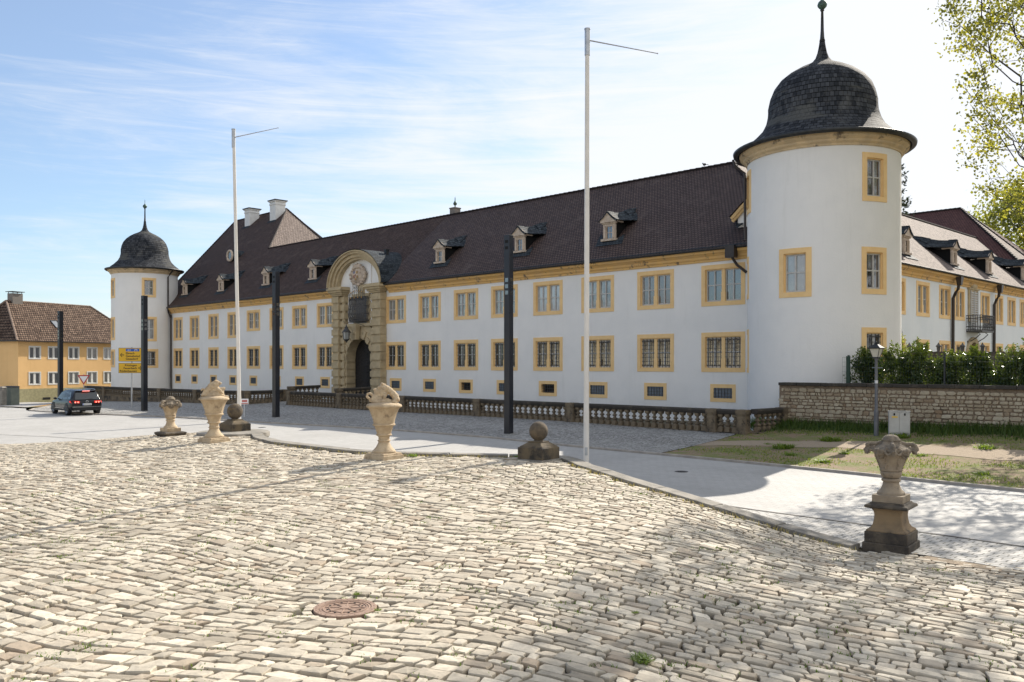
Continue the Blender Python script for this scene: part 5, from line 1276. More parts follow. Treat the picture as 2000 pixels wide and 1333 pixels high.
# laurel bushes behind the wall (each a bush of its own)
def laurel(h, w_, seed):
    random.seed(seed); m_ = MB(); c = []
    for k in range(46):
        a = random.uniform(0, 2 * PI); rr_ = w_ * random.uniform(0, 1) ** .5; z = random.uniform(.08, 1) * h
        rr_ *= (1.0 - .45 * (z / h) ** 3); zz = z + random.uniform(-.1, .1)
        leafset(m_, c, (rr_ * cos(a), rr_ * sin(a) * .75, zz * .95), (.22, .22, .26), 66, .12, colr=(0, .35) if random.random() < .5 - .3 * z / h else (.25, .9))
    for k in range(22):
        a = random.uniform(0, 2 * PI); rr_ = w_ * .75 * random.random(); x, y = rr_ * cos(a), rr_ * sin(a) * .7; z0 = h * (random.uniform(.85, 1.08) - .35 * (rr_ / w_) ** 2)
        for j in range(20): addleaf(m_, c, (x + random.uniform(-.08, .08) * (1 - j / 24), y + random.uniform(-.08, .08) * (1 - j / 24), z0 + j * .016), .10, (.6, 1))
    return m_, c
st = []
bl_ = []
for i, (h, w_) in enumerate(((1.25, .74), (1.35, .82), (1.45, .77), (1.22, .72))):
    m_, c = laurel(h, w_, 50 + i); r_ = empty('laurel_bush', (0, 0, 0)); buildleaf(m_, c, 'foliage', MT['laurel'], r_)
    sm_ = MB(); random.seed(i)
    for k in range(5): a = k * 1.3; sm_.tube([(.06 * cos(a), .06 * sin(a), 0), (.2 * cos(a), .2 * sin(a), h * .5), (.35 * cos(a), .3 * sin(a), h * .85)], .02, 5, .006)
    sm_.build('stem', MT['bark'], r_); bl_.append(r_)
LB = ['first laurel bush from the tower, dark, behind the rubble wall and street lamp', 'second laurel bush from the tower, just right of the street lamp', 'third laurel bush from the tower, left of the first wire fence post',
      'laurel bush directly behind the first wire fence post right of the lamp', 'laurel bush above the grey utility cabinet, right of the wire fence post', 'laurel bush with yellow tips below the side wing door balcony',
      'tallest laurel bush, with a pointed yellow-green top, above the hedge line', 'laurel bush between the tallest bush and the last wire fence post', 'laurel bush at the right picture edge behind the rubble wall', 'last laurel bush of the hedge, cut by the right picture edge']
for i in range(10):
    x, y = wpt(3.15 + i * 1.03 + (.1 if i % 2 else -.08), -1.35)
    sc_ = (1.05, 1.1, 1.08, .98, 1.05, 1.0, 1.28, 1.0, 1.12, 1.0)[i]
    if i < 4: o = bl_[i]; o.location = (x, y, 2.12); tag(o, LB[i], 'bush', 'laurel bushes of the hedge')
    else: o = copy_tree(bl_[i % 4], None, (x, y, 2.12), i * 1.7, LB[i], 'laurel bushes of the hedge'); o['category'] = 'bush'
    o.scale = (1.0, 1.0, sc_)
# wire mesh fence on the wall
wf = empty('wire_fence', (*wpt(2.45, -.62), 2.12), R(-45), 'green wire mesh fence with thin posts on top of the rubble wall', 'fence')
fm = MB()
for i in range(int(14 / .1)): fm.tube([(i * .1, 0, .1), (i * .1, 0, 1.28)], .0035, 3)
for j in range(7): fm.tube([(0, 0, .12 + j * .19), (14, 0, .12 + j * .19)], .004, 3)
fm.build('mesh_panel', mat('green_wire', (0.02, 0.05, 0.035), rough=.5), wf)
for i in range(6):
    q = MB(); xx = [.25, 3.9, 6.65, 9.4, 12.1, 14][i]; q.box(xx - .03, xx + .03, -.03, .03, 0, 1.33); q.box(xx - .035, xx + .035, -.035, .035, 1.33, 1.35)
    if i == 0: q.box(xx - .09, xx + .06, -.035, .035, 0, 1.31)
    q.build('post', mat('green_post_paint', (0.012, 0.04, 0.022), rough=.5) if i == 0 else MT['lead'], wf)
# old board fence further back
fa, fb = Vector((18.0, 42.2)), Vector((27.5, 41.2)); fd = (fb - fa).normalized(); fl_ = (fb - fa).length
of = empty('board_fence', (fa.x, fa.y, 2.1), math.atan2(fd.y, fd.x), 'weathered grey wooden board fence behind the laurel hedge', 'fence')
q = MB(); x_ = 0; random.seed(3)
while x_ < fl_: w_ = random.uniform(.13, .17); q.box(x_, x_ + w_ - .01, -.01 - random.uniform(0, .01), .02, 0, 1.60 + random.uniform(-.02, .02)); x_ += w_
q.build('boards', MT['wood'], of)
for k in range(6):
    q = MB(); q.tube([(k * 1.9 - .3, .06, 0), (k * 1.9 - .3, .06, 1.85)], .07, 8); q.build('post', MT['wood'], of)
for k, px in enumerate((1776, 1833, 1880, 1919)):
    D = 42.0; x, y = at(px, D - .35); t = empty('garden_lantern', (x, y, 3.72), 0, ['small black garden lantern nearest the big tower, on the board fence', 'second small garden lantern from the tower, on the board fence', 'third small garden lantern from the tower, below the side wing doorway', 'small garden lantern furthest right on the board fence'][k], 'lantern', 'garden lanterns along the board fence')
    q = MB(); q.lathe([(.07, 0), (.10, .22), (.15, .24), (.05, .34), (.02, .42)], 6); q.build('lantern_body', MT['iron'], t); q = MB(); q.tube([(0, 0, -.45), (0, 0, 0)], .02, 5); q.tube([(0, 0, 0), (0, .34, -.02)], .015, 4); q.build('stem', MT['iron'], t)
# flowering shrub beside the tower
random.seed(5); m_ = MB(); c = []; 
for k in range(14): leafset(m_, c, (random.uniform(-.25, .3), random.uniform(-.2, .2), .5 + k * .16), (.32 - k * .012, .3, .22), 55, .12, colr=(.3, 1))
ys = empty('shrub', (*at(1762, 42.2), 2.12), 0, 'slim yellow-green shrub standing close to the right side of the big tower', 'shrub'); buildleaf(m_, c, 'foliage', MT['maple2'], ys)
q = MB(); q.tube([(0, 0, 0), (.02, 0, 1.4), (0, 0, 2.6)], .025, 5, .008); q.build('stem', MT['bark'], ys)
# street lamp
x, y = at(1711.5, 31.9); gz = float(g(x, y))
lam = empty('street_lamp', (x, y, gz), R(-45), 'old-style grey street lamp with a four-sided lantern before the rubble wall', 'street lamp')
H_ = zat(672, 31.9) - gz
q = MB(); q.lathe([(.085, -.1), (.085, .9), (.078, .95), (.058, 1.0), (.052, H_ - .62), (.06, H_ - .58), (.05, H_ - .5)], 12); q.build('pole', mat('grey_lamp_paint', (0.14, 0.145, 0.155), (0.10, 0.10, 0.11), 3, .45), lam, smooth=True, autos=40)
q = MB(); q.tube([(-.2, .12, H_ - .88), (.24, -.02, H_ - .88)], .014, 5); q.build('ladder_bar', MT['galv'], lam)
q = MB()
for sx_ in (-1, 1):
    for sy_ in (-1, 1): q.tube([(sx_ * .10, sy_ * .10, H_ - .48), (sx_ * .185, sy_ * .185, H_ - .18)], .012, 4)
q.frus(0, 0, H_ - .52, H_ - .48, .22, .22, .22, .22); q.frus(0, 0, H_ - .18, H_ - .15, .44, .44, .46, .46); q.frus(0, 0, H_ - .15, H_ - .02, .46, .46, .14, .14); q.frus(0, 0, H_ - .02, H_ + .03, .10, .10, .12, .12); q.ell((0, 0, H_ + .06), (.03, .03, .04), 8)
q.build('lantern_head', MT['lead'], lam); q = MB(); q.frus(0, 0, H_ - .48, H_ - .18, .19, .19, .35, .35); q.build('panes', mat('frosted_pane', (0.72, 0.68, 0.56), (0.6, 0.57, 0.48), 5, .2), lam)
q = MB(); q.lathe([(.056, 1.95), (.056, 2.06)], 12, cap=False); q.build('sticker_band', MT['whitepaint'], lam)
# utility cabinet
x, y = at(1756, 31.25); gz = float(g(x, y)); cb = empty('utility_cabinet', (x, y, gz), R(-20), 'pale grey two-door utility cabinet with dark vents, standing by the rubble wall', 'cabinet')
q = MB(); q.box(-.35, .35, -.15, .15, -.05, .16); q.build('plinth', mat('concrete', (0.36, 0.35, 0.32), (0.28, 0.27, 0.25), 4, .9), cb)
cg = mat('cabinet_paint', (0.47, 0.46, 0.43), (0.40, 0.39, 0.36), 2.5, .6, c3=(0.28, 0.26, 0.22), s3=1.6)
q = MB(); q.box(-.35, .35, -.15, .15, .16, .93); q.box(-.37, .37, -.17, .17, .93, .96); q.build('housing', cg, cb, bevel=.008)
for a, b in ((-.34, -.006), (.006, .34)): q = MB(); q.box(a, b, -.17, -.15, .19, .91); o = q.build('cabinet_door', cg, cb, bevel=.006); v_ = MB(); mx_ = (a + b) / 2; v_.box(mx_ - .02, mx_ + .03, -.18, -.165, .80, .88); v_.build('vent', MT['dark'], o)
q = MB(); q.box(-.25, -.06, -.176, -.17, .72, .77); q.build('warning_sticker', mat('yellow_sticker', (0.7, 0.45, 0.05)), cb)
# ------------------------------------------------------------------ masts
def flagpole(px, ytop, D, r0, r1, lean, armpts, label):
    x, y = at(px, D); gz = float(g(x, y)); H_ = zat(ytop, D) - gz
    t = empty('flagpole', (x, y, gz), 0, label, 'flagpole', 'flagpoles on the square'); 
    q = MB(); q.tube([(0, 0, -.2), (0, 0, 1.7)], r0, 16); q.tube([(0, 0, 1.7), (lean, 0, H_)], r0 * .94, 16, r1); q.build('pole', MT['pole'], t, smooth=True, autos=40)
    q = MB(); q.tube([(lean, 0, H_ - .75), (lean, 0, H_ + .02)], r1 * 1.25, 14); q.tube([(lean, 0, H_ + .02), (lean, 0, H_ + .06)], r1 * 1.4, 14); q.build('pole_head', MT['galv'], t, smooth=True, autos=40)
    q = MB(); q.tube([(lean + r1, 0, H_ - .3), (lean + armpts[0], armpts[1], H_ - .3)], .022, 8, .014); q.ell((lean + armpts[0], armpts[1], H_ - .3), (.025,) * 3, 6); q.build('banner_arm', MT['galv'], t)
    q = MB(); q.box(-.05, .03, -r0 - .006, -r0 + .02, .38, .62); q.build('crank_cover', MT['galv'], t)
    return t
flagpole(1145.2, 60, 26.2, .086, .066, .03, (2.3, 1.1), 'tall white flagpole, the nearer one, rising in the middle of the square')
flagpole(467, 255, 38.0, .086, .066, -.24, (2.35, -1.5), 'tall white flagpole, the further one, behind the stone ball at the left')
def stele(px, ytop, ybase, w_, label, D=None):
    gz = .1 if D is None else float(g(*at(px, D)))
    for _ in range(0 if D else 5): D = (CZ - gz) * F / (ybase - HZ); gz = float(g(*at(px, D))) + .05
    x, y = at(px, D); H_ = zat(ytop, D) - gz
    t = empty('light_column', (x, y, gz), R(135 - 90 + 8), label, 'light column', 'dark light columns on the square')
    q = MB(); h = w_ / 2; q.box(-h, h, -h, h, -.1, H_ - .0); q.build('column', MT['post'], t, bevel=.006)
    for dz in (.35, .62): q = MB(); q.box(-h * .6, h * .6, h - .004, h + .004, H_ - dz, H_ - dz + .13); q.box(-h - .004, -h + .004, -h * .6, h * .6, H_ - dz, H_ - dz + .13); q.build('light_slot', MT['dark'], t)
    for k in range(3): q = MB(); z = H_ * .70 + k * .27; q.box(-h - .006, -h + .004, -h * .55, h * .55, z, z + .17); q.box(-h * .55, h * .55, -h - .006, -h + .004, z, z + .17); q.build('spotlight', MT['glass'], t)
    return t
stele(993.5, 460, 847, .29, 'dark square light column nearest the camera, before the right half of the palace')
stele(539, 532, 815, .30, 'dark square light column left of the palace gate')
stele(282, 578, 803, .30, 'dark square light column beside the yellow direction sign')
stele(118, 608, 777, .32, 'dark square light column furthest left, in front of the yellow house', D=71.0)
# ------------------------------------------------------------------ signs
def textmesh(name, s, size, m, parent, loc, rot=(R(90), 0, 0), ext=.002, align='LEFT'):
    cu = bpy.data.curves.new(name, 'FONT'); cu.body = s; cu.size = size; cu.extrude = ext; cu.offset = size * .022; cu.align_x = align; cu.space_character = 1.04
    o = bpy.data.objects.new('tmp', cu); COL.objects.link(o); dg = bpy.context.evaluated_depsgraph_get(); me = bpy.data.meshes.new_from_object(o.evaluated_get(dg)); bpy.data.objects.remove(o); bpy.data.curves.remove(cu)
    me.materials.clear(); me.materials.append(m); r_ = bpy.data.objects.new(name, me); COL.objects.link(r_); r_.parent = parent; r_.location = loc; r_.rotation_euler = rot; return r_
D = 60.5; x, y = at(257, D); gz = float(g(x, y)) + .05
sg_ = empty('direction_sign', (x, y, gz), R(14), 'yellow road direction sign with two panels on a grey steel pole', 'road sign')
m_blk = mat('black_lettering', (0.008, 0.008, 0.008), rough=.6); m_yel = mat('yellow_sign_face', (0.72, 0.42, 0.015), rough=.45); m_blue = mat('blue_sign_face', (0.012, 0.09, 0.42), rough=.45); m_wh = mat('white_sign_face', (0.8, 0.8, 0.8), rough=.45); m_red = mat('red_sign_border', (0.42, 0.015, 0.02), rough=.45)
q = MB(); q.tube([(0, .06, -.1), (0, .06, zat(680, D) - gz + .05)], .055, 12); q.build('pole', MT['galv'], sg_, smooth=True, autos=40)
xl, xr = (233.5 - 257) / F * D, (284.5 - 257) / F * D
def panelsign(z0, z1, name):
    b = MB(); b.box(xl, xr, -.02, .0, z0, z1); o = b.build(name, m_blk, sg_); f_ = MB(); f_.box(xl + .025, xr - .025, -.026, -.02, z0 + .025, z1 - .025); f_.build('sign_face', m_yel, o); return o
za, zb_ = zat(706.5, D) - gz, zat(680, D) - gz; p1_ = panelsign(za, zb_, 'sign_panel'); zc_, zd_ = zat(729, D) - gz, zat(709.5, D) - gz; p2_ = panelsign(zc_, zd_, 'sign_panel')
def arrow(par, cx_, cz_, s, d):
    a = MB(); a.box(cx_ - s * .5, cx_ + s * .5, -.030, -.026, cz_ - .028, cz_ + .028)
    for sg2 in (-1, 1): a.v += [(cx_ + d * s * .55, -.031, cz_ + sg2 * .0), (cx_ + d * s * .48, -.031, cz_ + sg2 * .045), (cx_ + d * s * .02, -.031, cz_ + sg2 * .16), (cx_ + d * s * .02, -.031, cz_ + sg2 * .09)]; k = len(a.v) - 4; a.f.append((k, k + 1, k + 2, k + 3)); a.uv.append(None); a.mi.append(0)
    return a.build('arrow', m_blk, par)
hgt_ = zb_ - za
for i, s in enumerate(('Ebrach', 'Geiselwind', 'Geesdorf')): textmesh('lettering', s, .20, m_blk, p1_, (xl + .46, -.028, za + .57 * hgt_ - i * .195 - .03))
arrow(p1_, xl + .24, za + hgt_ * .48, .24, -1)
bb = MB(); bb.box(xl + .47, xl + 1.34, -.029, -.026, zb_ - .24, zb_ - .06); bo = bb.build('motorway_field', m_blue, p1_)
bb = MB()
for sg2 in (-1, 1): bb.tube([(xl + 1.12 + sg2 * .03, -.031, zb_ - .08), (xl + 1.12 + sg2 * .09, -.031, zb_ - .22)], .014, 4)
bb.box(xl + 1.0, xl + 1.24, -.033, -.029, zb_ - .145, zb_ - .125); bb.build('motorway_symbol', m_wh, bo); textmesh('route_number', 'A 3', .13, m_wh, bo, (xl + .58, -.031, zb_ - .195))
h2 = zd_ - zc_
for i, s in enumerate(('Kitzingen', 'Feuerbach', 'Rüdenhausen')): textmesh('lettering', s, .20, m_blk, p2_, (xl + 1.19, -.028, zd_ - .22 - i * .20), align='RIGHT')
arrow(p2_, xl + 1.38, zc_ + h2 * .5, .24, 1)
D = 70; x, y = at(163.5, D); gz = float(g(x, y)); ys_ = empty('give_way_sign', (x, y, gz), R(22), 'white triangle give-way sign with red border, seen above the car', 'road sign')
q = MB(); q.tube([(0, .04, -.2), (0, .04, zat(732, D) - gz + .04)], .035, 8); q.build('pole', MT['galv'], ys_)
def tri(r_, y0, y1, zc__):
    m_ = MB(); P_ = [(-.50 * r_, .29 * r_), (.50 * r_, .29 * r_), (0, -.58 * r_)]
    m_.v = [(a, y0, zc__ + b) for a, b in P_] + [(a, y1, zc__ + b) for a, b in P_]; m_.f = [(0, 1, 2), (5, 4, 3), (0, 3, 4, 1), (1, 4, 5, 2), (2, 5, 3, 0)]; m_.uv = [None] * 5; m_.mi = [0] * 5; return m_
zt3 = zat(739.5, D) - gz
o = tri(.90, -.02, 0, zt3).build('sign_plate', m_red, ys_); tri(.62, -.026, -.021, zt3).build('sign_face', m_wh, o)
q = MB(); q.box(-.2, .2, 0, .02, zt3 - 1.15, zt3 - .95); q.build('small_plate', m_yel, ys_)
# small red and white notice on the left balustrade
x, y = at(477, 47.2); ns_ = empty('notice_board', (x, y, .25), R(10), 'small red and white notice board hung on the balustrade behind the further flagpole', 'notice')
nb = MB(); nb.box(-.22, .22, -.01, .01, .68, .98); nbo = nb.build('board', m_wh, ns_); nb = MB(); nb.box(-.2, .2, -.014, -.01, .70, .75); nb.box(-.12, .16, -.014, -.01, .80, .92); nb.build('red_print', mat('faded_red_print', (0.5, 0.16, 0.14)), nbo)
nb = MB(); nb.box(-.02, .02, .01, .03, 0, .95); nb.build('stake', MT['galv'], ns_)
# ------------------------------------------------------------------ urns and stone balls
def remesh(o, vox, disp=.02, ns=.08):
    r_ = o.modifiers.new('r', 'REMESH'); r_.mode = 'VOXEL'; r_.voxel_size = vox; r_.use_smooth_shade = True
    t_ = bpy.data.textures.new('chisel', 'CLOUDS'); t_.noise_scale = ns
    d = o.modifiers.new('d', 'DISPLACE'); d.texture = t_; d.strength = disp; d.mid_level = .5
    return o
def draped_urn(root, z0, mu='urn'):
    q = MB(); q.box(-.265, .265, -.265, .265, z0, z0 + .13); q.lathe([(.24, z0 + .13), (.235, z0 + .17), (.18, z0 + .22), (.145, z0 + .30), (.135, z0 + .36)], 28, cap=False); q.lathe([(.15, z0 + .36), (.165, z0 + .375), (.165, z0 + .40), (.145, z0 + .42)], 28)
    q.build('foot', MT[mu], root, smooth=True, autos=35, bevel=.008)
    q = MB(); q.lathe([(.12, z0 + .42), (.16, z0 + .445), (.18, z0 + .50), (.185, z0 + .545)], 40, ripple=lambda a, z: .03 * cos(a * 12)); q.lathe([(.17, z0 + .545), (.195, z0 + .56), (.195, z0 + .58), (.18, z0 + .60), (.205, z0 + .68), (.24, z0 + .78), (.28, z0 + .88), (.32, z0 + .96)], 40, ripple=lambda a, z: .012 * cos(a * 9 + 1.5 * sin(z * 20)) )
    for i in range(6):                              # carved leaf relief
        a = i * PI / 3 + .3
        for k in range(5): zz = z0 + .62 + k * .05; r_ = .188 + (zz - z0 - .62) * .38; q.ell((r_ * cos(a + .07 * sin(k * 2)), r_ * sin(a + .07 * sin(k * 2)), zz), (.022, .022, .035), 6)
    q.build('body', MT[mu], root, smooth=True)
    q = MB()
    q.lathe([(.30, z0 + .88), (.355, z0 + .91), (.35, z0 + .95), (.26, z0 + .99), (.175, z0 + 1.04), (.14, z0 + 1.11)], 28)
    for i in range(4):
        a = i * PI / 2 + .35; c_, s_n = cos(a), sin(a)
        q.tube([(.16 * c_, .16 * s_n, z0 + 1.06), (.26 * c_, .26 * s_n, z0 + 1.03), (.36 * c_, .36 * s_n, z0 + 1.035), (.41 * c_, .41 * s_n, z0 + 1.0), (.44 * c_, .44 * s_n, z0 + .93), (.42 * c_, .42 * s_n, z0 + .87), (.38 * c_, .38 * s_n, z0 + .88), (.385 * c_, .385 * s_n, z0 + .93)], .036, 8)
        q.ell((.36 * c_, .36 * s_n, z0 + .94), (.045, .045, .06), 8)
        for sg in (-1, 1): q.tube([((.38 + .04 * sin(t)) * cos(a + sg * t * .12), (.38 + .04 * sin(t)) * sin(a + sg * t * .12), z0 + .97 - .10 * sin(t * .9)) for t in np.linspace(0, 3.2, 8)], .022, 6)
        b = a + PI / 4
        q.tube([(.32 * cos(b + t), .32 * sin(b + t), z0 + .86 + .5 * t * t) for t in np.linspace(-.5, .5, 9)], .03, 6)
        q.tube([(.30 * cos(b + t), .30 * sin(b + t), z0 + .80 + .7 * t * t) for t in np.linspace(-.45, .45, 9)], .022, 6)
        q.ell((.345 * cos(b), .345 * sin(b), z0 + .93), (.045, .045, .05), 8); q.ell((.36 * cos(b), .36 * sin(b), z0 + .87), (.03, .03, .05), 8)
    remesh(q.build('drapery', MT['urntop'], root), .009, .012, .03)
    q = MB(); q.lathe([(.13, z0 + 1.07), (.165, z0 + 1.095), (.165, z0 + 1.11), (.145, z0 + 1.125), (.13, z0 + 1.155), (.095, z0 + 1.185), (.045, z0 + 1.20), (.0, z0 + 1.205)], 32, ripple=lambda a, z: .03 * cos(a * 10)); q.build('lid', MT['urntop'], root, smooth=True)
def lion_urn(root, flip):
    sg = -1 if flip else 1
    q = MB(); q.frus(0, 0, -.05, .085, .66, .66, .64, .64); q.frus(0, 0, .085, .13, .60, .60, .56, .56); q.build('plinth', MT['urn'], root, bevel=.015, rz=R(52) - root.rotation_euler[2])
    q = MB(); q.lathe([(.27, .13), (.275, .16), (.24, .20), (.19, .25), (.145, .33), (.125, .385)], 28, cap=False); q.lathe([(.13, .385), (.15, .395), (.15, .415), (.125, .43), (.13, .50), (.15, .515), (.185, .53), (.185, .55), (.16, .565)], 28); q.build('foot', MT['urn'], root, smooth=True, autos=35)
    q = MB(); q.lathe([(.155, .56), (.17, .62), (.195, .70), (.215, .745)], 48, cap=False, ripple=lambda a, z: .035 * abs(cos(a * 8)))
    q.lathe([(.22, .745), (.262, .76), (.265, .785), (.235, .80)], 32, cap=False)
    q.lathe([(.235, .80), (.255, .90), (.285, 1.0), (.325, 1.10), (.36, 1.165)], 56, cap=False, ripple=lambda a, z: .035 * abs(cos(a * 7 + 2.2 * sin(z * 8))) - .02 + .01 * sin(a * 23 + z * 40))
    q.lathe([(.36, 1.165), (.405, 1.18), (.415, 1.205), (.40, 1.235), (.35, 1.26), (.2, 1.30), (.0, 1.32)], 36)
    q.build('body', MT['urn'], root, smooth=True, autos=50)
    q = MB(); E = lambda x, z, a, b=None, c=None, y=0.0: q.ell((x * sg, y, z), (a, b or a, c or a), 12)
    if not flip:   # lion crouching over its prey, head to the left
        E(-.02, 1.655, .085, .075, .075); E(-.10, 1.63, .055, .05, .045); E(.0, 1.60, .115, .11, .10); E(-.05, 1.715, .03, .03, .03, .05); E(-.04, 1.715, .03, .03, .03, -.06)
        E(.06, 1.60, .10, .095, .08); E(.13, 1.55, .092, .095, .078); E(.20, 1.49, .088, .09, .078); E(.26, 1.42, .085, .095, .085); E(.28, 1.35, .085, .11, .08)
        q.tube([(.27 * sg, -.07, 1.36), (.20 * sg, -.12, 1.31), (.29 * sg, -.1, 1.265)], .045, 8); q.tube([(.27 * sg, .07, 1.36), (.2 * sg, .1, 1.3), (.3 * sg, .1, 1.265)], .045, 8)
        E(-.03, 1.50, .12, .11, .12); E(-.13, 1.50, .10, .09, .10); E(-.2, 1.41, .09, .1, .08); q.tube([(.02 * sg, -.08, 1.50), (.02 * sg, -.12, 1.40), (-.06 * sg, -.13, 1.30)], .045, 8, .035); q.tube([(.0, .08, 1.50), (-.05 * sg, .12, 1.38), (-.12 * sg, .12, 1.30)], .045, 8, .035)
        E(-.10, 1.43, .11, .10, .10); E(-.14, 1.35, .17, .14, .10); E(-.05, 1.31, .26, .2, .08); E(-.17, 1.52, .065, .06, .08); E(-.21, 1.585, .045, .04, .035)
        q.tube([((-.33 + .06 * cos(t)) * sg, 0, 1.44 + .055 * sin(t)) for t in np.linspace(.2, 4.6, 10)] + [(-.30 * sg, 0, 1.30)], .03, 8)
    else:          # lion sitting up behind its prey, head to the right
        E(-.06, 1.665, .09, .08, .075); E(-.155, 1.645, .055, .05, .045); E(-.02, 1.60, .13, .115, .115); E(-.03, 1.72, .03, .03, .03, .06); E(-.03, 1.72, .03, .03, .03, -.06)
        E(.06, 1.55, .12, .11, .12); E(.13, 1.47, .115, .11, .11); E(.20, 1.39, .11, .12, .10); E(.24, 1.32, .11, .14, .08)
        q.tube([((.29 + .05 * cos(t)) * sg, -.06, 1.43 + .06 * sin(t)) for t in np.linspace(0, 5, 10)], .03, 8)
        E(-.04, 1.46, .12, .11, .13); E(-.02, 1.36, .20, .16, .10); E(.0, 1.31, .28, .2, .06)
        q.tube([(-.08 * sg, -.08, 1.50), (-.16 * sg, -.12, 1.44), (-.22 * sg, -.08, 1.36)], .05, 8, .04)
        q.tube([(-.21 * sg, 0, 1.28), (-.20 * sg, 0, 1.40), (-.22 * sg, 0, 1.48)], .075, 8, .06); q.tube([(-.15 * sg, 0, 1.49), (-.30 * sg, 0, 1.50)], .04, 8); E(-.29, 1.26, .11, .09, .05)
    for i in range(26):                            # mane locks
        a = random.uniform(0, 2 * PI); z = random.uniform(1.52, 1.66); q.ell(((.0 + .1 * cos(a)) * sg, .1 * sin(a), z), (.025, .025, .04), 6)
    remesh(q.build('lion_group', MT['urn'], root), .012, .014, .05)
def put(px, D, dz=0.0): x, y = at(px, D); return (x, y, float(p(x, y)) + dz)
u5 = empty('covered_urn', (6.42, 14.74, 0.0), R(-38), 'tall draped stone urn with lid on a waisted pedestal, nearest on the right', 'urn')
u5.location[2] = .0
q = MB(); q.box(-.40, .40, -.40, .40, -.1, .12); q.box(-.37, .37, -.37, .37, .12, .31); q.build('base', MT['plinth'], u5, bevel=.015)
q = MB()
prof = [(.35, .31), (.345, .34), (.29, .37), (.255, .43), (.237, .52), (.232, .60), (.245, .67), (.275, .71), (.32, .725)]
q.lathe([(a * math.sqrt(2), b) for a, b in prof], 4, a0=PI / 4)
o5 = q.build('pedestal', [MT['plinthtan']], u5, bevel=.012)
q = MB(); q.lathe([(a * math.sqrt(2), b) for a, b in ((.33, .725), (.365, .735), (.375, .755), (.36, .785), (.30, .805), (.29, .83))], 4, a0=PI / 4); q.build('pedestal_cap', MT['plinth'], u5, bevel=.012)
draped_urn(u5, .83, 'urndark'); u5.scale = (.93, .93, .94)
u1 = empty('covered_urn', (0, 0, 0), R(50), 'smallest draped stone urn with lid on a dark slab, furthest left', 'urn'); u1.location = put(333, 27.3)
q = MB(); q.lathe([(a * math.sqrt(2), b) for a, b in ((.30, -.06), (.38, .02), (.42, .07), (.40, .11), (.33, .13))], 4, a0=PI / 4); q.build('pedestal_cap', MT['plinth'], u1, bevel=.01); draped_urn(u1, .125)
u1.scale = (.86, .86, .92)
u2 = empty('lion_urn', (0, 0, 0), R(0), 'carved stone urn topped by a seated lion, before the left stone ball', 'urn'); u2.rotation_euler[2] = R(19)
u2.location = put(418, 24.6); lion_urn(u2, True)
u4 = empty('lion_urn', (0, 0, 0), R(0), 'carved stone urn topped by a lion crouching over prey, head to the left', 'urn'); u4.rotation_euler[2] = R(8)
u4.location = put(750, 20.1); lion_urn(u4, False)
def ballped(px, D, rz, label, r_=.25):
    t = empty('stone_ball', (0, 0, 0), rz, label, 'stone ball'); t.location = put(px, D)
    t.scale = (.94, .94, .96)
    q = MB(); q.box(-.40, .40, -.40, .40, -.12, .02); q.build('footing', MT['coping'], t, bevel=.01)
    q = MB(); q.box(-.37, .37, -.37, .37, .02, .30); q.frus(0, 0, .30, .34, .70, .70, .62, .62); q.frus(0, 0, .34, .41, .60, .60, .40, .40); q.box(-.19, .19, -.19, .19, .41, .44); q.build('pedestal', MT['plinthdark'], t, bevel=.014)
    q = MB(); q.lathe([(.13, .43), (.11, .47)], 20, cap=False); q.ell((0, 0, .45 + r_ * .97), (r_, r_, r_), 40); q.build('ball', MT['ball'], t, smooth=True)
    return t
ballped(1052, 20.05, R(-37), 'stone ball on a square plinth beside the tall flagpole, brown and grey', .232)
ballped(459, 27.6, R(52), 'lichen-covered stone ball on a dark plinth at the left, behind the lion urn', .26)
q = MB(); zc_ = float(p(-8.7, 27.3)); q.lathe([(1.06, zc_ - .14), (1.10, zc_ - .10), (1.10, zc_ + .03), (1.06, zc_ + .055)], 48, c=(-8.75, 27.35)); q.lathe([(1.0, -.4), (1.0, zc_ - .12)], 48, c=(-8.75, 27.35), cap=False); q.build('round_landing', MT['coping'], rwo, smooth=True, autos=30)
# ------------------------------------------------------------------ manhole cover
zm = float(p(*MANH)); gx_ = float(p(MANH[0] + .3, MANH[1]) - p(MANH[0] - .3, MANH[1])) / .6; gy_ = float(p(MANH[0], MANH[1] + .3) - p(MANH[0], MANH[1] - .3)) / .6
mh = empty('manhole_cover', (MANH[0], MANH[1], zm - .012), 0, 'round rusty cast iron manhole cover set in the cobblestones', 'manhole cover'); mh.rotation_euler = (math.atan(gy_), -math.atan(gx_), 0); mh.scale = (.845, .845, 1)
q = MB(); q.lathe([(.40, -.08), (.40, .0), (.395, .006), (.335, .006), (.33, -.004)], 64, cap=False); q.build('frame_ring', MT['rust'], mh, smooth=True, autos=30)
q = MB(); q.lathe([(.325, -.03), (.325, .002), (.30, .004), (.30, -.003), (.285, -.003), (.285, .004), (.27, .004), (.27, -.003), (.2, -.003), (.2, .005), (.19, .005), (.19, -.002), (.06, -.002), (.06, .005), (.0, .005)], 64, cap=False)
for k in range(8):
    a = k * PI / 4; c_, s_n = cos(a), sin(a); q.tube([(.07 * c_, .07 * s_n, -.001), (.255 * c_, .255 * s_n, -.001)], .008, 6)
for k in range(30):
    a = k * 2 * PI / 30
    if k % 2 or 4 < k < 26: 
        h_ = .012; c_, s_n = cos(a), sin(a); q.ell((.366 * c_, .366 * s_n, .006), (.012, .012, .005), 6)
q.build('lid', MT['rust'], mh, smooth=True, autos=30)
for k in range(16):
    if k % 4 == 0: continue
    q = MB(); a = k * PI / 8; q.lathe([(.014, .0), (.014, .0045)], 8, c=(.225 * cos(a), .225 * sin(a))); q.build('vent_hole', MT['dark'], mh)
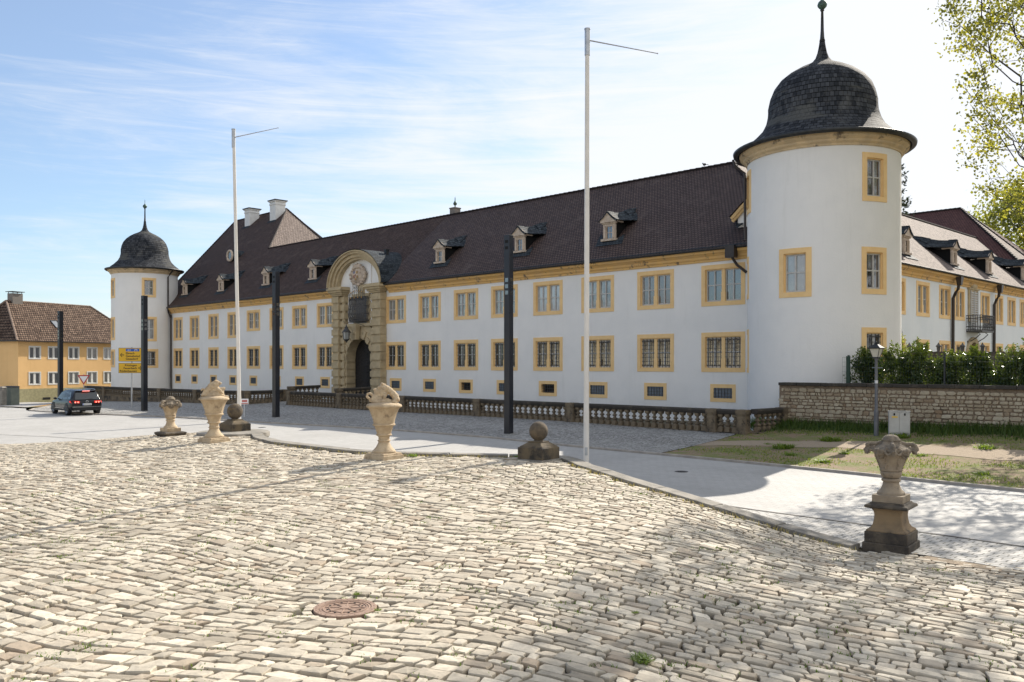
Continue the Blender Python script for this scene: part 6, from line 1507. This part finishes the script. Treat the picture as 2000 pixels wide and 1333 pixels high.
# ------------------------------------------------------------------ parked/driving car
cx_, cy_ = at(147.5, 55.6); cz_ = float(g(cx_, cy_)) + .005
car = empty('car', (cx_, cy_, cz_), R(133), 'dark grey SUV seen from behind with red tail lights on the road', 'car')
def loft(mb, secs):
    n = len(secs[0]); b = len(mb.v)
    for s_ in secs: mb.v += s_
    for i in range(len(secs) - 1):
        for k in range(n):
            k2 = (k + 1) % n; mb.f.append((b + i * n + k, b + i * n + k2, b + (i + 1) * n + k2, b + (i + 1) * n + k)); mb.uv.append(None); mb.mi.append(0)
    mb.f.append(tuple(b + k for k in range(n))); mb.f.append(tuple(b + (len(secs) - 1) * n + k for k in reversed(range(n)))); mb.uv += [None, None]; mb.mi += [0, 0]
paint = mat('dark_grey_car_paint', (0.010, 0.012, 0.016), None, rough=.22, metal=.2, spec=.5); blackp = mat('black_plastic', (0.012, 0.012, 0.013), None, rough=.6); chrome = mat('chrome', (0.6, 0.6, 0.6), None, rough=.15, metal=1.0)
carglass = mat('car_glass', (0.015, 0.022, 0.026), None, rough=.04, spec=1.0)
def csec(x, zb, zt, hw, cr=.05):
    pts = [(hw * .86, zb), (hw * .97, zb + .10), (hw, zb + .28), (hw * .995, (zb + zt) / 2 + .05), (hw * .975, zt - .12), (hw * .94, zt - .03), (hw * .80, zt + cr * .6), (hw * .4, zt + cr)]
    return [(x, y, z) for y, z in pts] + [(x, -y, z) for y, z in reversed(pts)]
b_ = MB(); loft(b_, [csec(-2.33, .52, .88, .80), csec(-2.30, .40, .96, .88), csec(-2.2, .33, 1.02, .93), csec(-1.9, .30, 1.06, .965), csec(-1.3, .30, 1.06, .975), csec(-.3, .30, 1.03, .97), csec(.7, .30, 1.01, .97), csec(1.3, .30, .99, .965), csec(1.8, .30, .93, .94), csec(2.15, .34, .82, .88), csec(2.33, .44, .72, .76)])
bo = b_.build('body', paint, car, smooth=True, autos=40)
gsec = lambda x, zt, hb, ht, zb=.98: [(x, hb, zb), (x, (hb + ht) / 2 + .03, (zb + zt) / 2), (x, ht, zt - .06), (x, ht * .85, zt), (x, 0, zt + .02), (x, -ht * .85, zt), (x, -ht, zt - .06), (x, -(hb + ht) / 2 - .03, (zb + zt) / 2), (x, -hb, zb)]
gh_ = MB(); loft(gh_, [gsec(-2.24, 1.06, .80, .78), gsec(-2.12, 1.36, .84, .74), gsec(-1.98, 1.62, .87, .68), gsec(-1.6, 1.69, .90, .68), gsec(-.6, 1.73, .91, .68), gsec(.1, 1.69, .91, .68), gsec(.45, 1.55, .90, .70), gsec(.85, 1.28, .89, .76), gsec(1.2, 1.04, .88, .84)])
gh_.build('cabin', paint, car, smooth=True, autos=40)
q = MB(); q.quad([(-2.275, -.70, 1.08), (-2.275, .70, 1.08), (-2.03, .60, 1.56), (-2.03, -.60, 1.56)]); q.build('rear_window', carglass, car)
for sg in (-1, 1):
    q = MB(); f_ = lambda x, z: (x, sg * (.905 - (z - 1.0) * .34 + .02), z)
    for (a, b, c_, d) in (((-1.98, 1.10), (-1.35, 1.08), (-1.30, 1.58), (-1.72, 1.55)), ((-1.28, 1.08), (-.40, 1.07), (-.38, 1.60), (-1.24, 1.59)), ((-.32, 1.07), (.80, 1.05), (.28, 1.54), (-.30, 1.60))): q.quad([f_(*a), f_(*b), f_(*c_), f_(*d)])
    q.build('side_windows', carglass, car)
    q = MB(); q.tube([(-1.85, sg * .62, 1.70), (-1.7, sg * .62, 1.765), (.0, sg * .62, 1.775), (.15, sg * .62, 1.70)], .022, 6); q.build('roof_rail', chrome, car)
    q = MB(); q.ell((.72, sg * 1.03, 1.10), (.09, .12, .075), 10); q.build('mirror', paint, car, smooth=True)
    q = MB(); 
    for (a, b) in (((-2.33, sg * .84), (-2.20, sg * .93)),): q.v += [(-2.345, sg * .44, .97), (-2.345, sg * .44, .84), (-2.34, sg * .74, .82), (-2.27, sg * .915, .84), (-2.0, sg * .968, .90), (-2.02, sg * .965, .99), (-2.27, sg * .90, 1.00), (-2.335, sg * .74, 1.0)]
    q.f.append(tuple(range(8))); q.uv.append(None); q.mi.append(0)
    m_tl, t_, pb_ = newmat('tail_light'); pb_.inputs['Base Color'].default_value = (.45, .01, .01, 1); pb_.inputs['Roughness'].default_value = .15; pb_.inputs['Emission Color'].default_value = (1, .06, .03, 1); pb_.inputs['Emission Strength'].default_value = .25
    tl = q.build('tail_light', m_tl, car); tl.modifiers.new('s', 'SOLIDIFY').thickness = .03
    q = MB(); 
    for yy_ in (.54, .70): q.lathe([(.045, 0), (.045, .02)], 10); 
    q.v = [(-2.365, sg * (.54 if i < 20 else .70) + x, .90 + y) for i, (x, y, z) in enumerate(q.v)]; m_bl, t_, pb_ = newmat('brake_lamp'); pb_.inputs['Emission Color'].default_value = (1, .12, .06, 1); pb_.inputs['Emission Strength'].default_value = 1.1; q.build('lamp', m_bl, tl)
    for xw in (-1.45, 1.42):
        q = MB(); q.lathe([(.24, -.12), (.355, -.125), (.375, -.09), (.38, 0), (.375, .09), (.355, .125), (.24, .12)], 32, cap=False); q.xf(lambda x, y, z: (x + xw, sg * .86 + z, y + .375)); w_ = q.build('wheel', blackp, car, smooth=True)
        q = MB(); q.lathe([(.25, .09), (.25, .12), (.22, .10)], 32, cap=False); q.lathe([(.055, .05), (.05, .11), (.0, .115)], 12, cap=False)
        for k in range(5):
            a = k * 2 * PI / 5 + .3
            for da in (-.12, .12): q.tube([(.05 * cos(a), .05 * sin(a), .09), (.235 * cos(a + da), .235 * sin(a + da), .105)], .022, 5)
        q.xf(lambda x, y, z: (x + xw, sg * (.86 + z), y + .375)); q.build('rim', chrome, w_)
        q = MB(); q.lathe([(.23, .02), (.0, .02)], 24, cap=False); q.xf(lambda x, y, z: (x + xw, sg * (.86 + z), y + .375)); q.build('brake_disc', blackp, w_)
        q = MB(); 
        q.lathe([(.44, -.1), (.44, .112), (.40, .118)], 32, cap=True); q.v = [(x + xw, sg * (.862 + z), max(y + .40, .3)) for x, y, z in q.v]; q.build('wheel_arch', blackp, car)
    q = MB(); q.box(-1.85, 1.9, sg * .955, sg * .985, .30, .40); q.build('sill_trim', blackp, car); q = MB(); q.box(-.95, .98, sg * .974, sg * .99, .44, .47); q.build('chrome_strip', chrome, car)
    q = MB(); q.tube([(-2.30, sg * .55, .38), (-2.37, sg * .55, .38)], .05, 8); q.build('exhaust', chrome, car)
q = MB(); q.box(-2.375, -2.25, -.80, .80, .34, .56); q.build('rear_bumper', blackp, car, bevel=.02); q = MB(); q.box(-2.39, -2.30, -.86, .86, .57, .60); q.build('chrome_strip', chrome, car)
q = MB(); q.box(-2.36, -2.34, -.27, .27, .69, .81); pl_ = q.build('number_plate', m_wh, car); q = MB(); q.box(-2.364, -2.36, .215, .265, .695, .805); q.build('blue_strip', m_blue, pl_); q = MB()
for k in range(6): q.box(-2.364, -2.36, .17 - k * .07, .135 - k * .07, .72, .78)
q.build('plate_characters', m_blk, pl_)
q = MB(); q.tube([(-2.355, .075 * cos(t), .93 + .075 * sin(t)) for t in np.linspace(0, 2 * PI, 17)], .010, 5)
q.tube([(-2.36, -.055, .975), (-2.36, -.03, .87), (-2.36, 0, .93), (-2.36, .03, .87), (-2.36, .055, .975)], .008, 4); q.tube([(-2.36, -.025, .995), (-2.36, 0, .945), (-2.36, .025, .995)], .008, 4); q.build('round_badge', chrome, car)
q = MB(); q.frus(-1.98, 0, 1.62, 1.68, .22, 1.2, .30, 1.24); q.build('roof_spoiler', paint, car, bevel=.015); q = MB(); q.box(-2.145, -2.08, -.22, .22, 1.63, 1.665); q.build('high_brake_light', m_bl, car)
q = MB(); q.tube([(-2.29, 0, 1.08), (-2.24, -.4, 1.16)], .012, 5); q.build('rear_wiper', blackp, car); q = MB(); q.tube([(-1.5, 0, 1.70), (-1.62, 0, 1.86)], .01, 5); q.build('antenna', blackp, car)
car.scale = (.97, .97, .91)
# ------------------------------------------------------------------ yellow house
hc_ = Vector((-52.2, 92.0)); hd_ = Vector((.42, .9075)); hn_ = Vector((.9075, -.42))
hs_ = empty('yellow_house', (hc_.x, hc_.y, 0), math.atan2(-hd_.y, -hd_.x), 'yellow two-storey house with white windows and a brown tiled hipped roof', 'house')
def t_of(px): k = (px - 1000) / F; return (hc_.x - k * hc_.y) / (k * hd_.y - hd_.x)
def zh(py, t): return zat(py, hc_.y + hd_.y * t)
ZE = 5.62; hw_ = []; HL = 16.5; HD = 10.4
for px in (68, 105, 144, 180, 212):
    t = t_of(px)
    for (a, b) in ((676, 702), (726.5, 752.5)): hw_.append((-t, 1.45, zh(b, t_of(68)) + .0, zh(a, t_of(68)) - .0))
m_ = MB(); panel(m_, -HL, 0, -1.6, ZE, [hole(x, W_, a, b, .12) for (x, W_, a, b) in hw_])
m_.quad([(0, 0, -1.6), (0, -HD, -1.6), (0, -HD, ZE), (0, 0, ZE)]); m_.quad([(-HL, 0, -1), (-HL, -HD, -1), (-HL, -HD, ZE), (-HL, 0, ZE)]); m_.quad([(0, -HD, -1), (-HL, -HD, -1), (-HL, -HD, ZE), (0, -HD, ZE)])
m_.build('wall', MT['housewall'], hs_)
for i, (x, W_, a, b) in enumerate(hw_): window(hs_, W_, b - a, b=.10, lights=2, cross=False, glass='glass', frame='whitepaint', loc=(x, 0, a), depth=.12)
q = MB(); q.box(-HL, .03, -.2, .03, -1.2, .48); q.box(.0, .03, -HD, -.2, -1.2, .48); q.build('stone_plinth', MT['yellowstone'], hs_)
q = MB()
for t in (3.3, 6.0, 9.0): q.box(-t - .45, -t + .45, .03, .045, -.75, -.5)
q.build('cellar_vent', MT['dark'], hs_)
ov = .35; ze = ZE
q = MB(); e1, e2, e3, e4 = (ov, ov, ze), (-HL - ov, ov, ze), (-HL - ov, -HD - ov, ze), (ov, -HD - ov, ze); r1_, r2_ = (-2.3, -5.2, 10.15), (-13.1, -5.2, 10.15)
q.poly([e1, e2, r2_, r1_]); q.poly([e2, e3, r2_]); q.poly([e3, e4, r1_, r2_]); q.poly([e4, e1, r1_]); q.build('roof', MT['tile_house'], hs_)
q = MB(); 
for a, b in ((e1, r1_), (r1_, r2_), (r2_, e2), (r1_, e4)): ridge(q, a, b, .10, .4)
q.build('ridge_tiles', mat('ridge_tile', (0.28, 0.21, 0.16), (0.16, 0.11, 0.085), 4, .8), hs_)
q = MB(); q.box(-HL - ov, ov, ov - .02, ov + .10, ze - .10, ze + .03); q.box(-HL - ov, ov, 0, ov, ze - .07, ze - .02); q.box(ov, ov + .08, -HD, ov, ze - .10, ze + .03); q.build('gutter', MT['pipe'], hs_)
xc = -t_of(38) ; q = MB(); q.box(-4.0, -2.8, -5.7, -4.8, 9.2, 11.0); co_ = q.build('chimney', MT['brick'], hs_); q = MB(); q.box(-4.15, -2.65, -5.85, -4.65, 11.16, 11.22); [q.box(a, a + .05, b, b + .05, 11.0, 11.16) for a in (-3.95, -2.9) for b in (-5.65, -4.9)]; q.build('cap', MT['lead'], co_)
sl_h = (10.15 - ze) / (5.2 + ov)
q = MB(); f_ = lambda x, d: (x, ov - d, ze + sl_h * d + .05); ts = -6.1; q.quad([f_(ts - .4, 1.9), f_(ts + .4, 1.9), f_(ts + .4, 2.9), f_(ts - .4, 2.9)]); o = q.build('skylight', MT['curtain'], hs_); q = MB()
for a, b in ((f_(ts - .4, 1.9), f_(ts + .4, 1.9)), (f_(ts + .4, 1.9), f_(ts + .4, 2.9)), (f_(ts + .4, 2.9), f_(ts - .4, 2.9)), (f_(ts - .4, 2.9), f_(ts - .4, 1.9))): q.tube([a, b], .05, 4)
q.build('frame', MT['lead'], o)
for t in (3.2, 8.5): q = MB(); q.tube([f_(-t, 1.2), (f_(-t, 1.2)[0], f_(-t, 1.2)[1] + .1, f_(-t, 1.2)[2] + .5)], .035, 5); q.build('vent_pipe', MT['lead'], hs_)
# shed box and pillar at the left edge, far house
x, y = at(22, 76); t = empty('storage_box', (x, y, float(g(x, y))), R(-20), 'grey-green metal storage box beside the yellow house, at the left picture edge', 'box')
q = MB(); q.box(-.5, .5, -.4, .4, 0, 1.65); q.build('housing', mat('grey_green_paint', (0.20, 0.22, 0.18), (0.16, 0.18, 0.15), 2, .7), t, bevel=.02); q = MB(); q.frus(0, 0, 1.65, 1.75, 1.1, .9, .9, .7); q.build('lid', MT['lead'], t)
x, y = at(5, 75); t = empty('concrete_pillar', (x, y, float(g(x, y))), R(-20), 'pale concrete gate pillar left of the grey-green box', 'pillar'); q = MB(); q.box(-.22, .22, -.22, .22, -.1, 1.6); q.build('shaft', MT['coping'], t, bevel=.015); q = MB(); q.frus(0, 0, 1.6, 1.72, .52, .52, .3, .3); q.build('cap', MT['coping'], t)
fx, fy = at(214, 128); t = empty('distant_house', (fx, fy, -.3), R(-30), 'distant house with a red roof between yellow house and left tower', 'house')
q = MB(); q.box(-6, 6, -5, 5, 0, 5.6); q.build('wall', MT['housewall'], t); q = MB(); q.poly([(-6.4, -5.4, 5.5), (6.4, -5.4, 5.5), (6.4, 0, 10.2), (-6.4, 0, 10.2)]); q.poly([(6.4, 5.4, 5.5), (-6.4, 5.4, 5.5), (-6.4, 0, 10.2), (6.4, 0, 10.2)]); q.poly([(-6, -5, 5.5), (-6, 5, 5.5), (-6, 0, 10)]); q.poly([(6, -5, 5.5), (6, 5, 5.5), (6, 0, 10)]); q.build('roof', tilemat('red_tiles', (0.28, 0.07, 0.045), (0.33, 0.10, 0.06), .3, .35, .8, .04), t)
for k in range(3): q = MB(); q.box(-4.6 + k * 3.4, -3.4 + k * 3.4, -5.05, -4.99, 1.2, 2.6); q.box(-4.6 + k * 3.4, -3.4 + k * 3.4, -5.05, -4.99, 3.7, 5.0); q.build('window', MT['glass'], t)
# bird on the ridge
s_b = s_of(1376, 6.0); bx_, by_ = SU(s_b, 6.0); t = empty('bird', (bx_, by_, 14.78), R(135), 'small dark bird sitting on the palace ridge near the right tower', 'bird')
q = MB(); q.ell((0, 0, .14), (.13, .06, .075), 10); q.ell((.11, 0, .22), (.045, .04, .045), 8); q.tube([(.15, 0, .22), (.19, 0, .215)], .01, 4, .003); q.tube([(-.1, 0, .13), (-.28, 0, .09)], .03, 5, .015); q.tube([(0, .02, .1), (0, .02, -.02)], .008, 4); q.tube([(0, -.02, .1), (0, -.02, -.02)], .008, 4)
remesh(q.build('body', MT['iron'], t), .012, 0)
# ------------------------------------------------------------------ trees
def tree(name, loc, label, trunk_top, crown, nnode, leaves, lsize, lm, trunk_r, seed, colr=(0, 1), group=None, spread=.45, shell=.55, tipn=99, conifer=False, cut=None, rmin=.012, dens=None):
    """crown = (cx,cy,cz,rx,ry,rz) relative to the foot"""
    random.seed(seed); rg = np.random.default_rng(seed)
    root = empty(name, loc, 0, label, 'tree', group)
    nodes = [np.array((0, 0, -.2)), np.array((.05, 0, trunk_top * .35)), np.array((-.05, .08, trunk_top * .7)), np.array((0, 0, trunk_top))]; par = [-1, 0, 1, 2]
    cx_, cy_, cz_, rx, ry, rz_ = crown
    k = 4; 
    if not conifer:
        for j in range(3): nodes.append(np.array((cx_ * (j + 1) / 4 + rg.normal(0, .25), cy_ * (j + 1) / 4 + rg.normal(0, .25), trunk_top + (cz_ + rz_ * .6 - trunk_top) * (j + 1) / 3.4))); par.append(len(nodes) - 2)
    A = []
    while len(A) < nnode:
        d = rg.normal(size=3); d /= np.linalg.norm(d); r_ = rg.random() ** (1 / 3) if rg.random() > shell else .75 + .25 * rg.random()
        q = np.array((cx_ + d[0] * rx * r_, cy_ + d[1] * ry * r_, cz_ + d[2] * rz_ * r_))
        lump = sin(q[0] * .9 + seed) + sin(q[1] * .8 + 2) + sin(q[2] * 1.0 + seed * .5)
        if lump < -.9 and rg.random() < .8: continue
        if cut is not None and cut(q): continue
        A.append(q)
    c0 = np.array((cx_ * .5, cy_ * .5, trunk_top)); A.sort(key=lambda q: np.linalg.norm(q - c0))
    for q in A:
        N_ = np.array(nodes[1:]); dv = N_ - q; rel = N_ - c0; cs_ = -(dv * rel).sum(1) / (np.linalg.norm(dv, axis=1) * np.linalg.norm(rel, axis=1) + 1e-6); dist = np.linalg.norm(dv, axis=1) * (1.9 - cs_) + .3 * np.maximum(0, N_[:, 2] - q[2]) 
        j = int(dist.argmin()) + 1; L_ = np.linalg.norm(nodes[j] - q)
        ns_ = max(1, int(L_ / .9)); prev = j; a = nodes[j]
        for i in range(1, ns_ + 1):
            t = i / ns_; b = a + (q - a) * t + rg.normal(0, .035, 3) * (i < ns_) + np.array((0, 0, -.12 * sin(PI * t))) * L_ * .4
            nodes.append(b); par.append(prev); prev = len(nodes) - 1
    n = len(nodes); w_ = np.zeros(n); ch = [0] * n
    for i in range(n - 1, 0, -1):
        if w_[i] == 0: w_[i] = 1.0
        w_[par[i]] += w_[i]; ch[par[i]] += 1
    rad = trunk_r * (w_ / w_[0]) ** .56; rad = np.maximum(rad, rmin)
    tr_ = MB(); cr_ = MB()
    for i in range(1, n):
        mb = tr_ if i <= 3 else cr_
        r0, r1 = rad[par[i]], rad[i]
        if i > 3: r0 = min(r0, r1 * 1.5)
        mb.tube([tuple(nodes[par[i]]), tuple(nodes[i])], float(r0), 7 if r1 > .06 else 4, float(r1), cap=False)
    tr_.build('trunk', MT['bark'], root, smooth=True)
    if cr_.v: cr_.build('limbs', MT['bark'], root, smooth=True)
    V = []; cols = []; Fc = MB()
    tips = [i for i in range(4, n) if w_[i] <= tipn and rad[i] < trunk_r * .22]
    per = max(1, leaves // len(tips))
    for i in tips:
        q = nodes[i]; base_c = random.uniform(*colr); k_ = int(random.randint(max(1, per // 2), per * 3 // 2) * (dens(q) if dens else 1))
        for _ in range(k_):
            o_ = rg.normal(0, spread, 3); o_[2] *= .6
            cc = base_c + random.uniform(-.25, .25); 
            addleaf(Fc, cols, q + o_, lsize * random.uniform(.6, 1.3), (cc, cc + .01), asp=.85)
    buildleaf(Fc, [min(max(c, 0), 1) for c in cols], 'crown', MT[lm], root)
    return root
gt = float(g(21, 30.5))
tree('maple_tree', (22.3, 32.2, 0.9), 'big maple with sparse fresh yellow-green leaves reaching in from the right edge', 5.5, (.3, -.4, 15.6, 6.2, 6.8, 10.0), 2000, 52000, .13, 'maple', .28, 21, (.0, 1), spread=.24, shell=.45, tipn=3, rmin=.007, cut=lambda q: q[2] < 6.6, dens=lambda q: .7 if q[2] < 15.2 else .95)
tree('broadleaf_tree', (60, 98, .5), 'light green tree behind the roof of the side wing at the right edge', 7.0, (0, 0, 14.5, 9, 8, 9.5), 620, 26000, .36, 'maple2', .45, 33, (.1, 1), spread=.75, shell=.5, tipn=4, rmin=.03)
# spruce behind the tower
def spruce(loc, H_, R_, seed, label):
    random.seed(seed); root = empty('spruce_tree', loc, 0, label, 'tree'); q = MB(); q.tube([(0, 0, -.2), (0, 0, H_)], .32, 8, .03); q.build('trunk', MT['bark'], root)
    Fc = MB(); cols = []; lb = MB(); z = 3.0
    while z < H_ - .3:
        n = 6; rr_ = R_ * (1 - z / H_) ** .75 * random.uniform(.6, 1.15)
        for k in range(n):
            a = k * 2 * PI / n + random.uniform(-.4, .4) + z; L_ = rr_ * random.uniform(.55, 1.1); e = np.array((cos(a), sin(a), 0)); pr = (0, 0, z)
            pts_ = [tuple(e * L_ * t + np.array((0, 0, z - .28 * L_ * sin(t * 2.2) + .22 * L_ * t * t))) for t in (0, .35, .7, 1)]
            lb.tube(pts_, .04, 4, .01)
            for j in range(int(22 * L_ / 1.2)):
                t = random.uniform(.2, 1); q_ = np.array(e * L_ * t + np.array((0, 0, z - .28 * L_ * sin(t * 2.2) + .22 * L_ * t * t))) + np.array((random.gauss(0, .22 * (1.2 - t)), random.gauss(0, .22 * (1.2 - t)), random.gauss(-.05, .09))); addleaf(Fc, cols, q_, random.uniform(.25, .5), asp=.35)
        z += random.uniform(.45, .95)
    lb.build('limbs', MT['bark'], root); buildleaf(Fc, cols, 'crown', MT['needle'], root); return root
spruce((35.6, 80, .6), 21.5, 4.6, 9, 'dark spruce showing only its branch tips right of the big tower')
# ------------------------------------------------------------------ weeds and grass
def blade(mb, cols, x, y, z, h, lean, w_=.012, c=(0, 1)):
    a = random.uniform(0, 2 * PI); dx, dy = cos(a) * lean * h, sin(a) * lean * h; wx, wy = -sin(a) * w_, cos(a) * w_; k = len(mb.v)
    mb.v += [(x - wx, y - wy, z), (x + wx, y + wy, z), (x + dx * .4 + wx * .8, y + dy * .4 + wy * .8, z + h * .6), (x + dx * .4 - wx * .8, y + dy * .4 - wy * .8, z + h * .6), (x + dx, y + dy, z + h * .95)]
    mb.f += [(k, k + 1, k + 2, k + 3), (k + 3, k + 2, k + 4)]; mb.uv += [None] * 2; mb.mi += [0, 0]; cc = random.uniform(*c); cols += [cc] * 5
random.seed(77); G_ = MB(); gc = []
for _ in range(15000):                        # long grass at the foot of the rubble wall
    t = random.uniform(-1.2, 22); o_ = abs(random.gauss(0, .55)) + .02
    if random.random() < .15: o_ = random.uniform(0, 1.7)
    x, y = wpt(t, o_ + .15 * sin(t * 2.1)); z = float(0)
    G_.v; blade(G_, gc, x, y, z, random.uniform(.16, .50) * (1.15 - min(o_, 1.2) * .6), random.uniform(.1, .8), .013, (0, .35))
n_ = len(G_.v); V_ = np.array(G_.v); V_[:, 2] += g(V_[:, 0], V_[:, 1]); G_.v = [tuple(q) for q in V_]
tag(buildleaf(G_, gc, 'long_grass', MT['grassleaf']), 'dark long grass growing along the foot of the rubble wall', 'grass', None, 'stuff')
G_ = MB(); gc = []
bk = [(x_, y_) for x_, y_ in BANK]
cand = np.c_[rng.uniform(4, 30, 130000), rng.uniform(8, 37, 130000)]; ok = inside(bk, cand[:, 0], cand[:, 1]) & (cand[:, 0] < .62 * cand[:, 1] + 1); cand = cand[ok]
pol = [(6.9, 33.6), (9.3, 32.9), (12.3, 30.7), (15.6, 26.9), (20, 21.6), (29, 11), (28, 10), (18.9, 20.4), (14.3, 25.7), (11.0, 29.6), (8.4, 31.5), (6.2, 31.9)]
cand = cand[~inside(pol, cand[:, 0], cand[:, 1])]
nz = np.sin(cand[:, 0] * 1.7 + 1.3 * np.sin(cand[:, 1] * 1.1)) + np.sin(cand[:, 1] * 2.3 + cand[:, 0]) + rng.normal(0, .6, len(cand)); cand = cand[nz > .1]
for x, y in cand[:26000]: blade(G_, gc, x, y, 0, random.uniform(.025, .08), random.uniform(.2, 1.2), .012, (.3, 1))
V_ = np.array(G_.v); V_[:, 2] += g(V_[:, 0], V_[:, 1]) + .02; G_.v = [tuple(q) for q in V_]
tag(buildleaf(G_, gc, 'short_grass', MT['grassleaf']), 'thin patchy short grass over the bank beside the road', 'grass', None, 'stuff')
def weed(px, D, s, kind, label, fn=g, group=None):
    x, y = at(px, D); z = float(fn(x, y)); t = empty('weed_tuft', (x, y, z), random.uniform(0, 6), label, 'weed', group); m_ = MB(); c = []
    n = int(60 * kind)
    for _ in range(n): a = random.uniform(0, 2 * PI); r_ = s * .5 * random.random() ** .6; blade(m_, c, r_ * cos(a), r_ * sin(a), 0, s * random.uniform(.3, .75), random.uniform(.3, 1.1), s * .035, (.2, 1))
    for _ in range(n // 2): a = random.uniform(0, 2 * PI); r_ = s * .6 * random.random(); addleaf(m_, c, (r_ * cos(a), r_ * sin(a), s * random.uniform(.05, .35)), s * .25, (.2, 1), asp=.5)
    o = buildleaf(m_, c, 'leaves', MT['weed'], t); t.scale = (1.1, 1.1, .62); return t
WG = 'weed tufts on the grass bank'
weed(1530, 30.2, .55, 3, 'broad light green weed tuft on the bank at the edge of the tower shadow', group=WG)
weed(1545, 28.4, .32, 1.5, 'small weed tuft at the kerb below the broad one', group=WG)
weed(1608, 26.6, .38, 2, 'light green weed tuft at the road kerb, left of the nearest urn', group=WG)
weed(1622, 31.4, .55, 2.5, 'bright green weed cluster in the sun below the street lamp', group=WG)
weed(1650, 28.2, .30, 1.2, 'low weed tuft between the street lamp and the kerb', group=WG)
weed(1760, 31.0, .55, 2, 'dark leafy weed in front of the utility cabinet door', group=WG)
weed(1800, 27.0, .30, 1.2, 'small weed tuft on the bank just right of the nearest urn', group=WG)
weed(1925, 27.5, .5, 1.2, 'low weed patch by the dirt path at the right', group=WG)
weed(1920, 23.5, .35, 1.2, 'weed tuft near the kerb at the right edge', group=WG)
weed(1500, 31.5, .25, 1, 'tiny weed tuft on shaded dirt left of the broad one', group=WG)
CG = 'weeds between the cobblestones'
weed(751, 20.05, .22, 1.6, 'green weed tuft at the foot of the crouching lion urn', p, CG); weed(737, 20.1, .14, .8, 'tiny weed beside the lion urn plinth, left of the larger tuft', p, CG)
weed(806, 20.4, .2, 1.2, 'green weed tuft on the coping right of the crouching lion urn', p, CG); weed(1010, 20.6, .12, .6, 'tiny weed left of the stone ball by the tall flagpole', p, CG)
x = 1255; weed(1255, 7.9, .17, 2.2, 'flat green weed among the nearest cobblestones, bottom right of centre', p, CG)
wl_ = [o for o in bpy.data.objects if o.name.startswith('weed_tuft')][-1]
for o in bpy.data.objects:
    if o.get('label', '').startswith('flat green weed'): o.scale = (1.25, 1, .42)
weed(1240, 9.4, .07, .6, 'tiny weed in a cobblestone joint above the flat green weed', p, CG)
weed(697, 9.9, .07, .8, 'moss tuft at the far rim of the manhole cover', p, CG); weed(738, 9.3, .07, .8, 'moss tuft at the right rim of the manhole cover', p, CG)
def grit(n, fnx, hmin, hmax, name, label, m='weed', c=(.2, .9)):
    G_ = MB(); gc = []
    for _ in range(n):
        x, y = fnx(); blade(G_, gc, x, y, 0, random.uniform(hmin, hmax), random.uniform(.3, 1.3), .006, c)
    V_ = np.array(G_.v); V_[:, 2] += p(V_[:, 0], V_[:, 1]) - .03; G_.v = [tuple(q) for q in V_]; tag(buildleaf(G_, gc, name, MT[m]), label, 'grass', None, 'stuff')
ed = densify(PLAT[2:18], .1, False)
def edge_pt(): q = random.choice(ed); return q[0] + random.gauss(0, .06) - .28 * (1 if q[1] < 20 else 0), q[1] + random.gauss(0, .06) - .38
MT['dry'] = leafmat('dry_grass', (0.30, 0.24, 0.09), (0.45, 0.38, 0.18), .3, .8)
grit(1500, edge_pt, .03, .09, 'dry_grass', 'dry grass growing along the coping of the raised forecourt', 'dry')
clus = [(random.uniform(-9, 7), random.uniform(6, 19)) for _ in range(420)]; clus = [q for q in clus if inside(PLAT, [q[0] + .4], [q[1] + .5])[0]]
def joint_pt(): q = random.choice(clus); return q[0] + random.gauss(0, .10), q[1] + random.gauss(0, .07)
grit(7000, joint_pt, .022, .045, 'joint_moss', 'moss and sprouting grass in the joints between cobblestones', 'weed', (0, .6))

# cream house across the street at the far left: out of the frame, it shows as reflections in the palace windows
t = empty('cream_house', (-58, 34, -.3), R(90), 'cream two-storey house across the street left of the picture', 'house')
q = MB(); q.box(-18, 18, 0, 9, -.5, 6.6); q.build('wall', mat('cream_plaster', (0.72, 0.66, 0.50), (0.66, 0.60, 0.45), 1, .9), t)
q = MB(); q.poly([(-18.5, -.5, 6.5), (18.5, -.5, 6.5), (18.5, 4.5, 11), (-18.5, 4.5, 11)]); q.poly([(18.5, 9.5, 6.5), (-18.5, 9.5, 6.5), (-18.5, 4.5, 11), (18.5, 4.5, 11)]); q.poly([(-18, 0, 6.5), (-18, 9, 6.5), (-18, 4.5, 10.9)]); q.poly([(18, 0, 6.5), (18, 9, 6.5), (18, 4.5, 10.9)]); q.build('roof', MT['tile_house'], t)
for k in range(9):
    for z in (1.0, 3.9): q = MB(); x = -16 + k * 4.0; q.box(x - .6, x + .6, -.03, .02, z, z + 1.5); wq = q.build('window', MT['whitepaint'], t); q = MB(); q.box(x - .5, x - .04, -.04, -.03, z + .1, z + 1.4); q.box(x + .04, x + .5, -.04, -.03, z + .1, z + 1.4); q.build('pane', MT['glass'], wq)
